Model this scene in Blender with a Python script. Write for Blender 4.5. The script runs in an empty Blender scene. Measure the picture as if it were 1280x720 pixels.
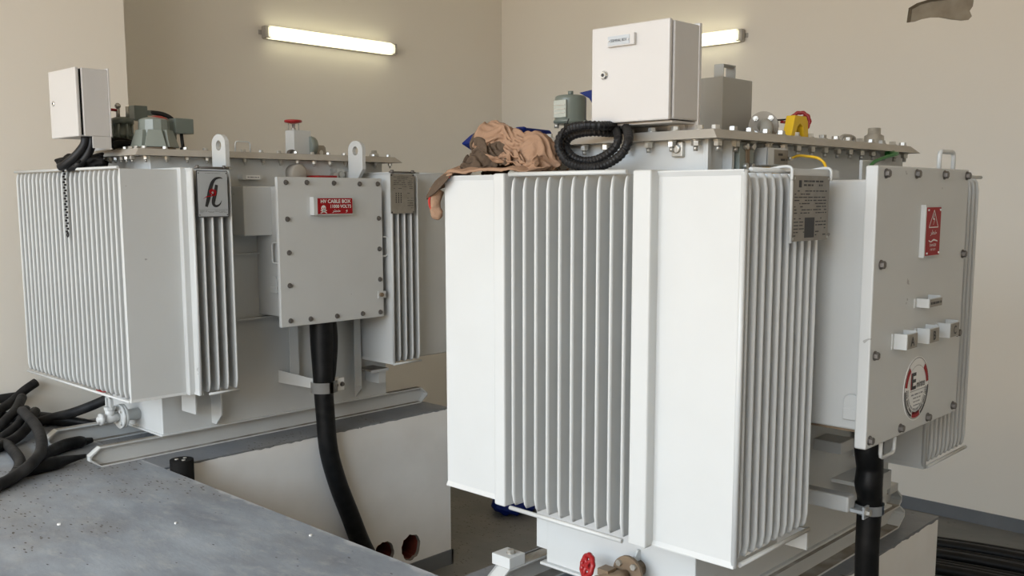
import bpy, bmesh, math, random
from mathutils import Vector, Matrix, noise
PI = math.pi
scene = bpy.context.scene
COL = scene.collection
random.seed(7)

# ------------------------------------------------------------------ materials
def nt(name):
    m = bpy.data.materials.new(name); m.use_nodes = True
    n = m.node_tree.nodes; l = m.node_tree.links
    return m, n, l, n['Principled BSDF']

def mat(name, col, rough=.5, metal=0.0, col2=None, scale=6.0, amt=.5, bump=0.0, bscale=40.0, detail=4, spec=.5, lo=.35, hi=.7):
    m, n, l, b = nt(name)
    b.inputs['Roughness'].default_value = rough; b.inputs['Metallic'].default_value = metal
    b.inputs['Specular IOR Level'].default_value = spec
    b.inputs['Base Color'].default_value = (*col, 1)
    tc = n.new('ShaderNodeTexCoord')
    if col2 is not None:
        t = n.new('ShaderNodeTexNoise'); t.inputs['Scale'].default_value = scale; t.inputs['Detail'].default_value = detail
        l.new(tc.outputs['Object'], t.inputs['Vector'])
        r = n.new('ShaderNodeMapRange'); r.inputs['From Min'].default_value = lo; r.inputs['From Max'].default_value = hi
        r.inputs['To Max'].default_value = amt
        l.new(t.outputs['Fac'], r.inputs['Value'])
        x = n.new('ShaderNodeMix'); x.data_type = 'RGBA'
        x.inputs[6].default_value = (*col, 1); x.inputs[7].default_value = (*col2, 1)
        l.new(r.outputs['Result'], x.inputs[0]); l.new(x.outputs[2], b.inputs['Base Color'])
    if bump:
        t2 = n.new('ShaderNodeTexNoise'); t2.inputs['Scale'].default_value = bscale; t2.inputs['Detail'].default_value = 3
        l.new(tc.outputs['Object'], t2.inputs['Vector'])
        bp = n.new('ShaderNodeBump'); bp.inputs['Strength'].default_value = bump; bp.inputs['Distance'].default_value = .01
        l.new(t2.outputs['Fac'], bp.inputs['Height']); l.new(bp.outputs['Normal'], b.inputs['Normal'])
    return m

def emis(name, col, s):
    m, n, l, b = nt(name)
    b.inputs['Base Color'].default_value = (*col, 1)
    b.inputs['Emission Color'].default_value = (*col, 1); b.inputs['Emission Strength'].default_value = s
    return m

M = {}
def scuffs(m, scale=7.0, thr=.055, dark=(.16,.155,.145)):
    n = m.node_tree.nodes; l = m.node_tree.links; b = n['Principled BSDF']; src = b.inputs['Base Color'].links[0].from_socket
    tc = n.new('ShaderNodeTexCoord'); v = n.new('ShaderNodeTexVoronoi'); v.inputs['Scale'].default_value = scale
    w = n.new('ShaderNodeTexNoise'); w.inputs['Scale'].default_value = 30; mx = n.new('ShaderNodeMix'); mx.data_type = 'RGBA'; mx.inputs[0].default_value = .06
    l.new(tc.outputs['Object'], mx.inputs[6]); l.new(w.outputs['Color'], mx.inputs[7]); l.new(tc.outputs['Object'], w.inputs['Vector']); l.new(mx.outputs[2], v.inputs['Vector'])
    a = n.new('ShaderNodeMath'); a.operation = 'LESS_THAN'; a.inputs[1].default_value = thr; l.new(v.outputs['Distance'], a.inputs[0])
    g = n.new('ShaderNodeTexNoise'); g.inputs['Scale'].default_value = 1.7; l.new(tc.outputs['Object'], g.inputs['Vector'])
    gt = n.new('ShaderNodeMath'); gt.operation = 'GREATER_THAN'; gt.inputs[1].default_value = .52; l.new(g.outputs['Fac'], gt.inputs[0])
    mu = n.new('ShaderNodeMath'); mu.operation = 'MULTIPLY'; l.new(a.outputs[0], mu.inputs[0]); l.new(gt.outputs[0], mu.inputs[1])
    sc = n.new('ShaderNodeMath'); sc.operation = 'MULTIPLY'; sc.inputs[1].default_value = .55; l.new(mu.outputs[0], sc.inputs[0])
    x = n.new('ShaderNodeMix'); x.data_type = 'RGBA'; x.inputs[7].default_value = (*dark, 1); l.new(src, x.inputs[6]); l.new(sc.outputs[0], x.inputs[0]); l.new(x.outputs[2], b.inputs['Base Color'])
M['paint'] = mat('white_grey_enamel', (.575, .59, .58), .38, col2=(.50, .505, .49), scale=3, amt=.35, bump=.02, bscale=12)
scuffs(M['paint'])
M['paint_b'] = mat('white_door_enamel', (.58, .565, .545), .4, col2=(.53, .515, .49), scale=4, amt=.3)
M['coverpaint'] = mat('dusty_grey_enamel', (.43, .405, .36), .55, col2=(.31, .28, .23), scale=9, amt=.5)
M['dirt'] = mat('dusty_steel', (.44, .43, .40), .7, col2=(.17, .14, .10), scale=7, amt=.9, lo=.3, hi=.62)
M['greybox'] = mat('mid_grey_enamel', (.40, .40, .37), .45, col2=(.26, .26, .25), scale=3, amt=.3)
M['castgreen'] = mat('green_grey_cast', (.135, .16, .14), .28, col2=(.10, .12, .105), scale=6, amt=.5)
M['castlight'] = mat('light_green_grey_cast', (.22, .25, .225), .32, col2=(.18, .2, .18), scale=6, amt=.4)
M['zinc'] = mat('zinc_bolt', (.55, .54, .50), .35, .7, col2=(.3, .29, .26), scale=30, amt=.6)
M['boltdark'] = mat('dull_bolt', (.16, .15, .14), .45, .6)
M['chrome'] = mat('chrome', (.75, .75, .73), .15, 1.0)
M['black'] = mat('black_plastic', (.006, .006, .007), .45, spec=.3, col2=(.03, .03, .03), scale=20, amt=.5)
M['cable'] = mat('black_cable_sheath', (.004, .0045, .005), .45, spec=.22, col2=(.014, .014, .014), scale=25, amt=.5, bump=.25, bscale=25)
M['hose'] = mat('dusty_black_hose', (.006, .006, .007), .6, spec=.25, col2=(.03, .029, .028), scale=14, amt=.8, bump=.15, bscale=30)
M['rubber'] = mat('black_rubber', (.005, .005, .005), .7, spec=.2)
M['red'] = mat('red_enamel', (.33, .010, .012), .35)
M['signred'] = mat('red_sign_plastic', (.32, .008, .012), .45, spec=.2)
M['signwhite'] = mat('white_sign_plastic', (.78, .78, .76), .4)
M['signgrey'] = mat('silver_sign_metal', (.47, .50, .52), .35, .3)
M['print'] = mat('black_print', (.02, .02, .022), .5)
M['printgrey'] = mat('grey_print', (.25, .26, .27), .5)
M['etched'] = mat('dark_etched_metal', (.27, .25, .215), .4, .3, col2=(.19, .17, .145), scale=25, amt=.6)
M['etchedlight'] = mat('light_etched_metal', (.30, .28, .24), .4, .4, col2=(.2, .18, .15), scale=25, amt=.5)
M['yellow'] = mat('yellow_enamel', (.72, .47, .01), .45, col2=(.55, .33, .01), scale=14, amt=.4)
M['yelcable'] = mat('yellow_cable', (.75, .45, .02), .4)
M['green'] = mat('green_cable', (.02, .16, .03), .4)
M['blue'] = mat('blue_plastic', (.003, .016, .14), .5, spec=.2, col2=(.002, .010, .08), scale=10, amt=.4)
M['brass'] = mat('weathered_bronze', (.26, .19, .12), .5, .4, col2=(.15, .11, .08), scale=22, amt=.6)
M['cloth'] = mat('brown_cotton', (.34, .215, .14), .9, col2=(.25, .155, .10), scale=14, amt=.5, bump=.25, bscale=160, spec=.15)
M['clothdark'] = mat('dark_brown_lining', (.105, .075, .052), .9, col2=(.07, .05, .037), scale=18, amt=.5, bump=.3, bscale=160, spec=.15)
M['clothred'] = mat('red_piping', (.40, .03, .02), .85)
M['glass'] = mat('gauge_glass', (.35, .38, .35), .08, .3)
M['clay'] = mat('red_clay_pipe', (.20, .035, .018), .7, col2=(.06, .02, .014), scale=14, amt=.8)
M['rubble'] = mat('broken_plaster', (.28, .25, .21), .9, col2=(.12, .10, .085), scale=18, amt=.8, bump=.6, bscale=30)
M['lamp'] = emis('lamp_glow', (1.0, .98, .80), 6.0)
M['lamphouse'] = mat('grey_lamp_housing', (.42, .40, .36), .5)

def lampcover():
    m, n, l, b = nt('lamp_diffuser')
    b.inputs['Base Color'].default_value = (.95, .93, .80, 1)
    b.inputs['Roughness'].default_value = .3
    b.inputs['Transmission Weight'].default_value = .6
    b.inputs['Emission Color'].default_value = (1.0, .95, .68, 1); b.inputs['Emission Strength'].default_value = .75
    return m
M['diffuser'] = lampcover()

def wallmat():
    m, n, l, b = nt('wall_plaster'); b.inputs['Roughness'].default_value = .75
    b.inputs['Specular IOR Level'].default_value = .25
    tc = n.new('ShaderNodeTexCoord')
    t = n.new('ShaderNodeTexNoise'); t.inputs['Scale'].default_value = .8; t.inputs['Detail'].default_value = 5
    l.new(tc.outputs['Object'], t.inputs['Vector'])
    x = n.new('ShaderNodeMix'); x.data_type = 'RGBA'
    x.inputs[6].default_value = (.80, .76, .68, 1); x.inputs[7].default_value = (.84, .80, .72, 1)
    l.new(t.outputs['Fac'], x.inputs[0]); l.new(x.outputs[2], b.inputs['Base Color'])
    t2 = n.new('ShaderNodeTexNoise'); t2.inputs['Scale'].default_value = 5
    l.new(tc.outputs['Object'], t2.inputs['Vector'])
    bp = n.new('ShaderNodeBump'); bp.inputs['Strength'].default_value = .06; bp.inputs['Distance'].default_value = .02
    l.new(t2.outputs['Fac'], bp.inputs['Height']); l.new(bp.outputs['Normal'], b.inputs['Normal'])
    return m
M['wall'] = wallmat()
M['plinth'] = mat('plinth_white_paint', (.86, .86, .84), .6, col2=(.7, .69, .66), scale=3, amt=.5, bump=.12, bscale=9)
M['floor_grey_edge'] = None

def floormat(name, c1, c2, dust, rough=.42, edge=0.0):
    m, n, l, b = nt(name)
    tc = n.new('ShaderNodeTexCoord')
    t = n.new('ShaderNodeTexNoise'); t.inputs['Scale'].default_value = 2.2; t.inputs['Detail'].default_value = 8; t.inputs['Roughness'].default_value = .62
    mp = n.new('ShaderNodeMapping'); mp.inputs['Scale'].default_value = (2.2, .9, 1); l.new(tc.outputs['Object'], mp.inputs['Vector'])
    l.new(mp.outputs[0], t.inputs['Vector'])
    r = n.new('ShaderNodeValToRGB'); r.color_ramp.elements[0].position = .3; r.color_ramp.elements[0].color = (*c1, 1)
    r.color_ramp.elements[1].position = .72; r.color_ramp.elements[1].color = (*c2, 1)
    l.new(t.outputs['Fac'], r.inputs['Fac'])
    # dusty wear
    t2 = n.new('ShaderNodeTexNoise'); t2.inputs['Scale'].default_value = 9; t2.inputs['Detail'].default_value = 10; t2.inputs['Roughness'].default_value = .7
    l.new(mp.outputs[0], t2.inputs['Vector'])
    r2 = n.new('ShaderNodeMapRange'); r2.inputs['From Min'].default_value = .50; r2.inputs['From Max'].default_value = .72; r2.inputs['To Max'].default_value = .55
    l.new(t2.outputs['Fac'], r2.inputs['Value'])
    x = n.new('ShaderNodeMix'); x.data_type = 'RGBA'; x.inputs[7].default_value = (*dust, 1)
    l.new(r.outputs['Color'], x.inputs[6]); l.new(r2.outputs['Result'], x.inputs[0])
    # small dark and white specks (chips)
    v = n.new('ShaderNodeTexVoronoi'); v.inputs['Scale'].default_value = 11; l.new(mp.outputs[0], v.inputs['Vector'])
    lt = n.new('ShaderNodeMath'); lt.operation = 'LESS_THAN'; lt.inputs[1].default_value = .07; l.new(v.outputs['Distance'], lt.inputs[0])
    x2 = n.new('ShaderNodeMix'); x2.data_type = 'RGBA'; x2.inputs[7].default_value = (.03, .03, .03, 1)
    l.new(x.outputs[2], x2.inputs[6]); l.new(lt.outputs[0], x2.inputs[0])
    # clustered dark flakes and a brown dusty patch at the far end, chipped light edge by the drop
    sp = n.new('ShaderNodeSeparateXYZ'); l.new(tc.outputs['Object'], sp.inputs[0])
    v3 = n.new('ShaderNodeTexVoronoi'); v3.inputs['Scale'].default_value = 24; l.new(mp.outputs[0], v3.inputs['Vector'])
    l3 = n.new('ShaderNodeMath'); l3.operation = 'LESS_THAN'; l3.inputs[1].default_value = .20; l.new(v3.outputs['Distance'], l3.inputs[0])
    n3 = n.new('ShaderNodeTexNoise'); n3.inputs['Scale'].default_value = 2.6; n3.inputs['Detail'].default_value = 4; l.new(tc.outputs['Object'], n3.inputs['Vector'])
    ym = n.new('ShaderNodeMapRange'); ym.inputs['From Min'].default_value = 3.3; ym.inputs['From Max'].default_value = 4.2; ym.inputs['To Min'].default_value = 0; ym.inputs['To Max'].default_value = .16; l.new(sp.outputs['Y'], ym.inputs['Value'])
    ad = n.new('ShaderNodeMath'); ad.operation = 'ADD'; l.new(n3.outputs['Fac'], ad.inputs[0]); l.new(ym.outputs['Result'], ad.inputs[1])
    g3 = n.new('ShaderNodeMath'); g3.operation = 'GREATER_THAN'; g3.inputs[1].default_value = .66; l.new(ad.outputs[0], g3.inputs[0])
    m3 = n.new('ShaderNodeMath'); m3.operation = 'MULTIPLY'; l.new(l3.outputs[0], m3.inputs[0]); l.new(g3.outputs[0], m3.inputs[1])
    bd = n.new('ShaderNodeMapRange'); bd.inputs['From Min'].default_value = .55; bd.inputs['From Max'].default_value = .85; bd.inputs['To Max'].default_value = .55; l.new(ad.outputs[0], bd.inputs['Value'])
    xb = n.new('ShaderNodeMix'); xb.data_type = 'RGBA'; xb.inputs[7].default_value = (.22, .205, .18, 1); l.new(x2.outputs[2], xb.inputs[6]); l.new(bd.outputs['Result'], xb.inputs[0])
    x3 = n.new('ShaderNodeMix'); x3.data_type = 'RGBA'; x3.inputs[7].default_value = (.045, .035, .028, 1); l.new(xb.outputs[2], x3.inputs[6]); l.new(m3.outputs[0], x3.inputs[0])
    e1 = n.new('ShaderNodeTexNoise'); e1.inputs['Scale'].default_value = 7; e1.inputs['Detail'].default_value = 6; l.new(tc.outputs['Object'], e1.inputs['Vector'])
    e2 = n.new('ShaderNodeMath'); e2.operation = 'MULTIPLY_ADD'; e2.inputs[1].default_value = .14; l.new(e1.outputs['Fac'], e2.inputs[0]); l.new(sp.outputs['X'], e2.inputs[2])
    e3 = n.new('ShaderNodeMapRange'); e3.inputs['From Min'].default_value = 2.245; e3.inputs['From Max'].default_value = 2.262; e3.inputs['To Max'].default_value = edge; l.new(e2.outputs[0], e3.inputs['Value'])
    x4 = n.new('ShaderNodeMix'); x4.data_type = 'RGBA'; x4.inputs[7].default_value = (.50, .51, .52, 1); l.new(x3.outputs[2], x4.inputs[6]); l.new(e3.outputs['Result'], x4.inputs[0])
    l.new(x4.outputs[2], b.inputs['Base Color'])
    rr = n.new('ShaderNodeMapRange'); rr.inputs['To Min'].default_value = rough - .1; rr.inputs['To Max'].default_value = rough + .2
    l.new(t2.outputs['Fac'], rr.inputs['Value']); l.new(rr.outputs['Result'], b.inputs['Roughness'])
    bp = n.new('ShaderNodeBump'); bp.inputs['Strength'].default_value = .25; bp.inputs['Distance'].default_value = .01
    l.new(t2.outputs['Fac'], bp.inputs['Height']); l.new(bp.outputs['Normal'], b.inputs['Normal'])
    return m
M['floor'] = floormat('grey_floor_paint', (.165, .185, .215), (.315, .355, .40), (.43, .44, .44), edge=.6)
M['plinthtop'] = floormat('grey_plinth_top_paint', (.14, .155, .175), (.20, .215, .235), (.28, .285, .29))
M['pit'] = floormat('pit_floor_paint', (.12, .12, .115), (.17, .17, .16), (.2, .2, .19), .45)
M['greypaint'] = mat('grey_skirting_paint', (.14, .15, .16), .45, col2=(.18, .19, .2), scale=5, amt=.5)

# ------------------------------------------------------------------ mesh helpers
def B(): return bmesh.new()

def box(bm, x0, x1, y0, y1, z0, z1, mi=0):
    vs = [bm.verts.new(p) for p in ((x0,y0,z0),(x1,y0,z0),(x1,y1,z0),(x0,y1,z0),(x0,y0,z1),(x1,y0,z1),(x1,y1,z1),(x0,y1,z1))]
    for f in ((0,3,2,1),(4,5,6,7),(0,1,5,4),(1,2,6,5),(2,3,7,6),(3,0,4,7)):
        bm.faces.new([vs[i] for i in f]).material_index = mi
    return vs

def frustum(bm, b0, b1, z0, z1, mi=0):      # b = (x0,x1,y0,y1)
    lo = [(b0[0],b0[2]),(b0[1],b0[2]),(b0[1],b0[3]),(b0[0],b0[3])]
    hi = [(b1[0],b1[2]),(b1[1],b1[2]),(b1[1],b1[3]),(b1[0],b1[3])]
    vs = [bm.verts.new((*p, z0)) for p in lo] + [bm.verts.new((*p, z1)) for p in hi]
    for f in ((0,3,2,1),(4,5,6,7),(0,1,5,4),(1,2,6,5),(2,3,7,6),(3,0,4,7)):
        bm.faces.new([vs[i] for i in f]).material_index = mi

def frame_of(d):
    d = d.normalized(); a = Vector((0,0,1)) if abs(d.z) < .9 else Vector((1,0,0))
    u = d.cross(a).normalized(); v = d.cross(u).normalized()
    return u, v

def cyl(bm, p0, p1, r0, r1=None, seg=16, mi=0, smooth=True):
    p0 = Vector(p0); p1 = Vector(p1); r1 = r0 if r1 is None else r1
    u, v = frame_of(p1 - p0)
    a = [bm.verts.new(p0 + (u*math.cos(2*PI*i/seg) + v*math.sin(2*PI*i/seg))*r0) for i in range(seg)]
    b = [bm.verts.new(p1 + (u*math.cos(2*PI*i/seg) + v*math.sin(2*PI*i/seg))*r1) for i in range(seg)]
    for i in range(seg):
        f = bm.faces.new((a[i], a[(i+1)%seg], b[(i+1)%seg], b[i])); f.material_index = mi; f.smooth = smooth
    bm.faces.new(a[::-1]).material_index = mi; bm.faces.new(b).material_index = mi

def lathe(bm, c, axis, prof, seg=24, mi=0, smooth=True):   # prof: list of (dist along axis, radius)
    c = Vector(c); axis = Vector(axis).normalized(); u, v = frame_of(axis)
    rings = []
    for t, r in prof:
        rings.append([bm.verts.new(c + axis*t + (u*math.cos(2*PI*i/seg) + v*math.sin(2*PI*i/seg))*max(r, 1e-4)) for i in range(seg)])
    for a, b in zip(rings, rings[1:]):
        for i in range(seg):
            f = bm.faces.new((a[i], a[(i+1)%seg], b[(i+1)%seg], b[i])); f.material_index = mi; f.smooth = smooth
    bm.faces.new(rings[0][::-1]).material_index = mi; bm.faces.new(rings[-1]).material_index = mi

def spline(pts, n=8, closed=False):
    P = [Vector(p) for p in pts]; out = []
    if closed: P = [P[-1]] + P + [P[0], P[1]]
    else: P = [P[0]*2 - P[1]] + P + [P[-1]*2 - P[-2]]
    for i in range(1, len(P)-2):
        a, b, c, d = P[i-1:i+3]
        for k in range(n):
            t = k/n
            out.append(.5*((2*b) + (c-a)*t + (2*a-5*b+4*c-d)*t*t + (3*b-a-3*c+d)*t**3))
    if not closed: out.append(P[-2])
    return out

def tube(bm, pts, r, seg=12, mi=0, n=8, smooth=True, radii=None, straight=False, ribs=0.0, caps=True, closed=False):
    P = [Vector(p) for p in pts] if straight else spline(pts, n, closed)
    if ribs:      # resample evenly
        L = [0]
        for a, b in zip(P, P[1:]): L.append(L[-1] + (b-a).length)
        m = int(L[-1]/ribs); Q = []; j = 0
        for k in range(m+1):
            s = L[-1]*k/m
            while j < len(P)-2 and L[j+1] < s: j += 1
            t = (s-L[j])/max(L[j+1]-L[j], 1e-9); Q.append(P[j].lerp(P[j+1], t))
        P = Q
    rings = []; prev = None
    for i, p in enumerate(P):
        if closed: d = P[(i+1)%len(P)] - P[i-1]
        else: d = P[min(i+1, len(P)-1)] - P[max(i-1, 0)]
        d.normalize()
        if prev is None: u, v = frame_of(d)
        else:
            u = prev - d*prev.dot(d); u.normalize(); v = d.cross(u)
        prev = u
        rr = r
        if radii:
            t = i/(len(P)-1)*(len(radii)-1); k = min(int(t), len(radii)-2); rr = radii[k] + (radii[k+1]-radii[k])*(t-k)
        if ribs: rr = r*(1.0 if (i//2) % 2 else .86)
        rings.append([bm.verts.new(p + (u*math.cos(2*PI*k/seg) + v*math.sin(2*PI*k/seg))*rr) for k in range(seg)])
    prs = list(zip(rings, rings[1:]))
    if closed: prs.append((rings[-1], rings[0]))
    for a, b in prs:
        for k in range(seg):
            f = bm.faces.new((a[k], a[(k+1)%seg], b[(k+1)%seg], b[k])); f.smooth = smooth and not ribs; f.material_index = mi
    if caps and not closed:
        bm.faces.new(rings[0][::-1]).material_index = mi; bm.faces.new(rings[-1]).material_index = mi

class Pl:      # a plane on a real surface: origin, u axis, v axis, outward normal
    def __init__(s, o, u, v):
        s.o = Vector(o); s.u = Vector(u).normalized(); s.v = Vector(v).normalized(); s.n = s.u.cross(s.v)
    def at(s, a, b, c=0.0): return s.o + s.u*a + s.v*b + s.n*c
def front(x, y, z): return Pl((x, y, z), (1,0,0), (0,0,1))       # faces -y
def leftf(x, y, z): return Pl((x, y, z), (0,-1,0), (0,0,1))      # faces -x

def panel(bm, P, pts, c0, c1, mi=0):
    a = [bm.verts.new(P.at(x, y, c0)) for x, y in pts]; b = [bm.verts.new(P.at(x, y, c1)) for x, y in pts]
    n = len(pts)
    fs = [bm.faces.new(b), bm.faces.new(a[::-1])]
    for i in range(n): fs.append(bm.faces.new((a[i], a[(i+1)%n], b[(i+1)%n], b[i])))
    for f in fs: f.material_index = mi
def rect(bm, P, x0, x1, y0, y1, c0, c1, mi=0): panel(bm, P, [(x0,y0),(x1,y0),(x1,y1),(x0,y1)], c0, c1, mi)
def rrect(bm, P, x0, x1, y0, y1, r, c0, c1, mi=0, k=4):
    pts = []
    for cx, cy, a in ((x1-r,y0+r,-90),(x1-r,y1-r,0),(x0+r,y1-r,90),(x0+r,y0+r,180)):
        for i in range(k+1):
            t = math.radians(a + 90*i/k); pts.append((cx+r*math.cos(t), cy+r*math.sin(t)))
    panel(bm, P, pts, c0, c1, mi)
def disc(bm, P, cx, cy, rx, ry, c0, c1, mi=0, k=28): panel(bm, P, [(cx+rx*math.cos(2*PI*i/k), cy+ry*math.sin(2*PI*i/k)) for i in range(k)], c0, c1, mi)
def stroke(bm, P, pts, ws, c, mi=0, h=.0006):
    S = spline([(x, y, 0) for x, y in pts], 8); n = len(S)
    L = []; R = []
    for i, p in enumerate(S):
        d = (S[min(i+1,n-1)] - S[max(i-1,0)]).normalized(); t = i/(n-1)*(len(ws)-1); k = min(int(t), len(ws)-2)
        w = (ws[k] + (ws[k+1]-ws[k])*(t-k))/2; nn = Vector((-d.y, d.x, 0))
        L.append(p + nn*w); R.append(p - nn*w)
    for i in range(n-1):
        vs = [bm.verts.new(P.at(q.x, q.y, c)) for q in (R[i], R[i+1], L[i+1], L[i])]
        bm.faces.new(vs).material_index = mi
def arc(bm, P, cx, cy, r0, r1, a0, a1, c, mi=0, k=20):
    for i in range(k):
        t0 = math.radians(a0+(a1-a0)*i/k); t1 = math.radians(a0+(a1-a0)*(i+1)/k)
        q = [(r0,t0),(r1,t0),(r1,t1),(r0,t1)]
        bm.faces.new([bm.verts.new(P.at(cx+r*math.cos(t), cy+r*math.sin(t), c)) for r, t in q]).material_index = mi
def text(bm, P, s, x, y, h, c, mi=0, w=None, align='CENTER', bold=0.0, shear=0.0):
    cu = bpy.data.curves.new('t', 'FONT'); cu.body = s; cu.size = 1; cu.align_x = 'LEFT'; cu.offset = bold; cu.shear = shear
    cu.resolution_u = 3
    o = bpy.data.objects.new('t', cu); COL.objects.link(o)
    dg = bpy.context.evaluated_depsgraph_get(); me = bpy.data.meshes.new_from_object(o.evaluated_get(dg))
    if len(me.vertices):
        xs = [v.co.x for v in me.vertices]; ys = [v.co.y for v in me.vertices]
        W = max(xs)-min(xs); H = max(ys)-min(ys); sy = h/H; sx = (w/W) if w else sy
        ox = x - (W*sx/2 if align == 'CENTER' else 0)
        vs = [bm.verts.new(P.at(ox+(v.co.x-min(xs))*sx, y+(v.co.y-min(ys))*sy, c)) for v in me.vertices]
        for p in me.polygons:
            try: bm.faces.new([vs[i] for i in p.vertices]).material_index = mi
            except ValueError: pass
    bpy.data.objects.remove(o); bpy.data.meshes.remove(me); bpy.data.curves.remove(cu)
def fineprint(bm, P, x0, x1, y0, y1, rows, c, mi=0, seed=1, lead=.45, holes=.2):
    R = random.Random(seed); dy = (y1-y0)/rows
    for i in range(rows):
        x = x0; yy = y0 + dy*(i+.5)
        while x < x1 - .004:
            w = R.uniform(.006, .028); w = min(w, x1-x)
            if R.random() > holes:
                vs = [bm.verts.new(P.at(a, b, c)) for a, b in ((x,yy-dy*lead/2),(x+w,yy-dy*lead/2),(x+w,yy+dy*lead/2),(x,yy+dy*lead/2))]
                bm.faces.new(vs).material_index = mi
            x += w + R.uniform(.002, .006)

# ------------------------------------------------------------------ object helpers
def wloc(o):
    v = Vector((0,0,0))
    while o is not None: v += o.location; o = o.parent
    return v
def obj(name, bm, mats, parent=None, bevel=0.0, origin=None, label=None, normals=True):
    if not isinstance(mats, (list, tuple)): mats = [mats]
    if normals: bmesh.ops.recalc_face_normals(bm, faces=bm.faces)
    off = wloc(parent) if parent is not None else Vector(origin or (0,0,0))
    if parent is None and origin is None:
        xs = [v.co for v in bm.verts]
        off = Vector((sum(v.x for v in xs)/len(xs), sum(v.y for v in xs)/len(xs), min(v.z for v in xs)))
    for v in bm.verts: v.co -= off
    me = bpy.data.meshes.new(name); bm.to_mesh(me); bm.free()
    for k in mats: me.materials.append(M[k] if isinstance(k, str) else k)
    o = bpy.data.objects.new(name, me); COL.objects.link(o)
    if parent is not None: o.parent = parent
    else: o.location = off
    if bevel:
        b = o.modifiers.new('bevel', 'BEVEL'); b.width = bevel; b.segments = 2; b.limit_method = 'ANGLE'; b.angle_limit = math.radians(50)
    if label: o['label'] = label
    return o
def inst(name, me, parent, loc, rot=None):      # copy sharing mesh data; loc is a world point
    o = bpy.data.objects.new(name, me); COL.objects.link(o); o.parent = parent
    o.location = Vector(loc) - wloc(parent)
    if rot: o.rotation_euler = rot
    return o
def tag(o, label, cat, group=None):
    o['label'] = label; o['category'] = cat
    if group: o['group'] = group
    return o
def root(name, loc, label, cat, group=None):
    o = bpy.data.objects.new(name, None); COL.objects.link(o); o.location = loc; o.empty_display_size = .1
    return tag(o, label, cat, group)
def struct(name, bm, m, bevel=0.0):
    o = obj(name, bm, m, origin=(0,0,0), bevel=bevel); o['kind'] = 'structure'; return o
def meshof(bm, name, mats):
    bmesh.ops.recalc_face_normals(bm, faces=bm.faces)
    me = bpy.data.meshes.new(name); bm.to_mesh(me); bm.free()
    for k in mats: me.materials.append(M[k])
    return me

# shared bolts: axis along local z, centred on the surface
def hexbolt(r, h, mats, washer=True, name='bolt'):
    bm = B()
    if washer: cyl(bm, (0,0,0), (0,0,h*.18), r*1.25, seg=16)
    cyl(bm, (0,0,h*.18), (0,0,h), r, r*.96, seg=6, smooth=False)
    return meshof(bm, name, mats)
ME_HEAD = hexbolt(.0125, .013, ['zinc'])
ME_DARK = hexbolt(.011, .012, ['boltdark'])
def nutmesh():
    bm = B(); cyl(bm, (0,0,0), (0,0,-.004), .015, seg=14); cyl(bm, (0,0,-.004), (0,0,-.018), .0125, seg=6, smooth=False); cyl(bm, (0,0,-.018), (0,0,-.032), .0065, seg=10)
    return meshof(bm, 'nut', ['zinc'])
ME_NUT = nutmesh()
FY = (PI/2, 0, 0)            # local z -> -y
FX = (0, -PI/2, 0)           # local z -> -x

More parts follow.
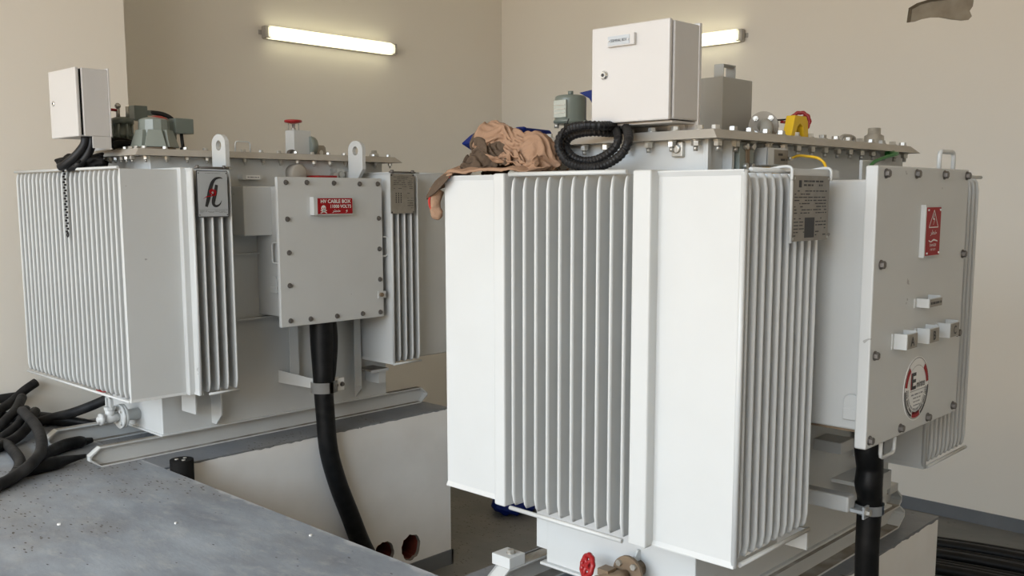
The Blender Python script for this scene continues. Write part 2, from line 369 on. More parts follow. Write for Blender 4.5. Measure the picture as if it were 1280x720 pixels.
# ------------------------------------------------------------------ setting
UP = -1.31; LOW = -2.33; XW = 7.2; YB = 6.98; CE = 2.75; XL = -3.2; YF = -3.0
bm = B()
box(bm, XL, 2.19, YF, 6.2, LOW-.1, UP)
struct('floor_upper', bm, 'floor')
bm = B(); box(bm, 2.19, XW+.2, YF, YB+.2, LOW-.1, LOW); struct('floor_lower', bm, 'pit')
def plinth(name, x0, x1, y0, y1, seed, holes=()):
    R = random.Random(seed); bm = B()
    z1 = UP
    # painted top slab with a ragged paint line, white rendered sides
    if not holes: box(bm, x0, x1, y0, y1, LOW, z1-.008, 0)
    else:
        box(bm, x0, x1, y0+.25, y1, LOW, z1-.008, 0)
        # front skin with round broken openings
        oc = [bm.verts.new((x, y0, z)) for x, z in ((x0,LOW),(x1,LOW),(x1,z1-.008),(x0,z1-.008))]
        es = [bm.edges.new((oc[i], oc[(i+1)%4])) for i in range(4)]
        for hx, hz, rx, rz, mi in holes:
            k = 26; ring = []
            for i in range(k):
                q = 1 + R.uniform(-.07, .07); t = 2*PI*i/k
                ring.append(bm.verts.new((hx+rx*q*math.cos(t), y0, hz+rz*q*math.sin(t))))
            es += [bm.edges.new((ring[i], ring[(i+1)%k])) for i in range(k)]
            back = [bm.verts.new((v.co.x*.96+hx*.04, y0+.25, v.co.z*.96+hz*.04)) for v in ring]
            mid = [bm.verts.new((v.co.x*.93+hx*.07, y0+.02, v.co.z*.93+hz*.07)) for v in ring]
            for i in range(k):
                bm.faces.new((ring[i], ring[(i+1)%k], mid[(i+1)%k], mid[i])).material_index = 3
                bm.faces.new((mid[i], mid[(i+1)%k], back[(i+1)%k], back[i])).material_index = 2
            bm.faces.new(back).material_index = 2
        bmesh.ops.triangle_fill(bm, use_beauty=True, edges=es)
        box(bm, x0, x0+.01, y0, y0+.25, LOW, z1-.008, 0); box(bm, x1-.002, x1, y0+.001, y0+.25, LOW, z1-.008, 0)
        box(bm, x0, x1, y0+.001, y0+.25, z1-.02, z1-.008, 0)
    # painted top, outline slightly ragged along the exposed edges
    pts = []
    n = 70
    for i in range(n+1): pts.append((x0+(x1-x0)*i/n, y0-.002+R.uniform(0, .003)*(R.random() < .3)))
    for i in range(1, n//2+1): pts.append((x1+.002-R.uniform(0, .005)*(R.random() < .3), y0+(y1-y0)*i/(n//2)))
    for i in range(1, n//2+1): pts.append((x1-(x1-x0)*i/(n//2), y1+.002))
    a = [bm.verts.new((x, y, z1)) for x, y in pts]
    b = [bm.verts.new((x, y, z1-.009-R.uniform(0, .006)*(R.random() < .35))) for x, y in pts]
    bm.faces.new(a).material_index = 1
    for i in range(len(pts)-1): bm.faces.new((b[i], b[i+1], a[i+1], a[i])).material_index = 1
    o = struct(name, bm, ['plinth', 'plinthtop', 'clay', 'rubble'])
    return o
plinth('concrete_plinth_back', 2.19, 4.09, 4.43, 5.75, 3, holes=[(3.758, -2.133, .075, .082, 2), (3.545, -2.12, .075, .075, 2)])
plinth('concrete_plinth_front', 2.19, 4.03, 1.41, 2.37, 5)
for nm, x0, x1, y0, y1 in (('baseboard_plinth', 2.2, 4.10, 4.42, 4.431), ('baseboard_plinth_end', 4.088, 4.10, 4.42, 5.75), ('baseboard_plinth_front', 4.028, 4.042, 1.40, 2.37)):
    bm = B(); box(bm, x0, x1, y0, y1, LOW, LOW+.095); struct(nm, bm, 'greypaint')
bm = B(); box(bm, XW-.012, XW+.01, YF, YB, LOW, LOW+.095); struct('baseboard_right', bm, 'greypaint')
bm = B(); box(bm, 2.95, XW, YB-.012, YB+.01, LOW, LOW+.095); struct('baseboard_back', bm, 'greypaint')
bm = B(); box(bm, 2.95, XW+.2, YB, YB+.2, LOW, CE); struct('wall_back', bm, 'wall')
bm = B(); box(bm, XL, 2.947, 6.2, YB+.2, LOW, CE); struct('wall_left', bm, 'wall')
bm = B(); box(bm, XL, XW+.2, YF-.2, YF, LOW, CE); struct('wall_front', bm, 'wall')
bm = B(); box(bm, XL, XW+.2, YF-.2, YB+.2, CE, CE+.15); struct('ceiling', bm, 'wall')
# wall by the roller door: jambs and lintel round the wide opening on the left
bm = B(); box(bm, XL-.2, XL, YF-.2, -1.8, UP-.2, CE); box(bm, XL-.2, XL, 6.0, 6.4, UP-.2, CE); box(bm, XL-.2, XL, -1.8, 6.0, 2.35, CE); struct('wall_door_side', bm, 'wall')
# right wall with a broken-out pocket high up
bm = B()
hole = [(2.927,1.235),(2.918,1.335),(2.86,1.362),(2.78,1.375),(2.64,1.372),(2.52,1.375),(2.47,1.345),(2.476,1.29),(2.495,1.262),(2.478,1.225),(2.50,1.202),(2.55,1.203),(2.62,1.219),(2.70,1.243),(2.76,1.25),(2.82,1.246),(2.87,1.234)]
oc = [bm.verts.new((XW, y, z)) for y, z in ((YF,LOW),(YB,LOW),(YB,CE),(YF,CE))]
ring = [bm.verts.new((XW, y, z)) for y, z in hole]; k = len(ring)
es = [bm.edges.new((oc[i], oc[(i+1)%4])) for i in range(4)] + [bm.edges.new((ring[i], ring[(i+1)%k])) for i in range(k)]
bmesh.ops.triangle_fill(bm, use_beauty=True, edges=es)
cy, cz = 2.70, 1.30
mid = [bm.verts.new((XW+.05, cy+(v.co.y-cy)*.97, cz+(v.co.z-cz)*.9)) for v in ring]
for i in range(k):
    bm.faces.new((ring[i], ring[(i+1)%k], mid[(i+1)%k], mid[i])).material_index = 1
bm.faces.new(mid).material_index = 1
box(bm, XW+.19, XW+.2, YF, YB, LOW, CE)
M['rough_plaster'] = mat('rough_grey_plaster', (.36, .32, .25), .9, col2=(.24, .2, .15), scale=9, amt=.7, bump=.5, bscale=22)
o = obj('wall_right', bm, ['wall', 'rough_plaster'], origin=(0,0,0)); o['kind'] = 'structure'

# ------------------------------------------------------------------ wall lamps
def lamp(name, P, length, label):
    r = root(name, P.at(0,0,0), label, 'wall lamp', 'fluorescent wall lamps')
    L = length/2
    bm = B(); rrect(bm, P, -L, L, -.05, .05, .012, 0, .035); rect(bm, P, -L-.012, -L+.045, -.045, .045, .03, .072); rect(bm, P, L-.045, L+.012, -.045, .045, .03, .072)
    for s in (-1, 1): rect(bm, P, s*L-.03, s*L+.03, -.018, .018, 0, .006)
    obj('housing', bm, 'lamphouse', r, bevel=.006)
    bm = B(); cyl(bm, P.at(-L+.05, .006, .052), P.at(L-.05, .006, .052), .018, seg=14); obj('fluorescent_tube', bm, 'lamp', r)
    bm = B()
    prof = [(-.05,.03),(-.052,.055),(-.038,.082),(0,.09),(.038,.082),(.052,.055),(.05,.03)]
    xs = [-L+.02, -L+.045, L-.045, L-.02]
    sc = [.9, 1, 1, .9]
    rings = [[bm.verts.new(P.at(x, a*s, .03+(b-.03)*s)) for a, b in prof] for x, s in zip(xs, sc)]
    for a, b in zip(rings, rings[1:]):
        for i in range(len(prof)-1):
            f = bm.faces.new((a[i], a[i+1], b[i+1], b[i])); f.smooth = True
    bm.faces.new(rings[0]); bm.faces.new(rings[-1][::-1])
    obj('diffuser', bm, 'diffuser', r)
lamp('wall_lamp', Pl((5.11, YB, 1.305), (1,0,0), (0,0,1)), 1.33, 'lit fluorescent batten lamp on the wall left of the room corner')
lamp('wall_lamp', Pl((XW, 4.90, 1.29), (0,-1,0), (0,0,1)), 1.33, 'lit fluorescent batten lamp partly hidden behind the grey terminal box')

# ------------------------------------------------------------------ transformer building blocks
def fin_mesh(depth, z0, z1, t=.0062, bead=.0052):
    """a pressed cooling fin: root at y=0, tip at y=-depth (local), rounded bead along the tip"""
    bm = B()
    sec = [(-t/2, 0), (t/2, 0), (t/2, -depth+.016), (bead, -depth+.008), (bead*.6, -depth+.0015), (0, -depth), (-bead*.6, -depth+.0015), (-bead, -depth+.008), (-t/2, -depth+.016)]
    zs = [(z0, .05, .35), (z0+.012, .02, .7), (z0+.04, 0, 1), (z1-.04, 0, 1), (z1-.012, .02, .7), (z1, .05, .35)]
    rings = [[bm.verts.new((x*w, y*(1-(c if y < -.02 else 0)), z)) for x, y in sec] for z, c, w in zs]
    n = len(sec)
    for a, b in zip(rings, rings[1:]):
        for i in range(n):
            f = bm.faces.new((a[i], a[(i+1)%n], b[(i+1)%n], b[i])); f.smooth = 1 < i < n-1
    bm.faces.new(rings[0][::-1]); bm.faces.new(rings[-1])
    return meshof(bm, 'cooling_fin', ['paint'])

def radiator(R, facing, start, pitch, n, rootc, depth, z0, z1, bars=True, name='radiator', first_broad=False):
    """bank of fins. facing '-y': fins spaced along x from start, root at y=rootc; '-x': spaced along y, root at x=rootc; '+y' likewise."""
    bm = B(); end = start + pitch*(n-1); s0, s1 = min(start, end)-.012, max(start, end)+.012
    if facing == '-y': box(bm, s0, s1, rootc, rootc+.012, z0+.02, z1-.02)
    elif facing == '+y': box(bm, s0, s1, rootc-.012, rootc, z0+.02, z1-.02)
    elif facing == '-x': box(bm, rootc, rootc+.012, s0, s1, z0+.02, z1-.02)
    else: box(bm, rootc-.012, rootc, s0, s1, z0+.02, z1-.02)
    p = obj(name, bm, 'paint', R)
    me = fin_mesh(depth, z0+.006, z1-.006)
    rot = {'-y': 0, '+y': PI, '-x': -PI/2, '+x': PI/2}[facing]
    for i in range(n):
        c = start + pitch*i
        loc = (c, rootc, 0) if facing[1] == 'y' else (rootc, c, 0)
        inst('cooling_fin', me, p, loc, (0, 0, rot))
    if bars:
        tip = rootc + depth*(-1 if facing[0] == '-' else 1); q = .001*(-1 if facing[0] == '-' else 1)
        for z in (z0, z1):
            bm = B()
            if facing[1] == 'y': tube(bm, [(s0+.004, tip+q, z), (s1-.004, tip+q, z)], .0065, seg=10, straight=True)
            else: tube(bm, [(tip+q, s0+.004, z), (tip+q, s1-.004, z)], .0065, seg=10, straight=True)
            obj('fin_bar', bm, 'paint', p)
    return p

def broad_plate(R, x, y0, y1, z0, z1, name='end_fin'):
    """the outermost fin, seen broadside: thin sheet with turned top and bottom lips"""
    bm = B(); box(bm, x, x+.012, y0, y1, z0, z1)
    tube(bm, [(x+.004, y0, z0), (x+.004, y0, z1)], .008, seg=10, straight=True)
    frustum(bm, (x-.006, x+.018, y0-.004, y1), (x, x+.012, y0, y1), z1-.002, z1-.014); box(bm, x-.006, x+.018, y0-.004, y1, z1-.002, z1+.001)
    frustum(bm, (x-.006, x+.018, y0-.004, y1), (x, x+.012, y0, y1), z0+.002, z0+.014); box(bm, x-.006, x+.018, y0-.004, y1, z0-.001, z0+.002)
    return obj(name, bm, 'paint', R)

def rail(R, x0, x1, y, z0, z1, w=.05, block=False, name='skid_rail'):
    """C channel lying on its base, open side to -y, pointed ends"""
    bm = B(); t = .007; zm = (z0+z1)/2; c = .055; yb = y + w
    outline = [(x0+c, z0), (x1-c, z0), (x1, zm-.012), (x1, zm+.012), (x1-c, z1), (x0+c, z1), (x0, zm+.012), (x0, zm-.012)]
    web = Pl((0, yb, 0), (1,0,0), (0,0,1)); panel(bm, web, outline, 0, t)
    n = len(outline)
    for i in range(n):      # flange strip following the outline
        a, b = outline[i], outline[(i+1) % n]
        mi = 1 if i in (0, 4) else 0
        ca, cb = Vector((a[0], 0, a[1])), Vector((b[0], 0, b[1])); cen = Vector(((x0+x1)/2, 0, zm))
        def ins(p):
            q = Vector(p)
            q.z += t if q.z < zm else -t
            if q.x < x0+c-.001: q.x += t
            if q.x > x1-c+.001: q.x -= t
            return q
        ia, ib = ins(ca), ins(cb)
        vs = []
        for yy in (y, yb+.001):
            vs += [bm.verts.new((v.x, yy, v.z)) for v in (ca, cb, ib, ia)]
        for f in ((0,1,2,3),(7,6,5,4),(0,4,5,1),(1,5,6,2),(2,6,7,3),(3,7,4,0)):
            ff = bm.faces.new([vs[j] for j in f]); ff.material_index = mi if f in ((0,4,5,1),(2,6,7,3)) else 0
    p = obj(name, bm, ['paint', 'dirt'], R)
    if block:
        for bx in (x0+.055, x1-.055-.075):
            bm = B(); box(bm, bx, bx+.075, y-.002, y+w+.02, z1, z1+.038); obj('clamp_block', bm, ['paint'], p, bevel=.002)
            inst('bolt', ME_HEAD, p, (bx+.04, y+.03, z1+.038))
    return p

def cover(R, x0, x1, y0, y1, z0, t, inset, bolts_x, bolts_y, lean=.012):
    bm = B(); frustum(bm, (x0, x1, y0, y1), (x0+inset, x1-inset, y0+inset, y1-inset), z0, z0+t)
    p = obj('tank_cover', bm, ['coverpaint'], R, bevel=.0015)
    yf = y0+inset+.016; yb = y1-inset-.016; xl = x0+inset+.016; xr = x1-inset-.016
    for i in range(bolts_x):
        x = xl + .02 + (xr-xl-.04)*i/(bolts_x-1)
        for y in (yf, yb): inst('cover_bolt', ME_HEAD, p, (x, y, z0+t), (0, 0, random.uniform(0, PI)))
        inst('bolt_nut', ME_NUT, p, (x, y0+.035, z0), (0, 0, random.uniform(0, PI)))
    for i in range(bolts_y):
        y = yf + .04 + (yb-yf-.08)*i/(bolts_y-1)
        inst('cover_bolt', ME_HEAD, p, (xl, y, z0+t), (0, 0, random.uniform(0, PI)))
        inst('bolt_nut', ME_NUT, p, (x0+.028, y, z0), (0, 0, random.uniform(0, PI)))
    return p

def staple(bm, pts, r=.006, seg=8):      # bent rod handle with tight corners
    P = [Vector(p) for p in pts]; out = [P[0]]
    for a, b, c in zip(P, P[1:], P[2:]):
        k = .014; out += [b + (a-b).normalized()*k, b + ((a-b).normalized()+(c-b).normalized())*k*.3, b + (c-b).normalized()*k]
    out.append(P[-1]); tube(bm, out, r, seg=seg, straight=True)

# ================================================================== TRANSFORMER NEAR
T1 = root('transformer', (3.0, 1.8, UP), 'large white finned power transformer in front at right with brown clothes on top', 'transformer', 'oil-filled power transformers')
bm = B(); box(bm, 2.353, 3.72, 1.50, 2.08, -1.215, .156)
box(bm, 2.335, 3.74, 1.485, 2.095, -1.218, -1.208)
obj('tank', bm, 'paint', T1, bevel=.004)
z0, z1 = -.935, .064
radiator(T1, '-x', 1.5655, .0453, 10, 2.34, .265, z0, z1)
for ya, yb in ((1.48, 1.538), (2.003, 2.047)):
    bm = B(); box(bm, 2.072, 2.352, ya, yb, z0-.004, z1+.004); obj('corner_post', bm, 'paint', T1, bevel=.006)
radiator(T1, '-y', 2.145, .0401, 10, 1.482, .249, z0, z1)
broad_plate(T1, 2.108, 1.233, 1.482, z0, z1)
radiator(T1, '+y', 2.145, .0401, 10, 2.046, .249, z0, z1)
broad_plate(T1, 2.108, 2.046, 2.295, z0, z1)
radiator(T1, '-y', 3.40, .0401, 10, 1.485, .249, z0, z1+.002)
broad_plate(T1, 3.36, 1.236, 1.485, z0, z1)
radiator(T1, '+x', 1.5655, .0453, 10, 3.73, .20, z0, z1)
# gussets below the near front fins and stiffeners on the tank front
bm = B()
panel(bm, Pl((2.525, 1.5, 0), (0,-1,0), (0,0,1)), [(.17,-1.0),(.262,-1.0),(.262,-.937),(.17,-.937)], 0, .008); obj('support_gusset', bm, 'paint', T1)
bm = B()
panel(bm, Pl((2.36, 1.5, 0), (0,-1,0), (0,0,1)), [(0,-1.0),(.16,-1.0),(.225,-.95),(.225,-.937),(0,-.937)], 0, .008)
obj('support_gusset', bm, 'paint', T1)
bm = B(); box(bm, 2.36, 2.372, 2.08, 2.13, -1.17, -.6); obj('rear_stiffener', bm, 'paint', T1)
rail(T1, 2.26, 3.83, 1.50-.03, UP, -1.215, w=.055)
rail(T1, 2.17, 3.99, 2.13, UP, -1.215, w=.06, block=True)
rail(T1, 3.60, 4.0, 1.55, UP, -1.205, w=.05, name='end_rail')
bm = B(); box(bm, 3.86, 3.94, 1.545, 1.61, -1.205, -1.175); obj('clamp_block', bm, 'paint', T1, bevel=.002)
inst('clamp_bolt', ME_HEAD, T1, (3.90, 1.575, -1.175))
# tank front brackets seen below the cable box
bm = B(); box(bm, 2.805, 2.855, 1.25, 1.50, -.964, -.914); obj('support_arm', bm, 'paint', T1, bevel=.006)
bm = B(); box(bm, 3.22, 3.47, 1.39, 1.50, -1.005, -.992); box(bm, 3.22, 3.47, 1.388, 1.392, -1.06, -.992); obj('support_shelf', bm, ['paint'], T1)
bm = B(); box(bm, 3.07, 3.17, 1.40, 1.50, -.86, -.82); obj('support_lug', bm, 'paint', T1, bevel=.003)
# cover
cv = cover(T1, 2.30, 3.705, 1.43, 2.15, .156, .026, .028, 15, 8)
bm = B(); box(bm, 2.446, 2.458, 1.47, 1.50, .05, .156); obj('tank_rib', bm, 'paint', T1)
bm = B(); box(bm, 2.353, 2.37, 1.49, 1.50, .03, .156); obj('tank_rib', bm, 'paint', T1)
# threaded fitting under the cover rim on the end face
bm = B(); box(bm, 2.338, 2.353, 1.565, 1.60, .110, .152); cyl(bm, (2.338, 1.5825, .132), (2.330, 1.5825, .132), .012); obj('thermometer_pocket', bm, 'zinc', T1, bevel=.002)
# small terminal with brown insulators beside the rim
bm = B(); box(bm, 2.47, 2.55, 1.46, 1.50, .055, .152, 0)
for dx, dz in ((.025,.03),(.06,.03),(.025,.085),(.06,.085)): cyl(bm, (2.47+dx, 1.46, .055+dz), (2.47+dx, 1.448, .055+dz), .009, seg=8, mi=1)
rect(bm, front(2.47, 1.46, .055), .030, .05, .015, .085, 0, .004, 2)
obj('bushing_link', bm, ['castlight', 'zinc', 'brass'], T1, bevel=.001)
P = front(2.585, 1.44, .088)
bm = B(); box(bm, 2.59, 2.60, 1.44, 1.50, .09, .14); box(bm, 2.59, 2.70, 1.438, 1.442, .09, .14); rect(bm, front(2.625, 1.438, .093), 0, .08, 0, .042, 0, .002, 1)
fineprint(bm, front(2.625, 1.438, .093), .008, .072, .006, .036, 2, .003, 2, seed=4)
obj('rating_tag', bm, ['paint', 'etched', 'print'], T1)
bm = B(); rect(bm, front(2.67, 1.5, .066), 0, .05, 0, .022, 0, .001); rect(bm, front(2.725, 1.5, .062), 0, .045, 0, .016, 0, .001); obj('warning_sticker', bm, 'yellow', T1)
bm = B(); cyl(bm, (2.733, 1.50, .110), (2.733, 1.455, .110), .014, seg=10); cyl(bm, (2.733, 1.46, .110), (2.72, 1.43, .112), .007, seg=8, mi=0); obj('earth_stud', bm, 'zinc', T1)
bm = B(); tube(bm, [(2.73, 1.44, .112), (2.70, 1.40, .118), (2.62, 1.33, .112), (2.60, 1.29, .106), (2.60, 1.27, .092), (2.58, 1.25, .068)], .004, seg=8); obj('earth_wire', bm, 'yelcable', T1, label='yellow earth wire')
# angle and nameplate hanging on the near fins
bm = B(); box(bm, 2.30, 2.555, 1.205, 1.235, .062, .070); box(bm, 2.30, 2.555, 1.203, 1.207, .048, .070)
for x in (2.275, 2.49): tube(bm, [(x, 1.26, .068), (x, 1.215, .074), (x, 1.196, .068), (x, 1.195, .04)], .004, seg=6)
tube(bm, [(2.276, 1.196, .06), (2.279, 1.196, -.118)], .0045, seg=6, straight=True)
obj('nameplate_hanger', bm, 'paint', T1)
P = front(2.283, 1.200, -.115)
bm = B(); rect(bm, P, 0, .203, 0, .167, 0, .003, 0); rect(bm, P, .035, .048, .137, .155, .003, .0038, 1)
fineprint(bm, P, .06, .17, .138, .158, 2, .0035, 1, seed=11)
fineprint(bm, P, .012, .19, .068, .132, 8, .0035, 1, seed=12, lead=.35, holes=.3)
fineprint(bm, P, .012, .07, .01, .062, 6, .0035, 1, seed=13, lead=.3, holes=.4); fineprint(bm, P, .13, .19, .01, .062, 6, .0035, 1, seed=14, lead=.35, holes=.3)
rect(bm, P, .072, .125, .008, .06, .003, .0034, 1)
for x, y in ((.006,.16),(.197,.16),(.006,.007),(.197,.007)): disc(bm, P, x, y, .004, .004, .003, .006, 2, 8)
obj('nameplate', bm, ['etched', 'print', 'zinc'], T1)

# cable box in front
CB = B(); box(CB, 2.615, 3.19, 1.132, 1.50, -.655, .045)
CB = obj('cable_box', CB, 'paint', T1, bevel=.006)
bm = B(); rrect(bm, front(0, 1.132, 0), 2.56, 3.243, -.692, .081, .006, 0, .034); obj('cover_plate', bm, 'paint', CB, bevel=.004)
for x, z in ((2.612,.060),(2.822,.062),(3.034,.062),(3.222,.062),(2.605,-.185),(2.592,-.433),(2.582,-.668),(2.792,-.670),(2.998,-.671),(3.208,-.668),(3.215,-.432),(3.222,-.182)):
    inst('cover_plate_bolt', ME_DARK, CB, (x, 1.098, z), FY)
bm = B(); staple(bm, [(3.02,1.11,.075),(3.02,1.11,.132),(3.135,1.11,.132),(3.135,1.11,.075)], .007); obj('handle', bm, 'paint', CB)
bm = B(); staple(bm, [(2.69,1.11,-.685),(2.69,1.11,-.742),(2.785,1.11,-.742),(2.785,1.11,-.685)], .006); obj('handle', bm, 'paint', CB)
bm = B(); box(bm, 3.027, 3.16, 1.35, 1.36, .03, .113); obj('lifting_plate', bm, 'paint', CB, bevel=.002)
bm = B(); box(bm, 2.62, 3.18, 1.15, 1.49, -.661, -.655); obj('base_gasket', bm, 'brass', CB, label='brown gasket line')
# louvre vent on the box side
bm = B(); P = leftf(2.615, 1.188, -.621)
rrect(bm, P, .0, .05, 0, .07, .022, 0, .012); rect(bm, P, 0, .05, -.004, .03, 0, .014); obj('cable_box_vent', bm, 'paint', CB, bevel=.003)
bm = B(); cyl(bm, (2.60, 1.125, -.44), (2.612, 1.125, -.44), .006, seg=8); obj('earth_hole', bm, 'print', CB)
# red danger sign on a stand-off
P = front(2.877, 1.086, -.174)
bm = B(); box(bm, 2.868, 2.875, 1.084, 1.098, -.178, -.026, 0); rect(bm, P, -.002, .11, -.001, .143, -.006, 0, 0); rect(bm, P, .004, .11, .001, .141, 0, .0015, 1)
for a, b in (((.02,.083),(.055,.133)),((.055,.133),(.09,.083)),((.09,.083),(.02,.083))):
    stroke(bm, P, [a, ((a[0]+b[0])/2, (a[1]+b[1])/2), b], [.003,.003,.003], .0022, 2)
stroke(bm, P, [(.058,.122),(.05,.108),(.06,.106),(.052,.09)], [.002,.005,.004,.001], .0022, 2)
text(bm, P, '\uFEAE\uFEC4\uFEA7', .057, .058, .018, .0022, 2, w=.05)
stroke(bm, P, [(.022,.045),(.04,.041),(.06,.046),(.09,.042)], [.004,.003,.005,.003], .0022, 2)
text(bm, P, 'DANGER', .057, .027, .008, .0022, 2, w=.05)
text(bm, P, '11000 VOLTS', .057, .015, .006, .0022, 2, w=.04)
for x, y in ((.012,.133),(.102,.133),(.012,.008),(.102,.008)): disc(bm, P, x, y, .003, .003, .0015, .004, 2, 8)
obj('danger_sign', bm, ['paint', 'signred', 'signwhite'], CB, label='red danger sign with warning triangle')
# phase letters on bent brackets
def bracket(x0, x1, z0, z1, yo, letter, label, name='phase_bracket'):
    bm = B(); t = .003
    box(bm, x0, x0+t, yo, 1.10, z0, z1); box(bm, x0, x1, yo-t, yo, z0, z1); box(bm, x1-t, x1, yo, 1.10, z0+.004, z1+.004)
    box(bm, x0-.012, x0, 1.095, 1.098, z0, z1)
    P = front(x0, yo-t, z0); w, h = x1-x0, z1-z0
    rect(bm, P, .003, w-.002, .002, h-.002, 0, .0015, 1)
    if letter:
        text(bm, P, letter, w/2, h*.2, h*.6, .0022, 2, bold=.02)
    else: fineprint(bm, P, .008, w-.008, .006, h-.006, 1, .0022, 2, seed=8, lead=.5, holes=0)
    obj(name, bm, ['paint', 'etchedlight', 'print'], CB, label=label)
bracket(2.712, 2.786, -.428, -.384, 1.062, 'A', 'bracket with letter A')
bracket(2.876, 2.950, -.428, -.384, 1.062, 'B', 'bracket with letter B')
bracket(3.040, 3.114, -.428, -.384, 1.062, 'C', 'bracket with letter C')
bracket(2.862, 2.960, -.322, -.296, 1.062, '', 'narrow tag bracket above the letters', name='tag_bracket')
# round maker's sticker
P = front(2.898, 1.098, -.567)
bm = B(); disc(bm, P, 0, 0, .0965, .0965, 0, .0012, 0, 48)
arc(bm, P, 0, 0, .091, .0925, 0, 360, .0016, 1, 60)
for a0, a1 in ((8, 50), (130, 172), (250, 290)): arc(bm, P, 0, 0, .072, .089, a0, a1, .002, 2, 14)
arc(bm, P, 0, 0, .082, .089, 180, 247, .002, 1, 20); arc(bm, P, 0, 0, .082, .089, 293, 360, .002, 1, 20)
arc(bm, P, 0, 0, .0695, .0705, 55, 125, .002, 1, 16)
for i in range(56):
    a = 178 + i*184/56
    if i % 7 != 6:
        arc(bm, P, 0, 0, .070, .078, a, a+2.3, .002, 1, 1); arc(bm, P, 0, 0, .060, .067, a, a+2.0, .002, 3, 1)
text(bm, P, 'E', -.030, .000, .050, .0024, 2, w=.034, bold=.03)
text(bm, P, 'E', -.026, .000, .050, .0028, 1, w=.034, bold=.03)
text(bm, P, 'mirates', .030, .002, .020, .0024, 1, w=.062, bold=.01)
rect(bm, P, -.048, .06, -.006, -.0045, .0016, .0022, 3)
fineprint(bm, P, -.04, .048, -.022, -.012, 1, .0022, 3, 5, holes=0); fineprint(bm, P, -.025, .032, -.032, -.024, 1, .0022, 3, 6, holes=0)
fineprint(bm, P, -.022, .026, -.043, -.035, 1, .0022, 3, 7, holes=0); fineprint(bm, P, -.02, .028, -.054, -.046, 1, .0022, 3, 8, holes=0)
obj('maker_sticker', bm, ['signwhite', 'print', 'signred', 'printgrey'], CB, label='round white sticker with red and black ring')

# control terminal box on top
TB = B(); box(TB, 2.295, 2.42, 1.567, 1.842, .213, .478); TB = obj('terminal_box', TB, 'paint_b', T1, bevel=.004)
bm = B(); box(bm, 2.274, 2.289, 1.569, 1.840, .210, .481); obj('door', bm, 'paint_b', TB, bevel=.004)
bm = B(); box(bm, 2.289, 2.295, 1.575, 1.834, .218, .474); obj('door_gasket', bm, 'rubber', TB)
bm = B(); lathe(bm, (2.274, 1.792, .346), (-1,0,0), [(0,.013),(.003,.013),(.005,.010),(.009,.0095)]); cyl(bm, (2.2649,1.792,.346), (2.264,1.792,.346), .005, seg=8, mi=1); obj('lock', bm, ['chrome', 'print'], TB)
P = leftf(2.274, 1.775, .437)
bm = B(); rect(bm, P, 0, .095, -.015, .016, 0, .012, 0); rect(bm, P, .004, .08, -.012, .013, .012, .0135, 1)
text(bm, P, 'TERMINAL BOX', .042, -.004, .008, .0142, 2, w=.058)
for x in (.008, .076): disc(bm, P, x, 0, .0025, .0025, .0135, .0155, 0, 8)
obj('terminal_box_label', bm, ['paint_b', 'signgrey', 'print'], TB, label='small white label reading TERMINAL BOX')
bm = B(); box(bm, 2.415, 2.428, 1.565, 1.80, .182, .484); box(bm, 2.40, 2.44, 1.60, 1.66, .182, .214); box(bm, 2.300, 2.44, 1.575, 1.85, .203, .210); obj('mounting_bracket', bm, 'paint_b', TB, bevel=.002)
for y in (1.783, 1.748):
    bm = B(); cyl(bm, (2.32, y, .213), (2.32, y, .203), .013, seg=12); cyl(bm, (2.32, y, .203), (2.32, y, .196), .016, seg=12); obj('cable_gland', bm, 'zinc', TB)
bm = B()
tube(bm, [(2.32,1.748,.200),(2.27,1.705,.185),(2.21,1.655,.155),(2.20,1.666,.122),(2.20,1.701,.099),(2.20,1.752,.084),(2.20,1.811,.084),(2.20,1.868,.101),(2.20,1.899,.137),(2.20,1.896,.171),(2.20,1.86,.195),(2.20,1.80,.201),(2.23,1.765,.200),(2.32,1.78,.205),(2.44,1.82,.205)], .0135, seg=12, ribs=.0030)
obj('conduit', bm, 'black', T1, label='outer ribbed black conduit')
bm = B()
tube(bm, [(2.32,1.783,.200),(2.28,1.75,.185),(2.235,1.71,.160),(2.23,1.719,.136),(2.23,1.751,.117),(2.23,1.794,.104),(2.23,1.839,.104),(2.23,1.880,.121),(2.23,1.897,.149),(2.23,1.888,.170),(2.235,1.853,.182),(2.25,1.81,.185),(2.30,1.79,.184),(2.40,1.82,.192)], .0125, seg=12, ribs=.0030)
obj('conduit', bm, 'black', T1, label='inner ribbed black conduit')
bm = B(); tube(bm, [(2.185,1.85,.222),(2.183,1.862,.200),(2.19,1.885,.165),(2.22,1.88,.15)], .0018, seg=6); obj('cable_tie', bm, 'black', T1)
# yellow sealed bracket behind the terminal box
bm = B(); box(bm, 2.44, 2.455, 1.672, 1.785, .182, .214); box(bm, 2.455, 2.49, 1.70, 1.76, .182, .212); cyl(bm, (2.44,1.70,.205), (2.43,1.70,.205), .008, seg=6); obj('yellow_lug', bm, 'yellow', T1, bevel=.003, label='yellow lug behind the terminal box')
# grey box with strap handle
GB = B(); box(GB, 2.762, 2.946, 1.70, 1.783, .182, .378); GB = obj('tap_changer_box', GB, 'greybox', T1, bevel=.003)
bm = B(); t = .004
for x in (2.80, 2.872): box(bm, x, x+t, 1.722, 1.758, .378, .422)
box(bm, 2.80, 2.876, 1.722, 1.758, .418, .423); obj('strap_handle', bm, 'greybox', GB, bevel=.002)
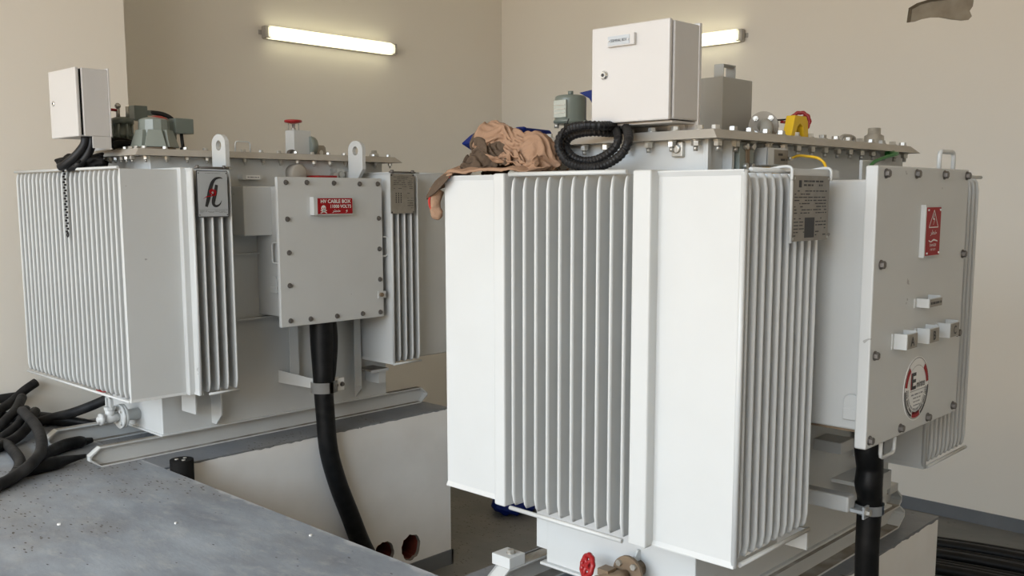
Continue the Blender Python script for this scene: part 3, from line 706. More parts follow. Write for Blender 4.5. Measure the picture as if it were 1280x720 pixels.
# dome relief device at far left end
bm = B(); c = (2.5, 2.11, .235)
lathe(bm, c, (0,0,1), [(0,.050),(.006,.056),(.012,.056),(.016,.052),(.08,.052),(.088,.050),(.092,.044),(.094,.02)], 32); cyl(bm, (2.5,2.11,.329), (2.5,2.11,.342), .009)
o = obj('oil_gauge', bm, 'castgreen', T1)
bm = B(); cyl(bm, (2.46,2.135,.222), (2.46,2.135,.236), .008, seg=8, mi=0); box(bm, 2.447, 2.452, 2.085, 2.137, .255, .31, 1)
for z in (.268,.28,.292): box(bm, 2.445, 2.4475, 2.09, 2.132, z, z+.003, 0)
obj('sight_glass', bm, ['zinc', 'glass'], o)
bm = B(); cyl(bm, (2.5,2.11,.182), (2.5,2.11,.238), .022); box(bm, 2.50, 2.56, 2.05, 2.115, .20, .245); cyl(bm, (2.5,2.11,.182), (2.5,2.11,.19), .035); obj('gauge_stem', bm, 'castlight', o)
# filter valve with flange, pipe elbow and red wheel
VF = B(); A = Vector((.55,.835,0)).normalized()   # valve axis away to the right-rear
A = Vector((.92,.39,0)).normalized()
c0 = Vector((2.845, 1.60, .222))
lathe(VF, c0, A, [(0,.046),(.012,.046)], 32); VF = obj('drain_flange', VF, 'coverpaint', T1)
VF['label'] = 'round flange with bolts'
u, v = frame_of(A)
for i in range(4):
    a = PI/4 + i*PI/2; p = c0 + (u*math.cos(a)+v*math.sin(a))*.033
    bm = B(); cyl(bm, p, p-A*.009, .009, seg=6, smooth=False); cyl(bm, p-A*.009, p-A*.015, .005, seg=8); obj('flange_bolt', bm, 'zinc', VF)
bm = B(); tube(bm, [c0, c0-A*.035+Vector((.004,-.01,.002)), c0-A*.075+Vector((.012,-.015,-.012)), c0-A*.085+Vector((.01,-.012,-.04))], .019, seg=14); obj('pipe_elbow', bm, 'greybox', VF)
bm = B(); lathe(bm, c0+A*.013, A, [(0,.046),(.010,.046),(.011,.026),(.05,.026),(.055,.018),(.12,.014)], 24); obj('valve_body', bm, 'boltdark', VF)
def wheel(bm, c, ax, r, tr, spokes=5, lobes=10, mi=0):
    ax = Vector(ax).normalized(); u, v = frame_of(ax); c = Vector(c); pts = []
    n = lobes*4
    for i in range(n):
        a = 2*PI*i/n; rr = r*(1+.05*math.cos(lobes*a)); pts.append(c + (u*math.cos(a)+v*math.sin(a))*rr)
    tube(bm, pts, tr, seg=8, straight=True, closed=True, mi=mi)
    for i in range(spokes):
        a = 2*PI*i/spokes+.3; tube(bm, [c, c + ax*tr*.5 + (u*math.cos(a)+v*math.sin(a))*r*.5, c + (u*math.cos(a)+v*math.sin(a))*r], tr*.8, seg=6, mi=mi)
    lathe(bm, c-ax*tr, ax, [(0,r*.28),(tr*2,r*.28)], 12, mi)
bm = B(); wheel(bm, (3.09, 1.60, .248), A, .030, .0065); obj('hand_wheel', bm, 'red', VF, label='red valve hand wheel')
bm = B(); tube(bm, [(2.93,1.62,.245),(2.97,1.60,.248),(3.00,1.59,.252)], .003, seg=6); box(bm, 2.955, 2.985, 1.59, 1.60, .236, .244, 1); obj('wire_seal', bm, ['black', 'red'], VF)
bm = B(); P = front(2.785, 1.50, .182)
panel(bm, P, [(0,0),(.030,0),(.040,.030),(.056,.041),(.074,.032),(.082,0),(.112,0),(.107,.048),(.094,.064),(.022,.064)], 0, .03); obj('lifting_lug', bm, 'yellow', T1, bevel=.002, label='yellow arch-shaped lifting lug')
bm = B(); tube(bm, [(3.45,1.62,.182),(3.45,1.62,.212),(3.50,1.62,.218),(3.55,1.62,.212),(3.55,1.62,.182)], .008, seg=8); obj('strap_handle', bm, 'coverpaint', T1)
bm = B(); lathe(bm, (3.68,1.60,.182), (0,0,1), [(0,.045),(.016,.045),(.022,.038),(.044,.036),(.05,.024),(.072,.024),(.074,.02)], 24); obj('filler_cap', bm, 'zinc', T1)
bm = B(); tube(bm, [(3.46,1.445,.150),(3.285,1.345,.140),(3.184,1.34,.126),(3.099,1.34,.109),(3.055,1.335,.092),(3.07,1.335,.078),(3.14,1.34,.074)], .006, seg=8); cyl(bm, (3.46,1.445,.138), (3.46,1.445,.158), .018, seg=8); obj('earth_wire', bm, 'green', T1, label='green earth wire')
# drain valve near the floor on the end face
DV = B(); lathe(DV, (2.353,1.70,-1.128), (-1,0,0), [(0,.025),(.05,.025),(.052,.052),(.064,.052)], 32); DV = obj('drain_valve', DV, ['brass'], T1)
for i in range(4):
    a = PI/4+i*PI/2; p = Vector((2.289, 1.70+.038*math.cos(a), -1.128+.038*math.sin(a)))
    bm = B(); cyl(bm, p, p-Vector((.009,0,0)), .010, seg=6, smooth=False); obj('flange_bolt', bm, 'zinc', DV)
bm = B(); lathe(bm, (2.289,1.70,-1.138), (-1,.6,0), [(0,.020),(.03,.022),(.04,.016),(.10,.013)], 16); box(bm, 2.235, 2.275, 1.73, 1.77, -1.135, -1.115); obj('valve_neck', bm, 'brass', DV)
bm = B(); wheel(bm, (2.255,1.825,-1.128), (-.75,.35,.25), .032, .0085, spokes=5, lobes=9); obj('hand_wheel', bm, 'red', DV, label='bright red valve wheel')
bm = B(); panel(bm, Pl((2.353,1.70,0), (-1,0,0), (0,0,1)), [(0,-1.215),(0,-1.07),(.012,-1.07),(.06,-1.13),(.06,-1.215)], -.004, .004); obj('valve_guard', bm, 'paint', T1)

# ================================================================== TRANSFORMER FAR
T2 = root('transformer', (3.0, 4.95, UP), 'grey-white finned power transformer at left rear with red HV cable box sign', 'transformer', 'oil-filled power transformers')
bm = B(); box(bm, 2.303, 3.76, 4.645, 5.22, -1.207, .203)
box(bm, 2.29, 3.772, 4.632, 5.23, -1.210, -1.200)
obj('tank', bm, 'paint', T2, bevel=.004)
z0, z1 = -.955, .137
radiator(T2, '-x', 4.41, .0532, 24, 2.29, .262, z0, z1)
bm = B(); box(bm, 2.03, 2.32, 4.390, 4.403, z0+.01, z1-.006); frustum(bm, (2.025, 2.315, 4.383, 4.41), (2.03, 2.315, 4.390, 4.403), z0, z0+.012); obj('end_fin', bm, 'paint', T2)
bm = B(); box(bm, 2.308, 2.344, 4.360, 4.645, z0-.004, z1+.004); obj('corner_post', bm, 'paint', T2, bevel=.004)
bm = B(); box(bm, 2.303, 2.36, 4.64, 4.66, z0, z1); obj('corner_angle', bm, 'paint', T2)
radiator(T2, '-y', 2.3923, .0503, 4, 4.648, .338, z0, z1)
broad_plate(T2, 2.338, 4.312, 4.40, z0, z1)
radiator(T2, '-y', 3.553, .0485, 5, 4.648, .338, z0, z1)
broad_plate(T2, 3.500+.048, 4.312, 4.648, z0, z1)
bm = B(); box(bm, 3.775, 4.20, 4.44, 4.452, z0+.0, z1); box(bm, 3.76, 3.78, 4.44, 4.66, z0, z1); tube(bm, [(3.775,4.446,z1),(4.2,4.446,z1)], .007, straight=True); tube(bm, [(3.775,4.446,z0),(4.2,4.446,z0)], .007, straight=True); obj('end_fin', bm, 'paint', T2)
radiator(T2, '+x', 4.49, .0532, 21, 3.77, .42, z0, z1)
rail(T2, 1.935, 4.115, 4.665, UP, -1.21, w=.04)
rail(T2, 1.935, 4.115, 5.18, UP, -1.21, w=.05)
# stiffeners, gussets, shelf lines
def angle(x0, x1, zt, zb, chop):
    bm = B(); P = Pl((x1, 4.645, 0), (0,-1,0), (0,0,1)); panel(bm, P, [(0,zb),(0,zt),(.06,zt),(.06,zb+chop)], -.006, 0)
    box(bm, x0, x1, 4.585, 4.590, zb+chop+.02, zt); return bm
obj('tank_stiffener', angle(3.035, 3.085, -.2, -1.02, .0), 'paint', T2)
obj('tank_stiffener', angle(3.478, 3.52, -.2, -1.19, .06), 'paint', T2)
bm = B(); panel(bm, Pl((2.585, 4.645, 0), (0,-1,0), (0,0,1)), [(0,-1.185),(.045,-1.185),(.10,-1.13),(.10,-.95),(0,-.95)], 0, .008); obj('support_gusset', bm, 'paint', T2)
bm = B(); panel(bm, Pl((2.40, 4.645, 0), (0,-1,0), (0,0,1)), [(.03,-1.085),(.17,-1.085),(.17,-.957),(.03,-.957)], -.004, .004)
obj('support_gusset', bm, 'paint', T2)
bm = B(); box(bm, 2.62, 3.5, 4.615, 4.645, -.304, -.296); box(bm, 2.62, 3.5, 4.615, 4.645, -.655, -.645); obj('tank_ledge', bm, 'paint', T2)
bm = B(); box(bm, 3.53, 3.66, 4.50, 4.645, -1.02, -1.012, 1); box(bm, 3.53, 3.66, 4.497, 4.503, -1.028, -1.012, 0); box(bm, 3.60, 3.652, 4.515, 4.645, -1.10, -1.02, 0); obj('support_shelf', bm, ['paint', 'dirt'], T2)
# cover and lifting lugs
cover(T2, 2.20, 3.87, 4.585, 5.185, .203, .034, .034, 15, 8)
def lug(x, name='lifting_eye'):
    bm = B(); P = Pl((x, 4.645, 0), (0,-1,0), (0,0,1))
    pts = [(0,.205),(0,.09),(.20,.09),(.20,.16)]
    outer = [(-.005,.06),(.12,.06),(.205,.155),(.205,.265)] + [(.14+.065*math.cos(t*PI/10), .265+.05*math.sin(t*PI/10)) for t in range(1, 10)] + [(.075,.265),(.075,.14),(-.005,.14)]
    hole = [(.14+.026*math.cos(2*PI*i/18), .258+.026*math.sin(2*PI*i/18)) for i in range(18)]
    for c in (0, .022):
        a = [bm.verts.new(P.at(*q, c)) for q in outer]; h = [bm.verts.new(P.at(*q, c)) for q in hole]
        es = [bm.edges.new((a[i], a[(i+1)%len(a)])) for i in range(len(a))] + [bm.edges.new((h[i], h[(i+1)%18])) for i in range(18)]
        bmesh.ops.triangle_fill(bm, use_beauty=True, edges=es)
        if c == 0: a0, h0 = a, h
    for s, q in ((a0, a), (h0, h)):
        for i in range(len(s)): bm.faces.new((s[i], s[(i+1)%len(s)], q[(i+1)%len(s)], q[i]))
    return obj(name, bm, 'paint', T2)
lug(2.62); lug(3.475)
for x0, x1 in ((2.81, 2.90),):
    bm = B(); staple(bm, [(x0,4.70,.235),(x0,4.70,.295),(x1,4.70,.295),(x1,4.70,.235)], .004); obj('rod_handle', bm, 'paint', T2)
bm = B(); P = front(3.50, 4.95, .237); h = [(0,0),(.08,0),(.072,.06),(.06,.072),(.02,.072),(.008,.06)]; panel(bm, P, h, -.01, 0); disc(bm, P, .04, .028, .013, .016, 0, .002, 1); obj('cover_eye', bm, ['coverpaint', 'signwhite'], T2)
bm = B(); lathe(bm, (3.76,4.72,.237), (0,0,1), [(0,.03),(.02,.028),(.025,.018),(.04,.016)], 16); obj('filler_cap', bm, 'zinc', T2)
# terminal box
TB = B(); box(TB, 2.035, 2.160, 4.752, 5.068, .292, .612); TB = obj('terminal_box', TB, 'paint_b', T2, bevel=.004)
bm = B(); box(bm, 2.006, 2.024, 4.755, 5.07, .290, .614); obj('door', bm, 'paint_b', TB, bevel=.005)
bm = B(); box(bm, 2.024, 2.035, 4.762, 5.06, .298, .606); obj('door_gasket', bm, 'rubber', TB)
bm = B(); lathe(bm, (2.006,5.02,.458), (-1,0,0), [(0,.013),(.003,.013),(.006,.009)]); cyl(bm, (2.0,5.02,.458), (1.999,5.02,.458), .005, seg=8, mi=1); obj('lock', bm, ['chrome', 'print'], TB)
bm = B(); box(bm, 2.16, 2.166, 4.745, 5.06, .232, .618); box(bm, 2.07, 2.166, 4.745, 4.751, .236, .292); obj('mounting_bracket', bm, 'paint_b', TB)
bm = B(); tube(bm, [(2.06,4.80,.292),(2.05,4.80,.25),(2.02,4.83,.20),(1.99,4.88,.16),(1.98,4.92,.148)], .021, seg=10); obj('conduit', bm, 'black', T2, label='left black conduit')
bm = B(); tube(bm, [(2.085,4.79,.292),(2.08,4.79,.25),(2.06,4.81,.195),(2.03,4.85,.155),(2.01,4.90,.145)], .021, seg=10); obj('conduit', bm, 'black', T2, label='right black conduit')
# chain strap hanging over the fins
bm = B()
pts = [(2.018, 4.97, .148 - .0135*i) for i in range(24)]
for i, p in enumerate(pts):
    q = (p[0]-.004*(i % 2), p[1]+.003*(i % 2)-.003*i/24, p[2]); box(bm, q[0]-.005, q[0]+.004, q[1]-.004, q[1]+.005, q[2]-.010, q[2])
tube(bm, [(2.016,4.965,-.17),(2.014,4.955,-.185),(2.014,4.965,-.195),(2.014,4.975,-.185),(2.016,4.968,-.17)], .003, seg=6)
tag(obj('hanging_strap', bm, 'black'), 'thin black notched strap hanging down the fins of the left transformer', 'strap')
# crumpled black bag lying on the fins
bm = B(); bmesh.ops.create_icosphere(bm, subdivisions=5, radius=1)
for v in bm.verts:
    d = v.co.copy(); q = 1 + .55*noise.noise(d*1.6+Vector((3,1,2))) + .22*noise.noise(d*4.5)
    v.co = Vector((d.x*.085*q, d.y*.17*q, max(d.z*.062*q, -.02)))
    v.co += Vector((2.10, 4.94, .162))
for f in bm.faces: f.smooth = True
tag(obj('plastic_bag', bm, 'rubber'), 'crumpled black plastic bag on the fins below the small white box', 'bag')
# pressure relief device, green-grey housing with red cap
PR = B(); c = Vector((2.385, 4.75, .237))
prof = [(0,.085),(.02,.085),(.025,.078),(.135,.074),(.143,.06),(.150,.03)]
lathe(PR, c+Vector((0,0,.012)), (0,0,1), prof, 12, smooth=False); PR = obj('pressure_relief_valve', PR, 'castlight', T2)
for k in range(6):
    a = math.radians(-115 + 60*k); d = Vector((math.cos(a), math.sin(a), 0)); t = Vector((-d.y, d.x, 0))
    bm = B(); q = c + Vector((0,0,.012)); vs = []
    for z, w, r in ((0,.052,.106),(.085,.033,.084)):
        vs += [bm.verts.new(q + d*(r) + t*w*s + Vector((0,0,z))) for s in (-1,1)] + [bm.verts.new(q + d*.05 + t*w*s + Vector((0,0,z))) for s in (1,-1)]
    for f in ((0,1,2,3),(7,6,5,4),(0,4,5,1),(1,5,6,2),(2,6,7,3),(3,7,4,0)): bm.faces.new([vs[j] for j in f])
    obj('housing_rib', bm, 'castlight', PR, bevel=.002)
bm = B(); lathe(bm, c+Vector((0,0,.0)), (0,0,1), [(0,.10),(.012,.10)], 24); obj('base_flange', bm, 'brass', PR)
bm = B(); lathe(bm, c+Vector((.02,0,.148)), (0,0,1), [(0,.055),(.012,.045),(.022,.02)], 20); obj('indicator_cap', bm, 'red', PR, label='red domed cap')
bm = B(); box(bm, 2.475, 2.575, 4.70, 4.775, .322, .398); box(bm, 2.44, 2.49, 4.72, 4.77, .29, .385); obj('contact_box', bm, 'castgreen', PR, bevel=.003)
bm = B(); tube(bm, [(2.515,4.72,.325),(2.513,4.71,.28),(2.512,4.70,.237)], .009, seg=8, straight=True); cyl(bm, (2.512,4.70,.237), (2.512,4.70,.252), .016); obj('contact_cable', bm, 'black', PR)
# gas relay tower
GR = B(); c = Vector((2.325, 4.97, .237))
lathe(GR, c, (0,0,1), [(0,.055),(.05,.055),(.052,.047),(.07,.047),(.072,.052),(.085,.052),(.087,.047),(.135,.047),(.137,.057),(.16,.057),(.165,.05),(.172,.03)], 24); GR = obj('gas_relay', GR, 'castgreen', T2)
for k in range(8):
    a = k*PI/4; d = Vector((math.cos(a), math.sin(a), 0)); bm = B(); p = c + d*.050
    cyl(bm, p+Vector((0,0,.06)), p+Vector((0,0,.135)), .006, seg=8); obj('tie_bolt', bm, 'castlight', GR)
bm = B(); cyl(bm, c+Vector((-.02,0,.17)), c+Vector((-.02,0,.215)), .010, seg=10); lathe(bm, c+Vector((-.02,0,.215)), (0,0,1), [(0,.008),(.008,.016),(.016,.016),(.026,.006)], 12); cyl(bm, c+Vector((.02,-.02,.17)), c+Vector((.02,-.02,.225)), .009, seg=8); obj('test_cock', bm, 'zinc', GR)
bm = B(); tube(bm, [c+Vector((-.02,0,.205)), c+Vector((-.075,0,.207))], .007, straight=True, seg=8); obj('red_lever', bm, 'red', GR)
bm = B(); box(bm, 2.375, 2.445, 4.93, 5.0, .395, .47); box(bm, 2.44, 2.48, 4.94, 4.98, .425, .45); obj('connection_box', bm, 'castgreen', GR, bevel=.003)
bm = B(); tube(bm, [(2.47,4.95,.44),(2.53,4.93,.432),(2.57,4.91,.405),(2.58,4.90,.36),(2.56,4.92,.30),(2.50,5.0,.26)], .012, seg=8); obj('relay_cable', bm, 'black', GR)
bm = B(); tube(bm, [(2.19,4.82,.25),(2.24,4.83,.265),(2.32,4.84,.26),(2.42,4.88,.25)], .020, seg=8); tube(bm, [(2.18,4.86,.27),(2.26,4.87,.285),(2.36,4.90,.27)], .015, seg=8); obj('cable_bundle', bm, 'rubber', T2)
# boxed valve with red wheel on the cover
VB = B(); box(VB, 3.315, 3.435, 4.90, 4.99, .237, .388); VB = obj('valve_box', VB, 'paint', T2, bevel=.003)
bm = B(); lathe(bm, (3.333,4.93,.425), (0,0,1), [(0,.012),(.008,.05),(.018,.052),(.022,.046),(.023,.01)], 20); obj('hand_wheel', bm, 'red', VB, label='small red wheel')
bm = B()
for x in (3.30, 3.37): cyl(bm, (x,4.93,.388), (x,4.93,.428), .003, seg=6)
lathe(bm, (3.334,4.93,.388), (0,0,1), [(0,.014),(.01,.014),(.015,.008),(.035,.01)], 10); obj('valve_spindle', bm, 'zinc', VB)
bm = B(); lathe(bm, (3.44,4.93,.300), (1,0,0), [(-.02,.062),(.0,.062),(.028,.055),(.043,.035),(.046,.0)], 24); cyl(bm, (3.42,4.93,.237), (3.42,4.93,.30), .03); obj('valve_bonnet', bm, 'castlight', VB)
bm = B(); cyl(bm, (3.27,4.88,.250), (3.27,4.85,.250), .022, seg=14); cyl(bm, (3.27,4.85,.25), (3.27,4.83,.25), .012, seg=8); cyl(bm, (3.25,4.86,.215), (3.25,4.83,.215), .017, seg=10); obj('sample_cock', bm, 'boltdark', VB)
# things on the front band of the tank
bm = B(); P = front(2.786, 4.60, .095); box(bm, 2.786, 2.90, 4.598, 4.645, .092, .118); rect(bm, P, .02, .105, 0, .02, 0, .003, 1); fineprint(bm, P, .028, .098, .004, .016, 1, .0036, 2, 3); obj('rating_tag', bm, ['paint', 'signwhite', 'printgrey'], T2)
bm = B(); lathe(bm, (3.13,4.645,.13), (0,-1,0), [(0,.05),(.06,.05),(.065,.042),(.07,.01)], 24); obj('bushing_pipe', bm, 'coverpaint', T2)
bm = B(); box(bm, 3.20, 3.32, 4.50, 4.645, .085, .118); obj('red_tag_block', bm, 'red', T2)
bm = B(); box(bm, 3.38, 3.43, 4.58, 4.645, .09, .16); cyl(bm, (3.36,4.60,.12), (3.36,4.56,.12), .018, seg=12); cyl(bm, (3.405,4.58,.125), (3.405,4.565,.125), .02); obj('earth_clamp', bm, 'zinc', T2, bevel=.002)
# company sign on the near fins
P = front(2.360, 4.296, -.093)
bm = B(); rrect(bm, P, -.004, .160, -.002, .220, .004, -.004, 0, 1); rect(bm, P, 0, .156, .002, .216, 0, .0015, 0)
fineprint(bm, P, .04, .118, .203, .209, 1, .002, 3, 31, holes=0)
stroke(bm, P, [(.040,.048),(.052,.085),(.062,.125),(.075,.160),(.092,.180),(.115,.186),(.132,.182)], [.014,.020,.021,.018,.012,.008,.002], .003, 1)
stroke(bm, P, [(.098,.152),(.090,.115),(.080,.080),(.078,.062),(.086,.052),(.100,.052),(.114,.062),(.122,.078)], [.015,.019,.020,.016,.012,.010,.006,.001], .003, 1)
stroke(bm, P, [(.026,.086),(.045,.096),(.070,.100),(.088,.112),(.07,.128),(.06,.118),(.082,.104),(.092,.122),(.07,.134)], [.001,.004,.005,.006,.006,.006,.006,.005,.002], .004, 2)
stroke(bm, P, [(.06,.108),(.075,.125),(.09,.108),(.08,.098)], [.004,.006,.006,.003], .0045, 2)
rect(bm, P, 0, .156, .034, .0355, .0015, .0022, 3); fineprint(bm, P, .006, .150, .018, .032, 3, .0024, 3, 9, holes=.05)
for x, y in ((.005,.207),(.151,.207),(.005,.009),(.151,.009)): disc(bm, P, x, y, .003, .003, .0015, .003, 1, 8)
obj('company_sign', bm, ['signgrey', 'print', 'signred', 'printgrey'], T2, label='grey plate with black and red script logo')
bm = B(); tube(bm, [(2.35,4.30,.140),(2.53,4.30,.140)], .005, straight=True, seg=8)
for x in (2.365, 2.505): cyl(bm, (x,4.30,.135), (x,4.30,.152), .008, seg=8)
obj('sign_hanger', bm, 'boltdark', T2)
P = front(3.535, 4.296, -.093)
bm = B(); rect(bm, P, 0, .172, 0, .222, -.003, 0, 0); rect(bm, P, .006, .11, .004, .125, 0, .001, 1)
fineprint(bm, P, .02, .16, .135, .21, 7, .0015, 2, seed=21, lead=.25, holes=.3); fineprint(bm, P, .12, .165, .01, .12, 8, .0015, 2, seed=22, lead=.2, holes=.4)
for i in range(3):
    for j in range(5): rect(bm, P, .035+.018*i, .041+.018*i, .06+.012*j, .068+.012*j, .001, .0018, 2)
for x, y in ((.006,.214),(.166,.214),(.006,.007),(.166,.007)): disc(bm, P, x, y, .004, .004, 0, .004, 2, 8)
obj('nameplate', bm, ['etchedlight', 'etchedlight', 'print'], T2)
bm = B(); tube(bm, [(3.53,4.30,.138),(3.72,4.30,.138)], .005, straight=True, seg=8)
for x in (3.55, 3.70): cyl(bm, (x,4.30,.132), (x,4.30,.15), .010, seg=8)
obj('sign_hanger', bm, 'boltdark', T2)
# HV cable box
CB = B(); box(CB, 2.885, 3.46, 4.36, 4.645, -.632, .056); box(CB, 2.72, 2.90, 4.49, 4.645, -.20, .056)
CB = obj('cable_box', CB, 'paint', T2, bevel=.006)
bm = B(); box(bm, 2.887, 2.893, 4.486, 4.492, -.2, .056); obj('box_seam', bm, 'paint', CB)
bm = B(); rrect(bm, front(0, 4.36, 0), 2.825, 3.505, -.675, .103, .006, 0, .022); obj('cover_plate', bm, 'paint', CB, bevel=.003)
for x, z in ((2.877,.075),(3.005,.076),(3.178,.074),(3.35,.071),(3.476,.072),(2.88,-.113),(2.884,-.287),(2.882,-.458),(2.881,-.643),(3.006,-.644),(3.178,-.644),(3.353,-.646),(3.478,-.648),(3.479,-.119),(3.480,-.290),(3.480,-.462)):
    inst('cover_plate_bolt', ME_DARK, CB, (x, 4.338, z), FY)
bm = B(); staple(bm, [(3.50,4.35,-.225),(3.548,4.35,-.225),(3.548,4.35,-.333),(3.50,4.35,-.333)], .005); obj('handle', bm, 'paint', CB)
bm = B(); staple(bm, [(2.885,4.40,-.236),(2.862,4.462,-.236),(2.862,4.462,-.345),(2.885,4.40,-.345)], .005); obj('handle', bm, 'paint', CB)
bm = B(); P = leftf(2.885, 4.505, -.502); rrect(bm, P, 0, .055, 0, .085, .022, 0, .012); rect(bm, P, 0, .055, -.003, .03, 0, .014); obj('cable_box_vent', bm, 'paint', CB, bevel=.003)
bm = B(); box(bm, 3.462, 3.515, 4.33, 4.345, -.567, -.53); cyl(bm, (3.48,4.33,-.548), (3.48,4.318,-.548), .012, seg=10, mi=1); obj('earth_terminal', bm, ['paint', 'brass'], CB)
P = front(3.045, 4.305, -.092)
bm = B(); box(bm, 3.022, 3.045, 4.303, 4.34, -.094, 0, 0); rrect(bm, P, -.02, .232, -.002, .091, .004, -.004, 0, 0); rrect(bm, P, 0, .228, .003, .086, .004, 0, .0015, 1)
text(bm, P, 'HV CABLE BOX', .118, .060, .020, .003, 2, w=.195, bold=.02)
text(bm, P, '11000 VOLTS', .150, .034, .018, .003, 2, w=.135, bold=.02)
# skull and crossbones
disc(bm, P, .038, .034, .014, .015, .0015, .003, 2, 18); rect(bm, P, .030, .046, .016, .026, .0015, .003, 2)
for x in (.032, .044): disc(bm, P, x, .033, .0035, .004, .003, .0035, 1, 8)
for s in (-1, 1): stroke(bm, P, [(.038-.02*s,.008),(.038,.015),(.038+.02*s,.022)], [.004,.004,.004], .0032, 2)
text(bm, P, '\uFEAE\uFEC4\uFEA7', .12, .008, .020, .003, 2, w=.055, bold=.01)
stroke(bm, P, [(.192,.026),(.184,.018),(.192,.018),(.182,.008)], [.001,.004,.004,.001], .003, 2)
obj('danger_sign', bm, ['paint', 'signred', 'signwhite'], CB, label='red sign reading HV CABLE BOX 11000 VOLTS')
# cable clamp arm
bm = B(); panel(bm, Pl((2.995, 4.64, 0), (Vector((.11,-.27,0))), (0,0,1)), [(0,-1.025),(.29,-1.05),(.29,-1.0),(0,-.955)], 0, .006)
obj('clamp_arm', bm, 'paint', T2)
bm = B(); c = Vector((3.125, 4.40, 0)); n = 18
ring = [(c.x+.075*math.cos(2*PI*i/n), c.y+.070*math.sin(2*PI*i/n)) for i in range(n)]
a = [[bm.verts.new((x, y, z)) for x, y in ring] for z in (-1.065, -1.005)]
for i in range(n): f = bm.faces.new((a[0][i], a[0][(i+1)%n], a[1][(i+1)%n], a[1][i])); f.smooth = True
bmesh.ops.solidify(bm, geom=bm.faces[:], thickness=.006)
box(bm, 3.18, 3.25, 4.385, 4.392, -1.068, -1.0); box(bm, 3.19, 3.245, 4.43, 4.437, -1.078, -1.0)
obj('cable_clamp', bm, 'signwhite', T2)
inst('clamp_bolt', ME_DARK, T2, (3.19, 4.382, -1.035), FY); inst('clamp_bolt', ME_DARK, T2, (3.235, 4.385, -1.035), FY)
# drain valve at the end face
DV = B(); yv, zv = 4.905, -1.128; lathe(DV, (2.303,yv,zv), (-1,0,0), [(0,.030),(.078,.030),(.080,.063),(.091,.063),(.093,.060),(.095,.063),(.108,.063)], 32); DV = obj('drain_valve', DV, 'paint', T2)
for i in range(4):
    a = PI/4+i*PI/2; p = Vector((2.195, yv+.045*math.cos(a), zv+.045*math.sin(a))); bm = B(); cyl(bm, p, p-Vector((.010,0,0)), .010, seg=6, smooth=False); obj('flange_bolt', bm, 'paint', DV)
bm = B(); lathe(bm, (2.195,yv,zv), (-1,0,0), [(0,.022),(.03,.027),(.06,.027),(.065,.02),(.080,.02),(.082,.030),(.100,.030),(.102,.014),(.112,.014)], 18)
cyl(bm, (2.150,yv,zv), (2.150,yv,zv+.05), .024, seg=14); cyl(bm, (2.150,yv,zv+.045), (2.150,yv,zv+.06), .030, seg=8, smooth=False); obj('valve_body', bm, 'paint', DV)
bm = B(); box(bm, 2.142, 2.158, yv-.030, yv-.020, zv+.06, zv+.140); box(bm, 2.142, 2.158, yv+.020, yv+.030, zv+.06, zv+.140); box(bm, 2.142, 2.158, yv-.030, yv+.030, zv+.105, zv+.113); cyl(bm, (2.150,yv,zv+.05), (2.150,yv,zv+.145), .006, seg=8); obj('valve_yoke', bm, 'paint', DV)
bm = B(); wheel(bm, (2.150,yv+.01,zv+.148), (0,0,1), .050, .006, 4, 8); obj('hand_wheel', bm, 'red', DV, label='red valve wheel under the fins')

# ================================================================== power cables
def cable(name, pts, r, label, cat='cable', m='cable', radii=None, n=8, group=None, seg=14):
    bm = B(); tube(bm, pts, r, seg=seg, n=n, radii=radii); return tag(obj(name, bm, m), label, cat, group)
bm = B()
tube(bm, [(3.13,4.415,-.64),(3.125,4.41,-.80),(3.12,4.40,-.95),(3.12,4.40,-1.04),(3.125,4.395,-1.20),(3.135,4.385,-1.40),(3.185,4.375,-1.60),(3.26,4.37,-1.80),(3.33,4.37,-1.98),(3.40,4.37,-2.12),(3.46,4.36,-2.28)], .052, seg=16, radii=[.068,.064,.058,.054,.053,.053,.053,.054,.056,.056,.056])
tube(bm, [(3.175,4.39,-.64),(3.178,4.38,-.78),(3.16,4.375,-.93),(3.15,4.38,-1.0)], .028, seg=10)
tag(obj('power_cable', bm, 'cable'), 'thick black cable dropping from the HV cable box in an arc to the pit', 'cable')
bm = B()
tube(bm, [(2.87,1.22,-.64),(2.87,1.22,-.72),(2.868,1.22,-.77),(2.882,1.22,-.83),(2.878,1.22,-.88),(2.890,1.22,-.92),(2.893,1.22,-.96),(2.889,1.22,-1.08),(2.894,1.22,-1.18),(2.90,1.22,-1.45),(2.91,1.22,-1.8),(2.92,1.22,-2.1),(2.93,1.22,-2.33)], .04, seg=18, n=6, radii=[.044,.045,.043,.040,.042,.038,.037,.036,.036,.036,.036,.037,.037])
tag(obj('power_cable', bm, 'cable'), 'thick black cable dropping straight down from the near transformer cable box', 'cable')
bm = B(); c = Vector((2.892, 1.22, 0)); n = 18; ring = [(c.x+.046*math.cos(2*PI*i/n), c.y+.044*math.sin(2*PI*i/n)) for i in range(n)]
a = [[bm.verts.new((x, y, z)) for x, y in ring] for z in (-.975, -.945)]
for i in range(n): f = bm.faces.new((a[0][i], a[0][(i+1)%n], a[1][(i+1)%n], a[1][i])); f.smooth = True
bmesh.ops.solidify(bm, geom=bm.faces[:], thickness=.004)
box(bm, 2.82, 2.855, 1.205, 1.211, -.978, -.940); box(bm, 2.925, 2.95, 1.20, 1.206, -.975, -.935); box(bm, 2.82, 2.835, 1.211, 1.25, -.962, -.952)
obj('cable_clamp', bm, 'signgrey', T1); inst('clamp_bolt', ME_HEAD, T1, (2.838, 1.205, -.958), FY)
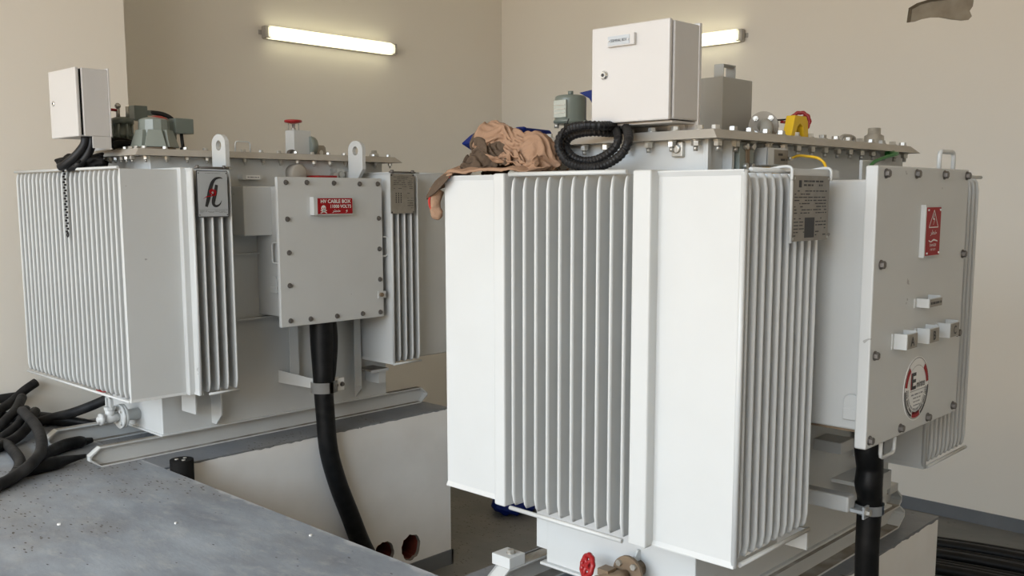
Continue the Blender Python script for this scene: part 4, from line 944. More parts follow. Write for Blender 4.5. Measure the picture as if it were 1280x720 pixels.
# cut stub of a buried duct in the floor notch
bm = B(); cyl(bm, (2.25, 4.36, -1.9), (2.25, 4.36, -1.265), .056, seg=24); 
for k in range(3):
    a = k*2*PI/3+.4; cyl(bm, (2.25+.024*math.cos(a), 4.36+.024*math.sin(a), -1.266), (2.25+.024*math.cos(a), 4.36+.024*math.sin(a), -1.262), .009, seg=10, mi=1)
tag(obj('cable_stub', bm, ['rubber', 'zinc']), 'cut end of a thick black cable standing at the floor corner', 'cable end')

# ================================================================== loose black hoses at left
G = 'loose black cables on the floor at left'
r = .0275; F = -1.282
cable('loose_cable', [(1.975,5.62,-1.172),(1.957,5.533,-1.168),(1.904,5.238,-1.18),(1.834,4.984,-1.2),(1.754,4.798,-1.22),(1.665,4.689,-1.24),(1.594,4.665,-1.27),(1.507,4.614,F),(1.398,4.537,F),(1.1,4.4,F),(.7,4.5,F)], r, 'topmost black cable curling in the big loop at the left edge', m='hose', group=G)
cable('loose_cable', [(1.70,5.60,F),(1.79,5.40,F),(1.776,5.229,F),(1.717,4.957,F),(1.624,4.751,F),(1.533,4.64,F),(1.40,4.60,F),(1.2,4.62,F)], r, 'black cable forming the small loop inside the big loop', m='hose', group=G)
cable('loose_cable', [(2.252,6.15,-1.119),(2.176,6.13,-1.154),(2.091,6.08,-1.196),(1.997,6.0,-1.22),(1.867,5.9,-1.25),(1.6,5.8,F)], r, 'black cable with its cut end leaning highest on the wall', m='hose', group=G)
cable('loose_cable', [(2.093,5.944,-1.16),(1.996,5.772,-1.19),(1.908,5.676,-1.22),(1.848,5.647,-1.25),(1.7,5.62,F)], r, 'black cable whose raised end lies just below the wall-leaning one', m='hose', group=G)
cable('loose_cable', [(2.051,5.78,-1.20),(1.962,5.624,-1.235),(1.877,5.542,-1.262),(1.79,5.50,F),(1.6,5.46,F)], r, 'black cable running down left just behind the big loop', m='hose', group=G)
cable('loose_cable', [(2.072,5.696,-1.20),(1.971,5.537,-1.245),(1.868,5.428,-1.272),(1.79,5.381,F),(1.706,5.304,F),(1.55,5.2,F)], r, 'black cable crossing right beneath the big loop', m='hose', group=G)
cable('loose_cable', [(2.50,5.46,-1.10),(2.37,5.50,-1.16),(2.25,5.60,-1.22),(2.175,5.733,-1.262),(2.084,5.76,F),(1.918,5.73,F),(1.7,5.75,F)], r, 'long black cable running from the pile up towards the drain valve', m='hose', group=G)
cable('loose_cable', [(2.144,5.128,F),(2.10,5.12,F),(2.074,5.112,-1.277),(1.994,5.099,-1.277),(1.92,5.05,-1.277),(1.867,5.001,-1.277),(1.79,4.94,F)], .03, 'upper taped black cable end bulging beside the rail', m='cable', radii=[.014,.022,.032,.033,.032,.030,.028], group='taped cable ends by the rail')
cable('loose_cable', [(1.985,4.83,F),(1.945,4.825,F),(1.904,4.821,F),(1.816,4.785,-1.277),(1.76,4.775,-1.277),(1.70,4.77,F),(1.62,4.76,F)], .03, 'lower taped black cable end pointing at the skid rail tip', m='cable', radii=[.010,.014,.020,.033,.033,.031,.028], group='taped cable ends by the rail')
cable('loose_cable', [(2.36,5.50,-1.29),(2.30,5.56,-1.285),(2.20,5.72,-1.275),(2.13,5.86,-1.272),(2.07,5.95,-1.272),(1.9,6.06,-1.272)], .03, 'taped black cable end tapering towards the far rail', m='cable', radii=[.008,.022,.036,.037,.034,.03], group='taped cable ends by the rail')
cable('loose_cable', [(2.133,6.155,-1.19),(2.042,6.155,-1.19),(1.953,6.155,-1.186),(1.7,6.15,-1.2)], r, 'short black cable lying flat against the wall at the left edge', m='hose', group=G)

# ================================================================== cables on the pit floor at right
k = 0
names = ['farthest', 'second farthest', 'third farthest', 'fourth farthest', 'middle', 'fourth nearest', 'third nearest', 'second nearest', 'nearest']
for i in range(9):
    x = 6.60 - .072*i + (.0 if i < 6 else -.03); rr = .026 + .004*(i % 3)
    dz = .05 if i in (2, 5) else 0
    cable('floor_cable', [(x-.45, 3.2, LOW+rr), (x-.22, 2.75, LOW+rr), (x-.02, 2.3, LOW+rr+dz*.2), (x+.10, 1.8, LOW+rr+dz*.2), (x+.16, 1.2, LOW+rr), (x+.2, .4, LOW+rr)], rr, '%s from camera of the straight black cables on the pit floor at right' % names[i], group='straight cables on the pit floor', seg=10)

# ================================================================== brown cloth on the near transformer
def cloth(name_seed, cx, cy, cz, rx, ry, rz, n=74, power=2.2, foldamp=.02, freq=13, flat=.0):
    """one crumpled heap: closed lumpy mesh, folds from ridged, domain-warped noise"""
    bm = B(); bmesh.ops.create_icosphere(bm, subdivisions=6, radius=1)
    s = Vector((name_seed*3.1, name_seed*1.7, name_seed*.9))
    for v in bm.verts:
        d = v.co.copy(); w = Vector((noise.noise(d*1.4+s), noise.noise(d*1.4+s+Vector((9,0,0))), noise.noise(d*1.4+s+Vector((0,9,0)))))
        q = Vector((d.x, d.y*1.0, d.z))*1.0 + w*.9
        f1 = 1-abs(noise.noise(q*freq*.13+s))*2; f2 = 1-abs(noise.noise(q*freq*.3+s*2))*2; f3 = 1-abs(noise.noise(q*freq*.62+s*3))*2
        a = 1 + .30*noise.noise(d*1.2+s)
        disp = foldamp*(f1*1.1 + f2*.6 + f3*.25)
        p = Vector((d.x*rx*a, d.y*ry*a, d.z*rz*a)) + Vector((d.x, d.y, d.z))*disp
        p.z = max(p.z, -rz*.25 + .004*f2)
        v.co = p + Vector((cx, cy, cz))
    for f in bm.faces: f.smooth = True
    return bm
def bm_join(dst, src, mi=0):
    me = bpy.data.meshes.new('tmp'); src.to_mesh(me); src.free(); n0 = len(dst.faces)
    dst.from_mesh(me); bpy.data.meshes.remove(me); dst.faces.ensure_lookup_table()
    for f in dst.faces[n0:]: f.material_index = mi
def sheet(pts_rows, nu=26, nv=30, amp=.008, seed=1, thick=.004, freq=9):
    """draped sheet through a coarse grid of world points, with creases"""
    bm = B(); rows = [spline(r, max(2, nu//(len(r)-1))) for r in pts_rows]
    m = len(rows[0]); cols = []
    for j in range(m): cols.append(spline([r[j] for r in rows], max(2, nv//(len(rows)-1))))
    g = []
    for j, c in enumerate(cols):
        col = []
        for i, p in enumerate(c):
            q = Vector((p.x*freq, p.y*freq*1.6, p.z*freq*.8)) + Vector((seed*5, 0, seed))
            w = noise.noise(q*.5)*1.5
            f = (1-abs(noise.noise(q+Vector((w, w, 0))))*2) + .5*(1-abs(noise.noise(q*2.3+Vector((w,0,w))))*2)
            col.append(bm.verts.new(p + Vector((-.5, -.2, .6))*amp*f))
        g.append(col)
    for j in range(len(g)-1):
        for i in range(len(g[0])-1):
            bm.faces.new((g[j][i], g[j+1][i], g[j+1][i+1], g[j][i+1])).smooth = True
    bmesh.ops.recalc_face_normals(bm, faces=bm.faces)
    bmesh.ops.solidify(bm, geom=bm.faces[:], thickness=thick)
    for f in bm.faces: f.smooth = True
    return bm
def drape(data, off, sc, mats, pick):
    k, lo, hi, q = data
    axs = []
    for a in range(3):
        c = 0; col = []
        for d in q[a*k*k:(a+1)*k*k]:
            c += d; col.append(off[a] + (lo[a] + (hi[a]-lo[a])*c/1023)*sc[a])
        axs.append(col)
    bm = B(); vs = [bm.verts.new(p) for p in zip(*axs)]
    for y in range(k-1):
        for x in range(k-1):
            f = bm.faces.new((vs[y*k+x], vs[y*k+x+1], vs[(y+1)*k+x+1], vs[(y+1)*k+x])); f.smooth = True; f.material_index = pick(x, y, k)
    return bm
HEAP = (51, [-0.1182, -0.1959, 0.0044], [0.1043, 0.1582, 0.1348], [
133,3,18,-14,-14,-2,13,29,39,36,42,37,37,28,32,9,-10,31,6,20,25,38,13,30,-8,25,-11,0,8,25,17,31,14,32,34,41,33,2,21,43,29,-42,-25,38,16,28,-21,0,28,15,22,-810,8,14,-2,-3,-15,10,36,22,
46,19,32,-8,30,29,28,0,29,30,22,12,17,17,21,-12,9,35,23,14,14,29,28,40,23,21,30,43,27,-3,41,4,-48,-33,19,30,34,-14,1,30,27,4,-763,13,-3,10,1,-15,-46,15,60,-5,31,32,33,-15,31,30,14,35,
31,19,-19,20,18,22,35,23,9,37,29,29,9,41,40,41,29,9,32,38,9,10,-19,-40,-37,15,24,5,39,15,-13,27,30,-777,32,16,22,-14,-44,-41,9,-6,54,44,36,14,9,-15,35,24,33,11,39,-33,39,42,-7,36,47,29,
12,36,29,36,38,40,14,40,35,31,31,1,-38,-26,-29,-2,-4,25,3,28,18,16,9,27,-786,18,38,13,-16,-38,-49,-31,39,53,43,31,-24,14,29,26,30,18,2,47,-27,39,42,16,49,31,47,14,41,39,4,38,21,40,38,44,
29,19,16,-25,-28,-34,6,-9,-6,4,33,9,31,29,21,-784,4,11,-10,-5,-41,-51,8,48,36,36,-7,30,11,-7,31,21,10,21,36,9,24,38,39,44,48,35,41,17,46,-3,28,27,22,36,38,35,29,9,-8,-7,-25,-30,24,-6,
-9,9,26,7,41,-22,-768,4,-2,-24,-2,-14,-37,16,44,19,29,36,-19,43,-21,16,11,25,39,36,34,6,44,31,45,51,51,21,37,28,29,-30,26,41,34,17,32,29,28,6,-3,-7,-15,-17,35,-5,-20,20,32,25,6,-799,0,-29,
-24,-24,34,12,7,6,32,-5,15,31,-22,52,22,-9,20,35,38,41,-10,42,30,55,51,51,34,15,10,16,35,22,-13,32,37,33,12,22,13,0,-10,-3,-20,12,24,10,-23,24,9,43,-765,-24,-23,-53,5,29,27,12,14,-17,35,-9,
0,30,9,46,24,15,16,42,32,17,8,43,38,49,33,32,16,23,38,13,16,15,-3,35,33,3,26,16,5,-7,-2,-15,-5,8,9,20,-15,29,31,-747,-17,-33,16,-13,18,14,15,0,8,33,6,6,-19,25,33,43,19,19,39,27,
26,-10,41,39,32,44,33,33,23,-15,16,14,18,22,19,16,15,14,25,14,6,-19,-5,1,4,2,0,22,13,18,-759,-18,26,18,13,-5,6,13,10,10,25,-19,7,35,18,13,41,27,15,35,17,36,5,7,28,40,40,34,26,25,
18,9,37,28,20,19,21,9,-18,-22,24,13,10,-16,-20,16,23,-12,-5,11,15,-725,-1,15,23,16,-3,4,14,21,24,-25,41,3,-8,12,26,32,32,35,10,29,21,22,-10,31,30,35,33,21,27,19,23,24,19,20,31,32,13,-8,
-32,-1,33,-9,-10,-22,19,17,-18,-7,10,13,-673,20,-4,15,23,-12,14,15,22,9,5,34,-31,3,31,33,28,26,23,1,29,23,19,-5,19,18,31,31,29,21,23,27,26,24,28,5,31,35,4,-26,-21,8,27,-37,-14,-6,10,21,
47,-50,43,-670,0,18,14,9,-6,19,19,10,11,38,6,3,-18,34,3,15,25,26,9,29,16,10,-3,12,26,29,30,31,29,28,10,25,27,27,28,6,31,30,13,-8,-30,18,9,-19,-37,3,12,41,7,-43,-633,18,11,-1,11,35,
22,24,19,-17,-2,37,15,-28,4,12,16,26,21,8,26,16,7,-2,13,29,34,13,32,33,29,32,27,-2,34,16,24,14,9,36,-31,-19,21,15,32,0,-28,-10,-5,0,44,-646,-17,5,17,13,26,25,27,6,16,10,29,-4,-13,-10,
24,23,-12,19,7,14,19,9,4,13,28,30,13,31,32,34,35,36,27,-16,6,25,15,30,-8,1,24,3,33,27,13,-14,13,-9,-44,-20,-604,19,-4,4,28,11,13,28,42,21,8,24,1,-11,-13,-6,26,22,-28,4,22,14,23,3,
2,30,32,4,31,30,34,35,42,36,-5,25,-25,45,-22,12,19,-11,20,31,35,32,15,-17,-21,0,-30,-637,6,31,21,16,13,14,34,7,34,22,28,2,-14,-28,-9,19,28,8,-27,1,27,17,21,-3,18,20,23,26,34,36,29,33,
48,25,13,-41,4,37,-15,-8,35,30,21,6,31,33,11,-21,-35,-11,-659,16,28,16,12,25,34,36,21,9,32,25,4,-1,-16,-34,8,20,24,2,-32,12,24,17,20,17,19,4,35,32,27,45,24,21,47,10,-13,-33,20,32,-26,10,
27,27,39,9,14,38,-12,-32,10,-675,-1,18,28,31,34,-1,36,35,29,4,29,8,-21,14,-37,-11,27,29,6,-19,-24,27,28,16,10,31,26,22,17,28,10,36,42,18,18,2,-42,27,-2,29,18,-19,35,36,25,24,6,16,2,-21,
-627,-25,5,13,32,37,-4,30,38,22,31,21,-10,-25,17,-11,-9,-12,32,15,-37,5,35,29,19,9,34,26,13,27,-9,44,14,35,-1,19,-15,37,-31,4,24,14,30,21,31,-1,21,14,14,24,2,-656,25,16,-20,13,25,45,7,2,
35,23,30,-20,-22,7,-22,-11,3,25,32,23,-26,20,37,24,12,45,-27,13,30,-5,32,40,-9,13,8,13,4,28,-28,3,36,34,32,33,-17,24,25,10,8,25,-619,-3,33,10,14,19,-26,23,33,-17,34,31,-2,-31,-19,-1,13,33,
0,11,29,24,19,16,-14,30,34,-21,-12,7,22,33,22,37,9,-27,-6,20,35,25,-22,-1,36,35,36,36,-32,7,26,4,28,-623,19,31,28,22,-18,36,34,-19,-6,-5,32,26,-35,-4,23,-1,28,40,10,-36,20,34,25,-17,37,4,
9,17,-20,18,22,3,32,30,13,-28,-17,31,21,30,-20,31,25,30,35,20,-31,6,27,22,-583,-19,19,23,33,33,36,-3,23,-4,-26,-10,-1,7,3,19,20,25,-10,36,12,-28,26,17,36,34,29,16,-38,-6,2,25,-3,23,22,26,
7,-30,-5,36,18,21,23,16,23,21,31,-28,-5,24,20,-576,22,26,25,3,22,34,22,-17,22,0,3,-19,22,8,-26,7,33,-10,33,22,-20,22,38,21,26,20,33,-20,-20,-1,23,9,-9,24,20,27,-19,-16,38,34,18,-12,36,28,
12,17,0,-22,44,20,-574,23,28,27,10,-27,18,18,23,-26,-11,38,27,20,10,-9,-31,21,-28,30,27,25,9,33,17,34,22,17,30,-31,-17,1,22,-4,9,27,7,16,-24,36,32,2,2,0,35,35,-17,-6,18,34,31,-555,9,-7,
28,27,13,-23,-9,24,18,-6,-12,34,30,-16,28,17,-39,-12,25,25,36,9,33,28,-2,32,30,35,10,-25,-6,16,10,-5,26,15,-9,-10,21,29,26,-1,-18,11,37,23,-31,31,31,26,-562,-23,13,33,23,30,-11,-39,3,17,18,28,
11,-2,-15,11,34,23,-34,-1,35,14,38,14,34,25,11,30,17,30,7,-11,5,26,-10,20,14,11,-23,4,19,13,28,-8,-26,21,15,29,17,33,-6,-526,-16,-16,27,11,32,0,-3,-34,-6,17,28,22,-6,-14,11,35,36,6,-23,14,
30,14,36,19,30,29,4,26,23,28,16,-4,24,7,17,11,4,-11,-14,21,15,-13,17,-12,20,17,15,27,29,11,-559,-5,-26,6,33,27,-32,0,17,3,-29,19,29,-9,-12,12,38,29,37,-6,-16,31,13,23,41,14,23,26,5,28,
28,26,23,-2,26,15,8,19,-10,-19,21,20,-11,-11,22,19,38,-14,8,32,5,-605,33,1,-32,26,31,-36,-10,15,16,8,-22,18,11,-20,11,38,40,33,-10,-2,26,34,21,14,35,1,19,26,17,31,31,31,23,15,14,12,18,10,
-9,-3,25,0,-4,1,38,31,0,-25,6,21,-612,-10,35,2,14,-2,-8,-32,-4,21,14,8,3,3,-19,7,34,44,35,-13,20,23,12,27,23,16,2,23,19,30,35,24,32,4,9,13,15,21,13,19,35,-7,-21,9,42,36,29,-12,
-22,1,22,-649,-5,22,27,-5,-19,21,1,-39,-6,21,12,3,10,-16,10,37,29,39,-2,10,21,31,26,-1,22,26,3,25,33,20,33,35,17,24,15,5,24,21,-2,19,14,18,-10,18,38,42,8,-22,-16,8,-685,17,11,25,-8,19,
-24,14,-15,-34,4,22,16,2,-6,10,32,33,38,2,9,24,31,22,19,-2,29,28,32,-1,27,36,31,30,26,24,4,19,28,20,16,17,9,2,3,42,29,19,-6,-15,-16,-737,21,12,27,23,-19,-23,29,-24,-3,-13,2,20,23,23,
26,-15,37,31,3,5,33,23,5,32,25,3,34,31,2,39,18,35,32,25,25,5,11,27,20,13,29,-16,19,37,20,44,-19,24,19,-8,-808,30,3,26,6,22,4,-36,21,38,1,-32,5,30,30,22,0,-18,35,-3,22,31,17,-9,
29,37,31,13,31,23,26,39,3,33,14,26,21,23,12,30,15,-1,35,40,-27,40,44,-24,23,17,-16,-802,12,41,-18,10,23,30,5,-18,36,6,-18,-5,34,22,15,-2,-26,11,37,12,-4,26,17,10,42,41,17,30,25,30,34,35,
-7,11,28,24,31,13,31,33,5,21,-3,29,39,3,20,-12,25,-1,-823,46,-12,3,20,17,24,28,18,-4,7,-29,2,33,30,11,-13,-27,7,27,-13,6,21,23,35,40,44,18,29,36,30,22,37,25,-26,29,31,21,27,35,26,36,
-30,32,35,-8,3,40,31,-12,-15,-809,45,34,-6,34,17,15,-7,33,26,-34,-24,-4,29,26,-3,-22,-12,8,12,22,20,31,9,36,40,28,31,36,20,27,34,25,22,-9,8,30,16,26,34,45,30,16,12,3,25,8,25,6,-12,-9,
-811,41,20,38,30,25,-15,-4,29,35,2,-31,-10,26,24,9,-16,-27,1,39,23,-8,20,30,34,36,31,21,19,32,34,12,20,27,32,1,-10,38,26,18,50,7,10,-8,37,36,-3,-8,21,5,-3,-807,38,21,25,47,40,16,-20,-3,
27,34,-32,-6,13,17,13,14,-27,1,36,24,-3,22,24,27,28,35,34,14,16,36,-8,27,46,-4,6,25,5,36,28,36,-37,11,25,39,10,21,-11,-2,18,10,-818,35,41,24,40,42,43,1,-27,16,22,27,-19,4,25,7,15,-3,
-21,15,35,20,20,22,22,20,32,15,28,15,40,-9,21,-5,21,27,5,25,21,35,19,-31,37,-8,31,8,21,28,-6,-29,-6,-765,26,46,48,24,31,34,37,-20,-13,25,27,17,-26,6,20,28,18,-2,-23,15,26,23,22,28,31,12,
31,28,9,-4,49,3,-13,5,25,22,6,30,30,2,28,-15,21,38,-9,-7,21,30,4,-20,-751,17,32,42,43,34,26,27,-5,-21,23,14,27,6,-19,0,22,10,31,14,1,25,22,22,28,11,21,36,0,-24,41,38,28,-6,-28,9,
38,33,2,18,36,-16,21,6,38,13,-25,4,22,20,2,-772,28,39,36,38,35,20,24,22,-20,2,30,17,29,-2,-22,21,26,13,23,16,-7,19,21,32,25,29,-4,-22,-1,43,32,3,40,-13,-4,36,18,20,-18,31,18,-23,35,2,
30,-17,-2,18,23,-3,-729,11,37,40,37,27,6,21,25,26,-7,26,21,33,9,-20,15,-6,31,15,25,18,10,12,32,38,-1,-25,-9,-7,43,35,24,37,-4,7,1,11,24,-12,34,-24,27,0,26,26,-5,-3,28,10,2,-698,-16,31,
34,17,32,26,1,23,19,30,24,26,12,32,20,-30,19,28,12,17,19,17,17,-2,41,-21,-14,-7,-5,43,28,29,39,22,9,5,-5,-31,34,13,-22,12,30,39,-1,-15,22,29,0,-5,-709,23,22,34,-8,24,24,14,24,22,36,34,
18,30,9,23,21,15,27,14,12,15,19,-11,-1,36,-16,2,-8,-25,43,39,19,10,20,26,2,-9,-31,13,8,8,9,27,12,49,-25,0,17,14,-4,-666,-5,32,24,5,18,24,37,25,15,10,30,27,31,37,31,11,24,28,22,-23,
31,25,3,-16,0,23,-17,-29,-1,45,13,9,32,33,-15,-5,-4,23,-31,-14,30,33,-26,27,53,55,-39,-23,5,27,-629,4,6,25,25,1,25,13,39,25,24,30,35,35,35,17,26,11,5,25,18,-10,29,20,-5,-9,-17,-21,-31,25,
43,16,34,-18,32,23,7,-7,-24,-21,3,-5,15,26,12,36,26,18,-3,-29,-7,135,-6,-5,-15,-17,17,-26,-25,-18,-10,-5,0,-3,9,9,13,5,-10,-13,-20,-15,11,21,1,5,11,11,15,17,-2,-17,0,25,17,14,6,14,23,15,
-1,22,8,18,12,14,3,12,14,-6,10,4,-195,20,6,-17,-12,-16,26,-35,-2,-8,-6,4,-6,5,8,8,6,0,-19,-20,-14,-14,22,23,4,-11,3,9,17,20,3,-19,3,27,25,17,-3,12,26,10,30,15,17,6,3,5,17,14,
-9,3,11,-225,8,1,11,-21,-13,28,13,-5,-27,8,1,0,-5,3,3,9,0,-18,-21,-27,-12,22,26,14,-14,-4,-3,7,12,31,2,-15,10,23,28,15,-9,24,33,32,17,18,7,-11,8,11,-1,14,4,0,-207,0,-9,6,-3,1,
23,16,-25,0,-2,-4,5,-8,-2,-3,8,-10,-26,-8,-23,-3,-1,26,17,6,-11,-6,1,18,-6,17,12,23,-12,14,19,18,28,25,30,21,18,13,-4,5,-2,3,7,13,5,-217,11,3,7,-8,2,12,2,1,2,-2,-6,-17,-13,14,
-3,0,-23,-28,3,-24,-9,6,25,-10,32,2,-3,-13,6,23,7,20,-10,15,7,20,24,26,24,27,22,3,18,12,6,-2,1,-1,-5,16,-213,-20,16,23,18,1,8,8,-1,6,-3,-22,-5,-15,-15,7,-15,-24,-25,21,-25,-15,18,22,
-16,16,25,-6,0,0,25,10,6,4,14,7,18,20,24,23,22,19,13,-3,14,14,13,-8,10,-11,3,-239,10,15,24,28,9,11,12,2,-16,-19,6,-16,-6,-15,-16,-23,-19,-13,21,-17,-18,7,28,-16,17,2,23,4,0,13,14,17,
-3,14,7,17,19,24,20,17,18,13,11,2,11,13,12,-5,8,-19,-219,9,10,17,12,14,4,17,20,-5,-24,-19,3,-24,2,-21,-21,-21,-16,18,-7,-17,-2,27,-1,-5,5,16,21,2,0,14,20,16,8,4,12,19,7,24,15,7,
20,0,16,16,17,16,8,-9,5,-224,9,10,12,19,12,-1,-4,17,15,-1,-25,-22,-9,-25,-1,-20,-21,-20,1,16,-14,-11,11,23,-2,1,11,20,15,7,3,19,19,8,8,7,-8,13,17,22,-10,16,18,13,15,12,-4,23,24,3,
-215,10,-7,19,24,-9,3,13,24,14,-1,-28,-23,-19,-23,-17,-4,-19,-18,-2,17,-9,-10,1,17,16,-8,10,1,14,21,19,19,20,11,8,-11,-1,2,10,16,8,-6,2,11,13,15,15,15,30,29,-223,12,13,14,8,-4,9,12,22,
16,1,-28,-23,-19,-21,-22,-6,-15,-18,-6,16,1,-9,-4,17,-1,4,6,10,11,19,22,-1,11,8,7,9,7,0,2,13,17,15,-4,-4,17,14,15,-4,30,22,-196,20,16,13,4,-1,4,13,11,5,6,-6,-23,-24,-22,-17,-15,-10,
-10,-13,3,11,2,-7,1,12,4,6,14,13,7,15,14,6,3,11,7,7,1,-6,9,6,12,16,-1,18,15,-15,0,19,26,-159,6,20,11,11,9,9,16,3,-1,4,-13,-14,-22,-19,-18,-13,-10,-9,-15,-1,5,16,-3,-5,8,5,
3,8,13,12,14,11,9,4,-2,9,12,7,-4,7,5,22,3,13,10,6,9,-7,-3,-4,-111,-12,7,18,21,19,10,13,11,-11,-3,-2,-28,-7,-18,-19,-17,-12,-7,-7,-3,1,16,-1,0,3,0,4,4,8,8,13,4,7,12,13,
0,14,17,2,4,0,23,11,14,9,8,11,-1,-4,-8,-132,-1,16,-2,11,10,12,14,8,16,-2,-22,-9,-4,-20,-19,-14,-9,-8,-7,-2,-2,15,1,1,-1,1,-5,6,6,7,8,6,10,11,15,8,-1,12,20,-3,12,16,11,8,
20,13,13,-1,-8,-1,-143,4,9,11,10,2,19,6,4,8,-3,-15,-2,-9,-17,-20,-19,0,0,-3,-15,-3,13,3,2,-6,-2,-4,6,5,4,9,4,4,15,8,6,10,9,15,24,14,17,8,9,14,13,-5,4,11,-10,-141,-1,9,
15,-5,14,23,12,-20,-1,16,-18,-13,-12,-7,-8,-16,-9,5,2,-5,-11,5,4,3,-3,-4,-7,-3,8,7,8,6,3,17,2,15,-1,8,15,22,19,22,17,16,12,0,4,4,2,1,-156,8,9,-18,18,13,23,-10,21,-9,7,-12,
-18,-9,-6,-4,-13,-14,-5,8,3,-5,-5,3,5,-4,-6,-3,-4,-7,-6,19,16,5,4,16,15,-8,17,18,16,20,18,18,22,11,5,-7,6,7,3,-150,-12,5,8,12,10,-14,19,17,7,-10,-4,-16,-16,-10,3,-7,-7,-11,-4,10,
2,-8,5,-1,-1,-4,1,-9,-11,-7,-7,26,22,6,19,3,4,21,20,16,18,15,16,-9,21,13,5,4,8,-20,-152,14,13,7,2,5,5,13,15,-8,7,-7,-15,-15,-8,-1,-7,-4,-9,-4,1,5,-1,7,-3,-5,-1,-8,1,-9,
-15,-11,21,5,24,20,13,5,14,21,23,13,14,-5,-5,14,14,17,18,-15,-3,-160,11,18,14,0,9,3,-1,10,15,6,-3,-13,-14,-7,-5,-8,-8,-4,-3,0,4,0,7,0,-7,-1,-5,8,-12,-23,-6,-8,13,24,4,27,19,15,
22,17,8,8,5,-4,4,7,17,21,4,-24,-138,-10,13,21,21,8,-8,10,10,10,11,0,-12,-12,-10,-16,-8,-1,-7,10,-12,11,4,1,0,-3,-7,0,-5,-2,-23,-11,-3,2,6,22,28,21,21,15,14,11,9,4,-7,-4,8,-8,
23,16,-5,-135,1,-3,11,13,17,13,14,4,12,6,9,-14,-11,-13,-14,-9,-7,2,4,-5,-1,4,7,0,1,0,-2,-8,-12,-11,-9,-6,1,8,16,22,26,13,14,13,12,0,0,2,-3,0,-12,4,26,6,-114,-6,7,12,9,12,
6,6,24,13,4,7,-8,-11,-19,-12,-10,-6,-4,1,10,-5,9,6,8,0,-4,-3,-18,1,-10,-9,-6,0,4,13,20,20,16,7,10,9,7,5,-11,-2,-4,-5,0,5,15,-84,-7,1,9,13,-5,7,23,10,16,16,6,-17,-6,-19,
-16,4,-7,-11,12,-2,-2,1,21,-1,3,-11,-10,10,-1,-4,-14,-5,-5,5,7,16,18,18,-11,21,1,-17,8,4,6,-3,-1,0,6,-3,-51,-11,-10,4,21,-2,8,17,14,19,10,-14,2,-18,-16,7,-16,1,-13,15,0,4,-4,7,
16,10,-6,-19,7,6,1,-8,-15,-3,-1,7,5,18,18,-11,-6,7,3,0,-8,2,17,-5,4,0,1,-44,-11,-9,-4,9,12,0,24,23,9,-2,9,-8,-14,-14,-11,8,-7,-14,0,20,0,0,6,21,1,9,-15,-8,7,8,0,-13,
-6,-6,-1,8,15,17,-8,-12,5,3,-6,-8,-1,13,0,11,-1,5,-43,-11,-13,4,9,-2,13,15,26,14,-2,-5,-7,-4,-21,1,-9,6,-13,-6,19,4,4,1,12,14,-1,3,-10,2,11,6,-4,-13,-6,-7,2,18,14,-6,-17,-12,
-3,11,-7,1,8,9,5,-14,3,-26,-16,-2,0,9,5,9,10,7,14,24,-9,-2,-10,-23,-8,1,0,-4,-12,-1,20,4,9,9,7,14,3,-3,-2,8,9,2,-7,-8,-12,0,1,18,-3,-14,-14,-8,6,4,-7,2,2,15,3,-12,
-26,-4,4,2,-5,8,11,6,5,8,-4,14,11,-13,-22,-7,-1,2,-7,-9,-11,9,20,11,10,2,9,14,9,2,1,7,7,-2,-12,-15,-8,0,12,1,-19,-13,2,5,6,0,-2,-9,0,4,10,-34,-1,2,10,0,3,-9,6,22,
6,-4,7,12,-17,-14,-4,-5,0,-3,-12,-7,-3,19,18,7,10,3,13,17,11,6,-4,4,7,-9,-15,-9,-12,7,3,-17,-17,6,15,-4,3,-5,11,-7,2,10,-50,6,11,4,1,2,-12,-2,12,21,4,-2,2,0,-19,-6,1,-4,
-2,-19,-3,1,4,15,22,12,0,15,14,18,9,2,1,2,-1,-14,-14,-9,-7,-12,3,-15,-3,3,19,-3,2,9,13,-6,-2,-46,-11,14,9,4,4,-14,-3,-2,13,22,9,-1,-3,-20,-5,-2,-4,-2,-21,-5,1,5,12,14,18,3,
13,19,17,11,7,4,-7,-7,-14,-15,-8,-3,-2,-2,-5,-8,8,9,7,-3,18,14,-1,-2,-73,4,10,11,-4,-12,9,-3,-2,-3,18,19,0,0,-19,-3,-2,-6,-5,-16,-7,0,5,11,8,16,17,7,14,17,11,13,9,-5,-7,-13,
-14,-11,-2,-3,-4,1,-19,16,11,3,6,3,20,5,-4,-91,18,10,11,-8,-3,-13,13,4,-14,9,14,14,-10,-8,-5,1,-4,-4,-12,-7,1,3,9,10,11,12,13,10,16,14,12,11,-1,-5,-9,-16,-10,-3,-17,-11,-6,4,12,19,
5,9,4,-1,12,8,-112,15,22,13,5,-15,-11,16,-13,3,5,9,-2,9,-3,-10,2,-6,0,-7,-4,3,4,-2,9,12,6,7,14,17,14,10,7,11,-5,-5,-13,-8,-3,-13,-15,-5,-8,18,-12,26,20,-13,19,9,-6,-101,18,-7,
6,23,6,-8,-3,3,-5,-2,11,2,-3,-3,4,0,-7,5,-6,5,7,4,-10,0,11,4,6,11,18,16,8,6,10,-8,0,-3,-3,-2,-7,-22,-3,-12,-5,7,6,30,-14,23,11,-10,-87,15,5,-6,6,10,7,-6,9,-6,-4,7,
2,-6,-6,7,-1,-9,4,9,9,-6,13,-3,-12,8,2,4,12,15,-1,16,9,10,-9,5,8,0,-11,-10,-7,1,-6,-23,-9,-2,7,25,19,4,1,-74,8,5,4,6,8,1,-8,-6,14,-4,-4,6,-10,0,9,-1,-9,4,14,-3,
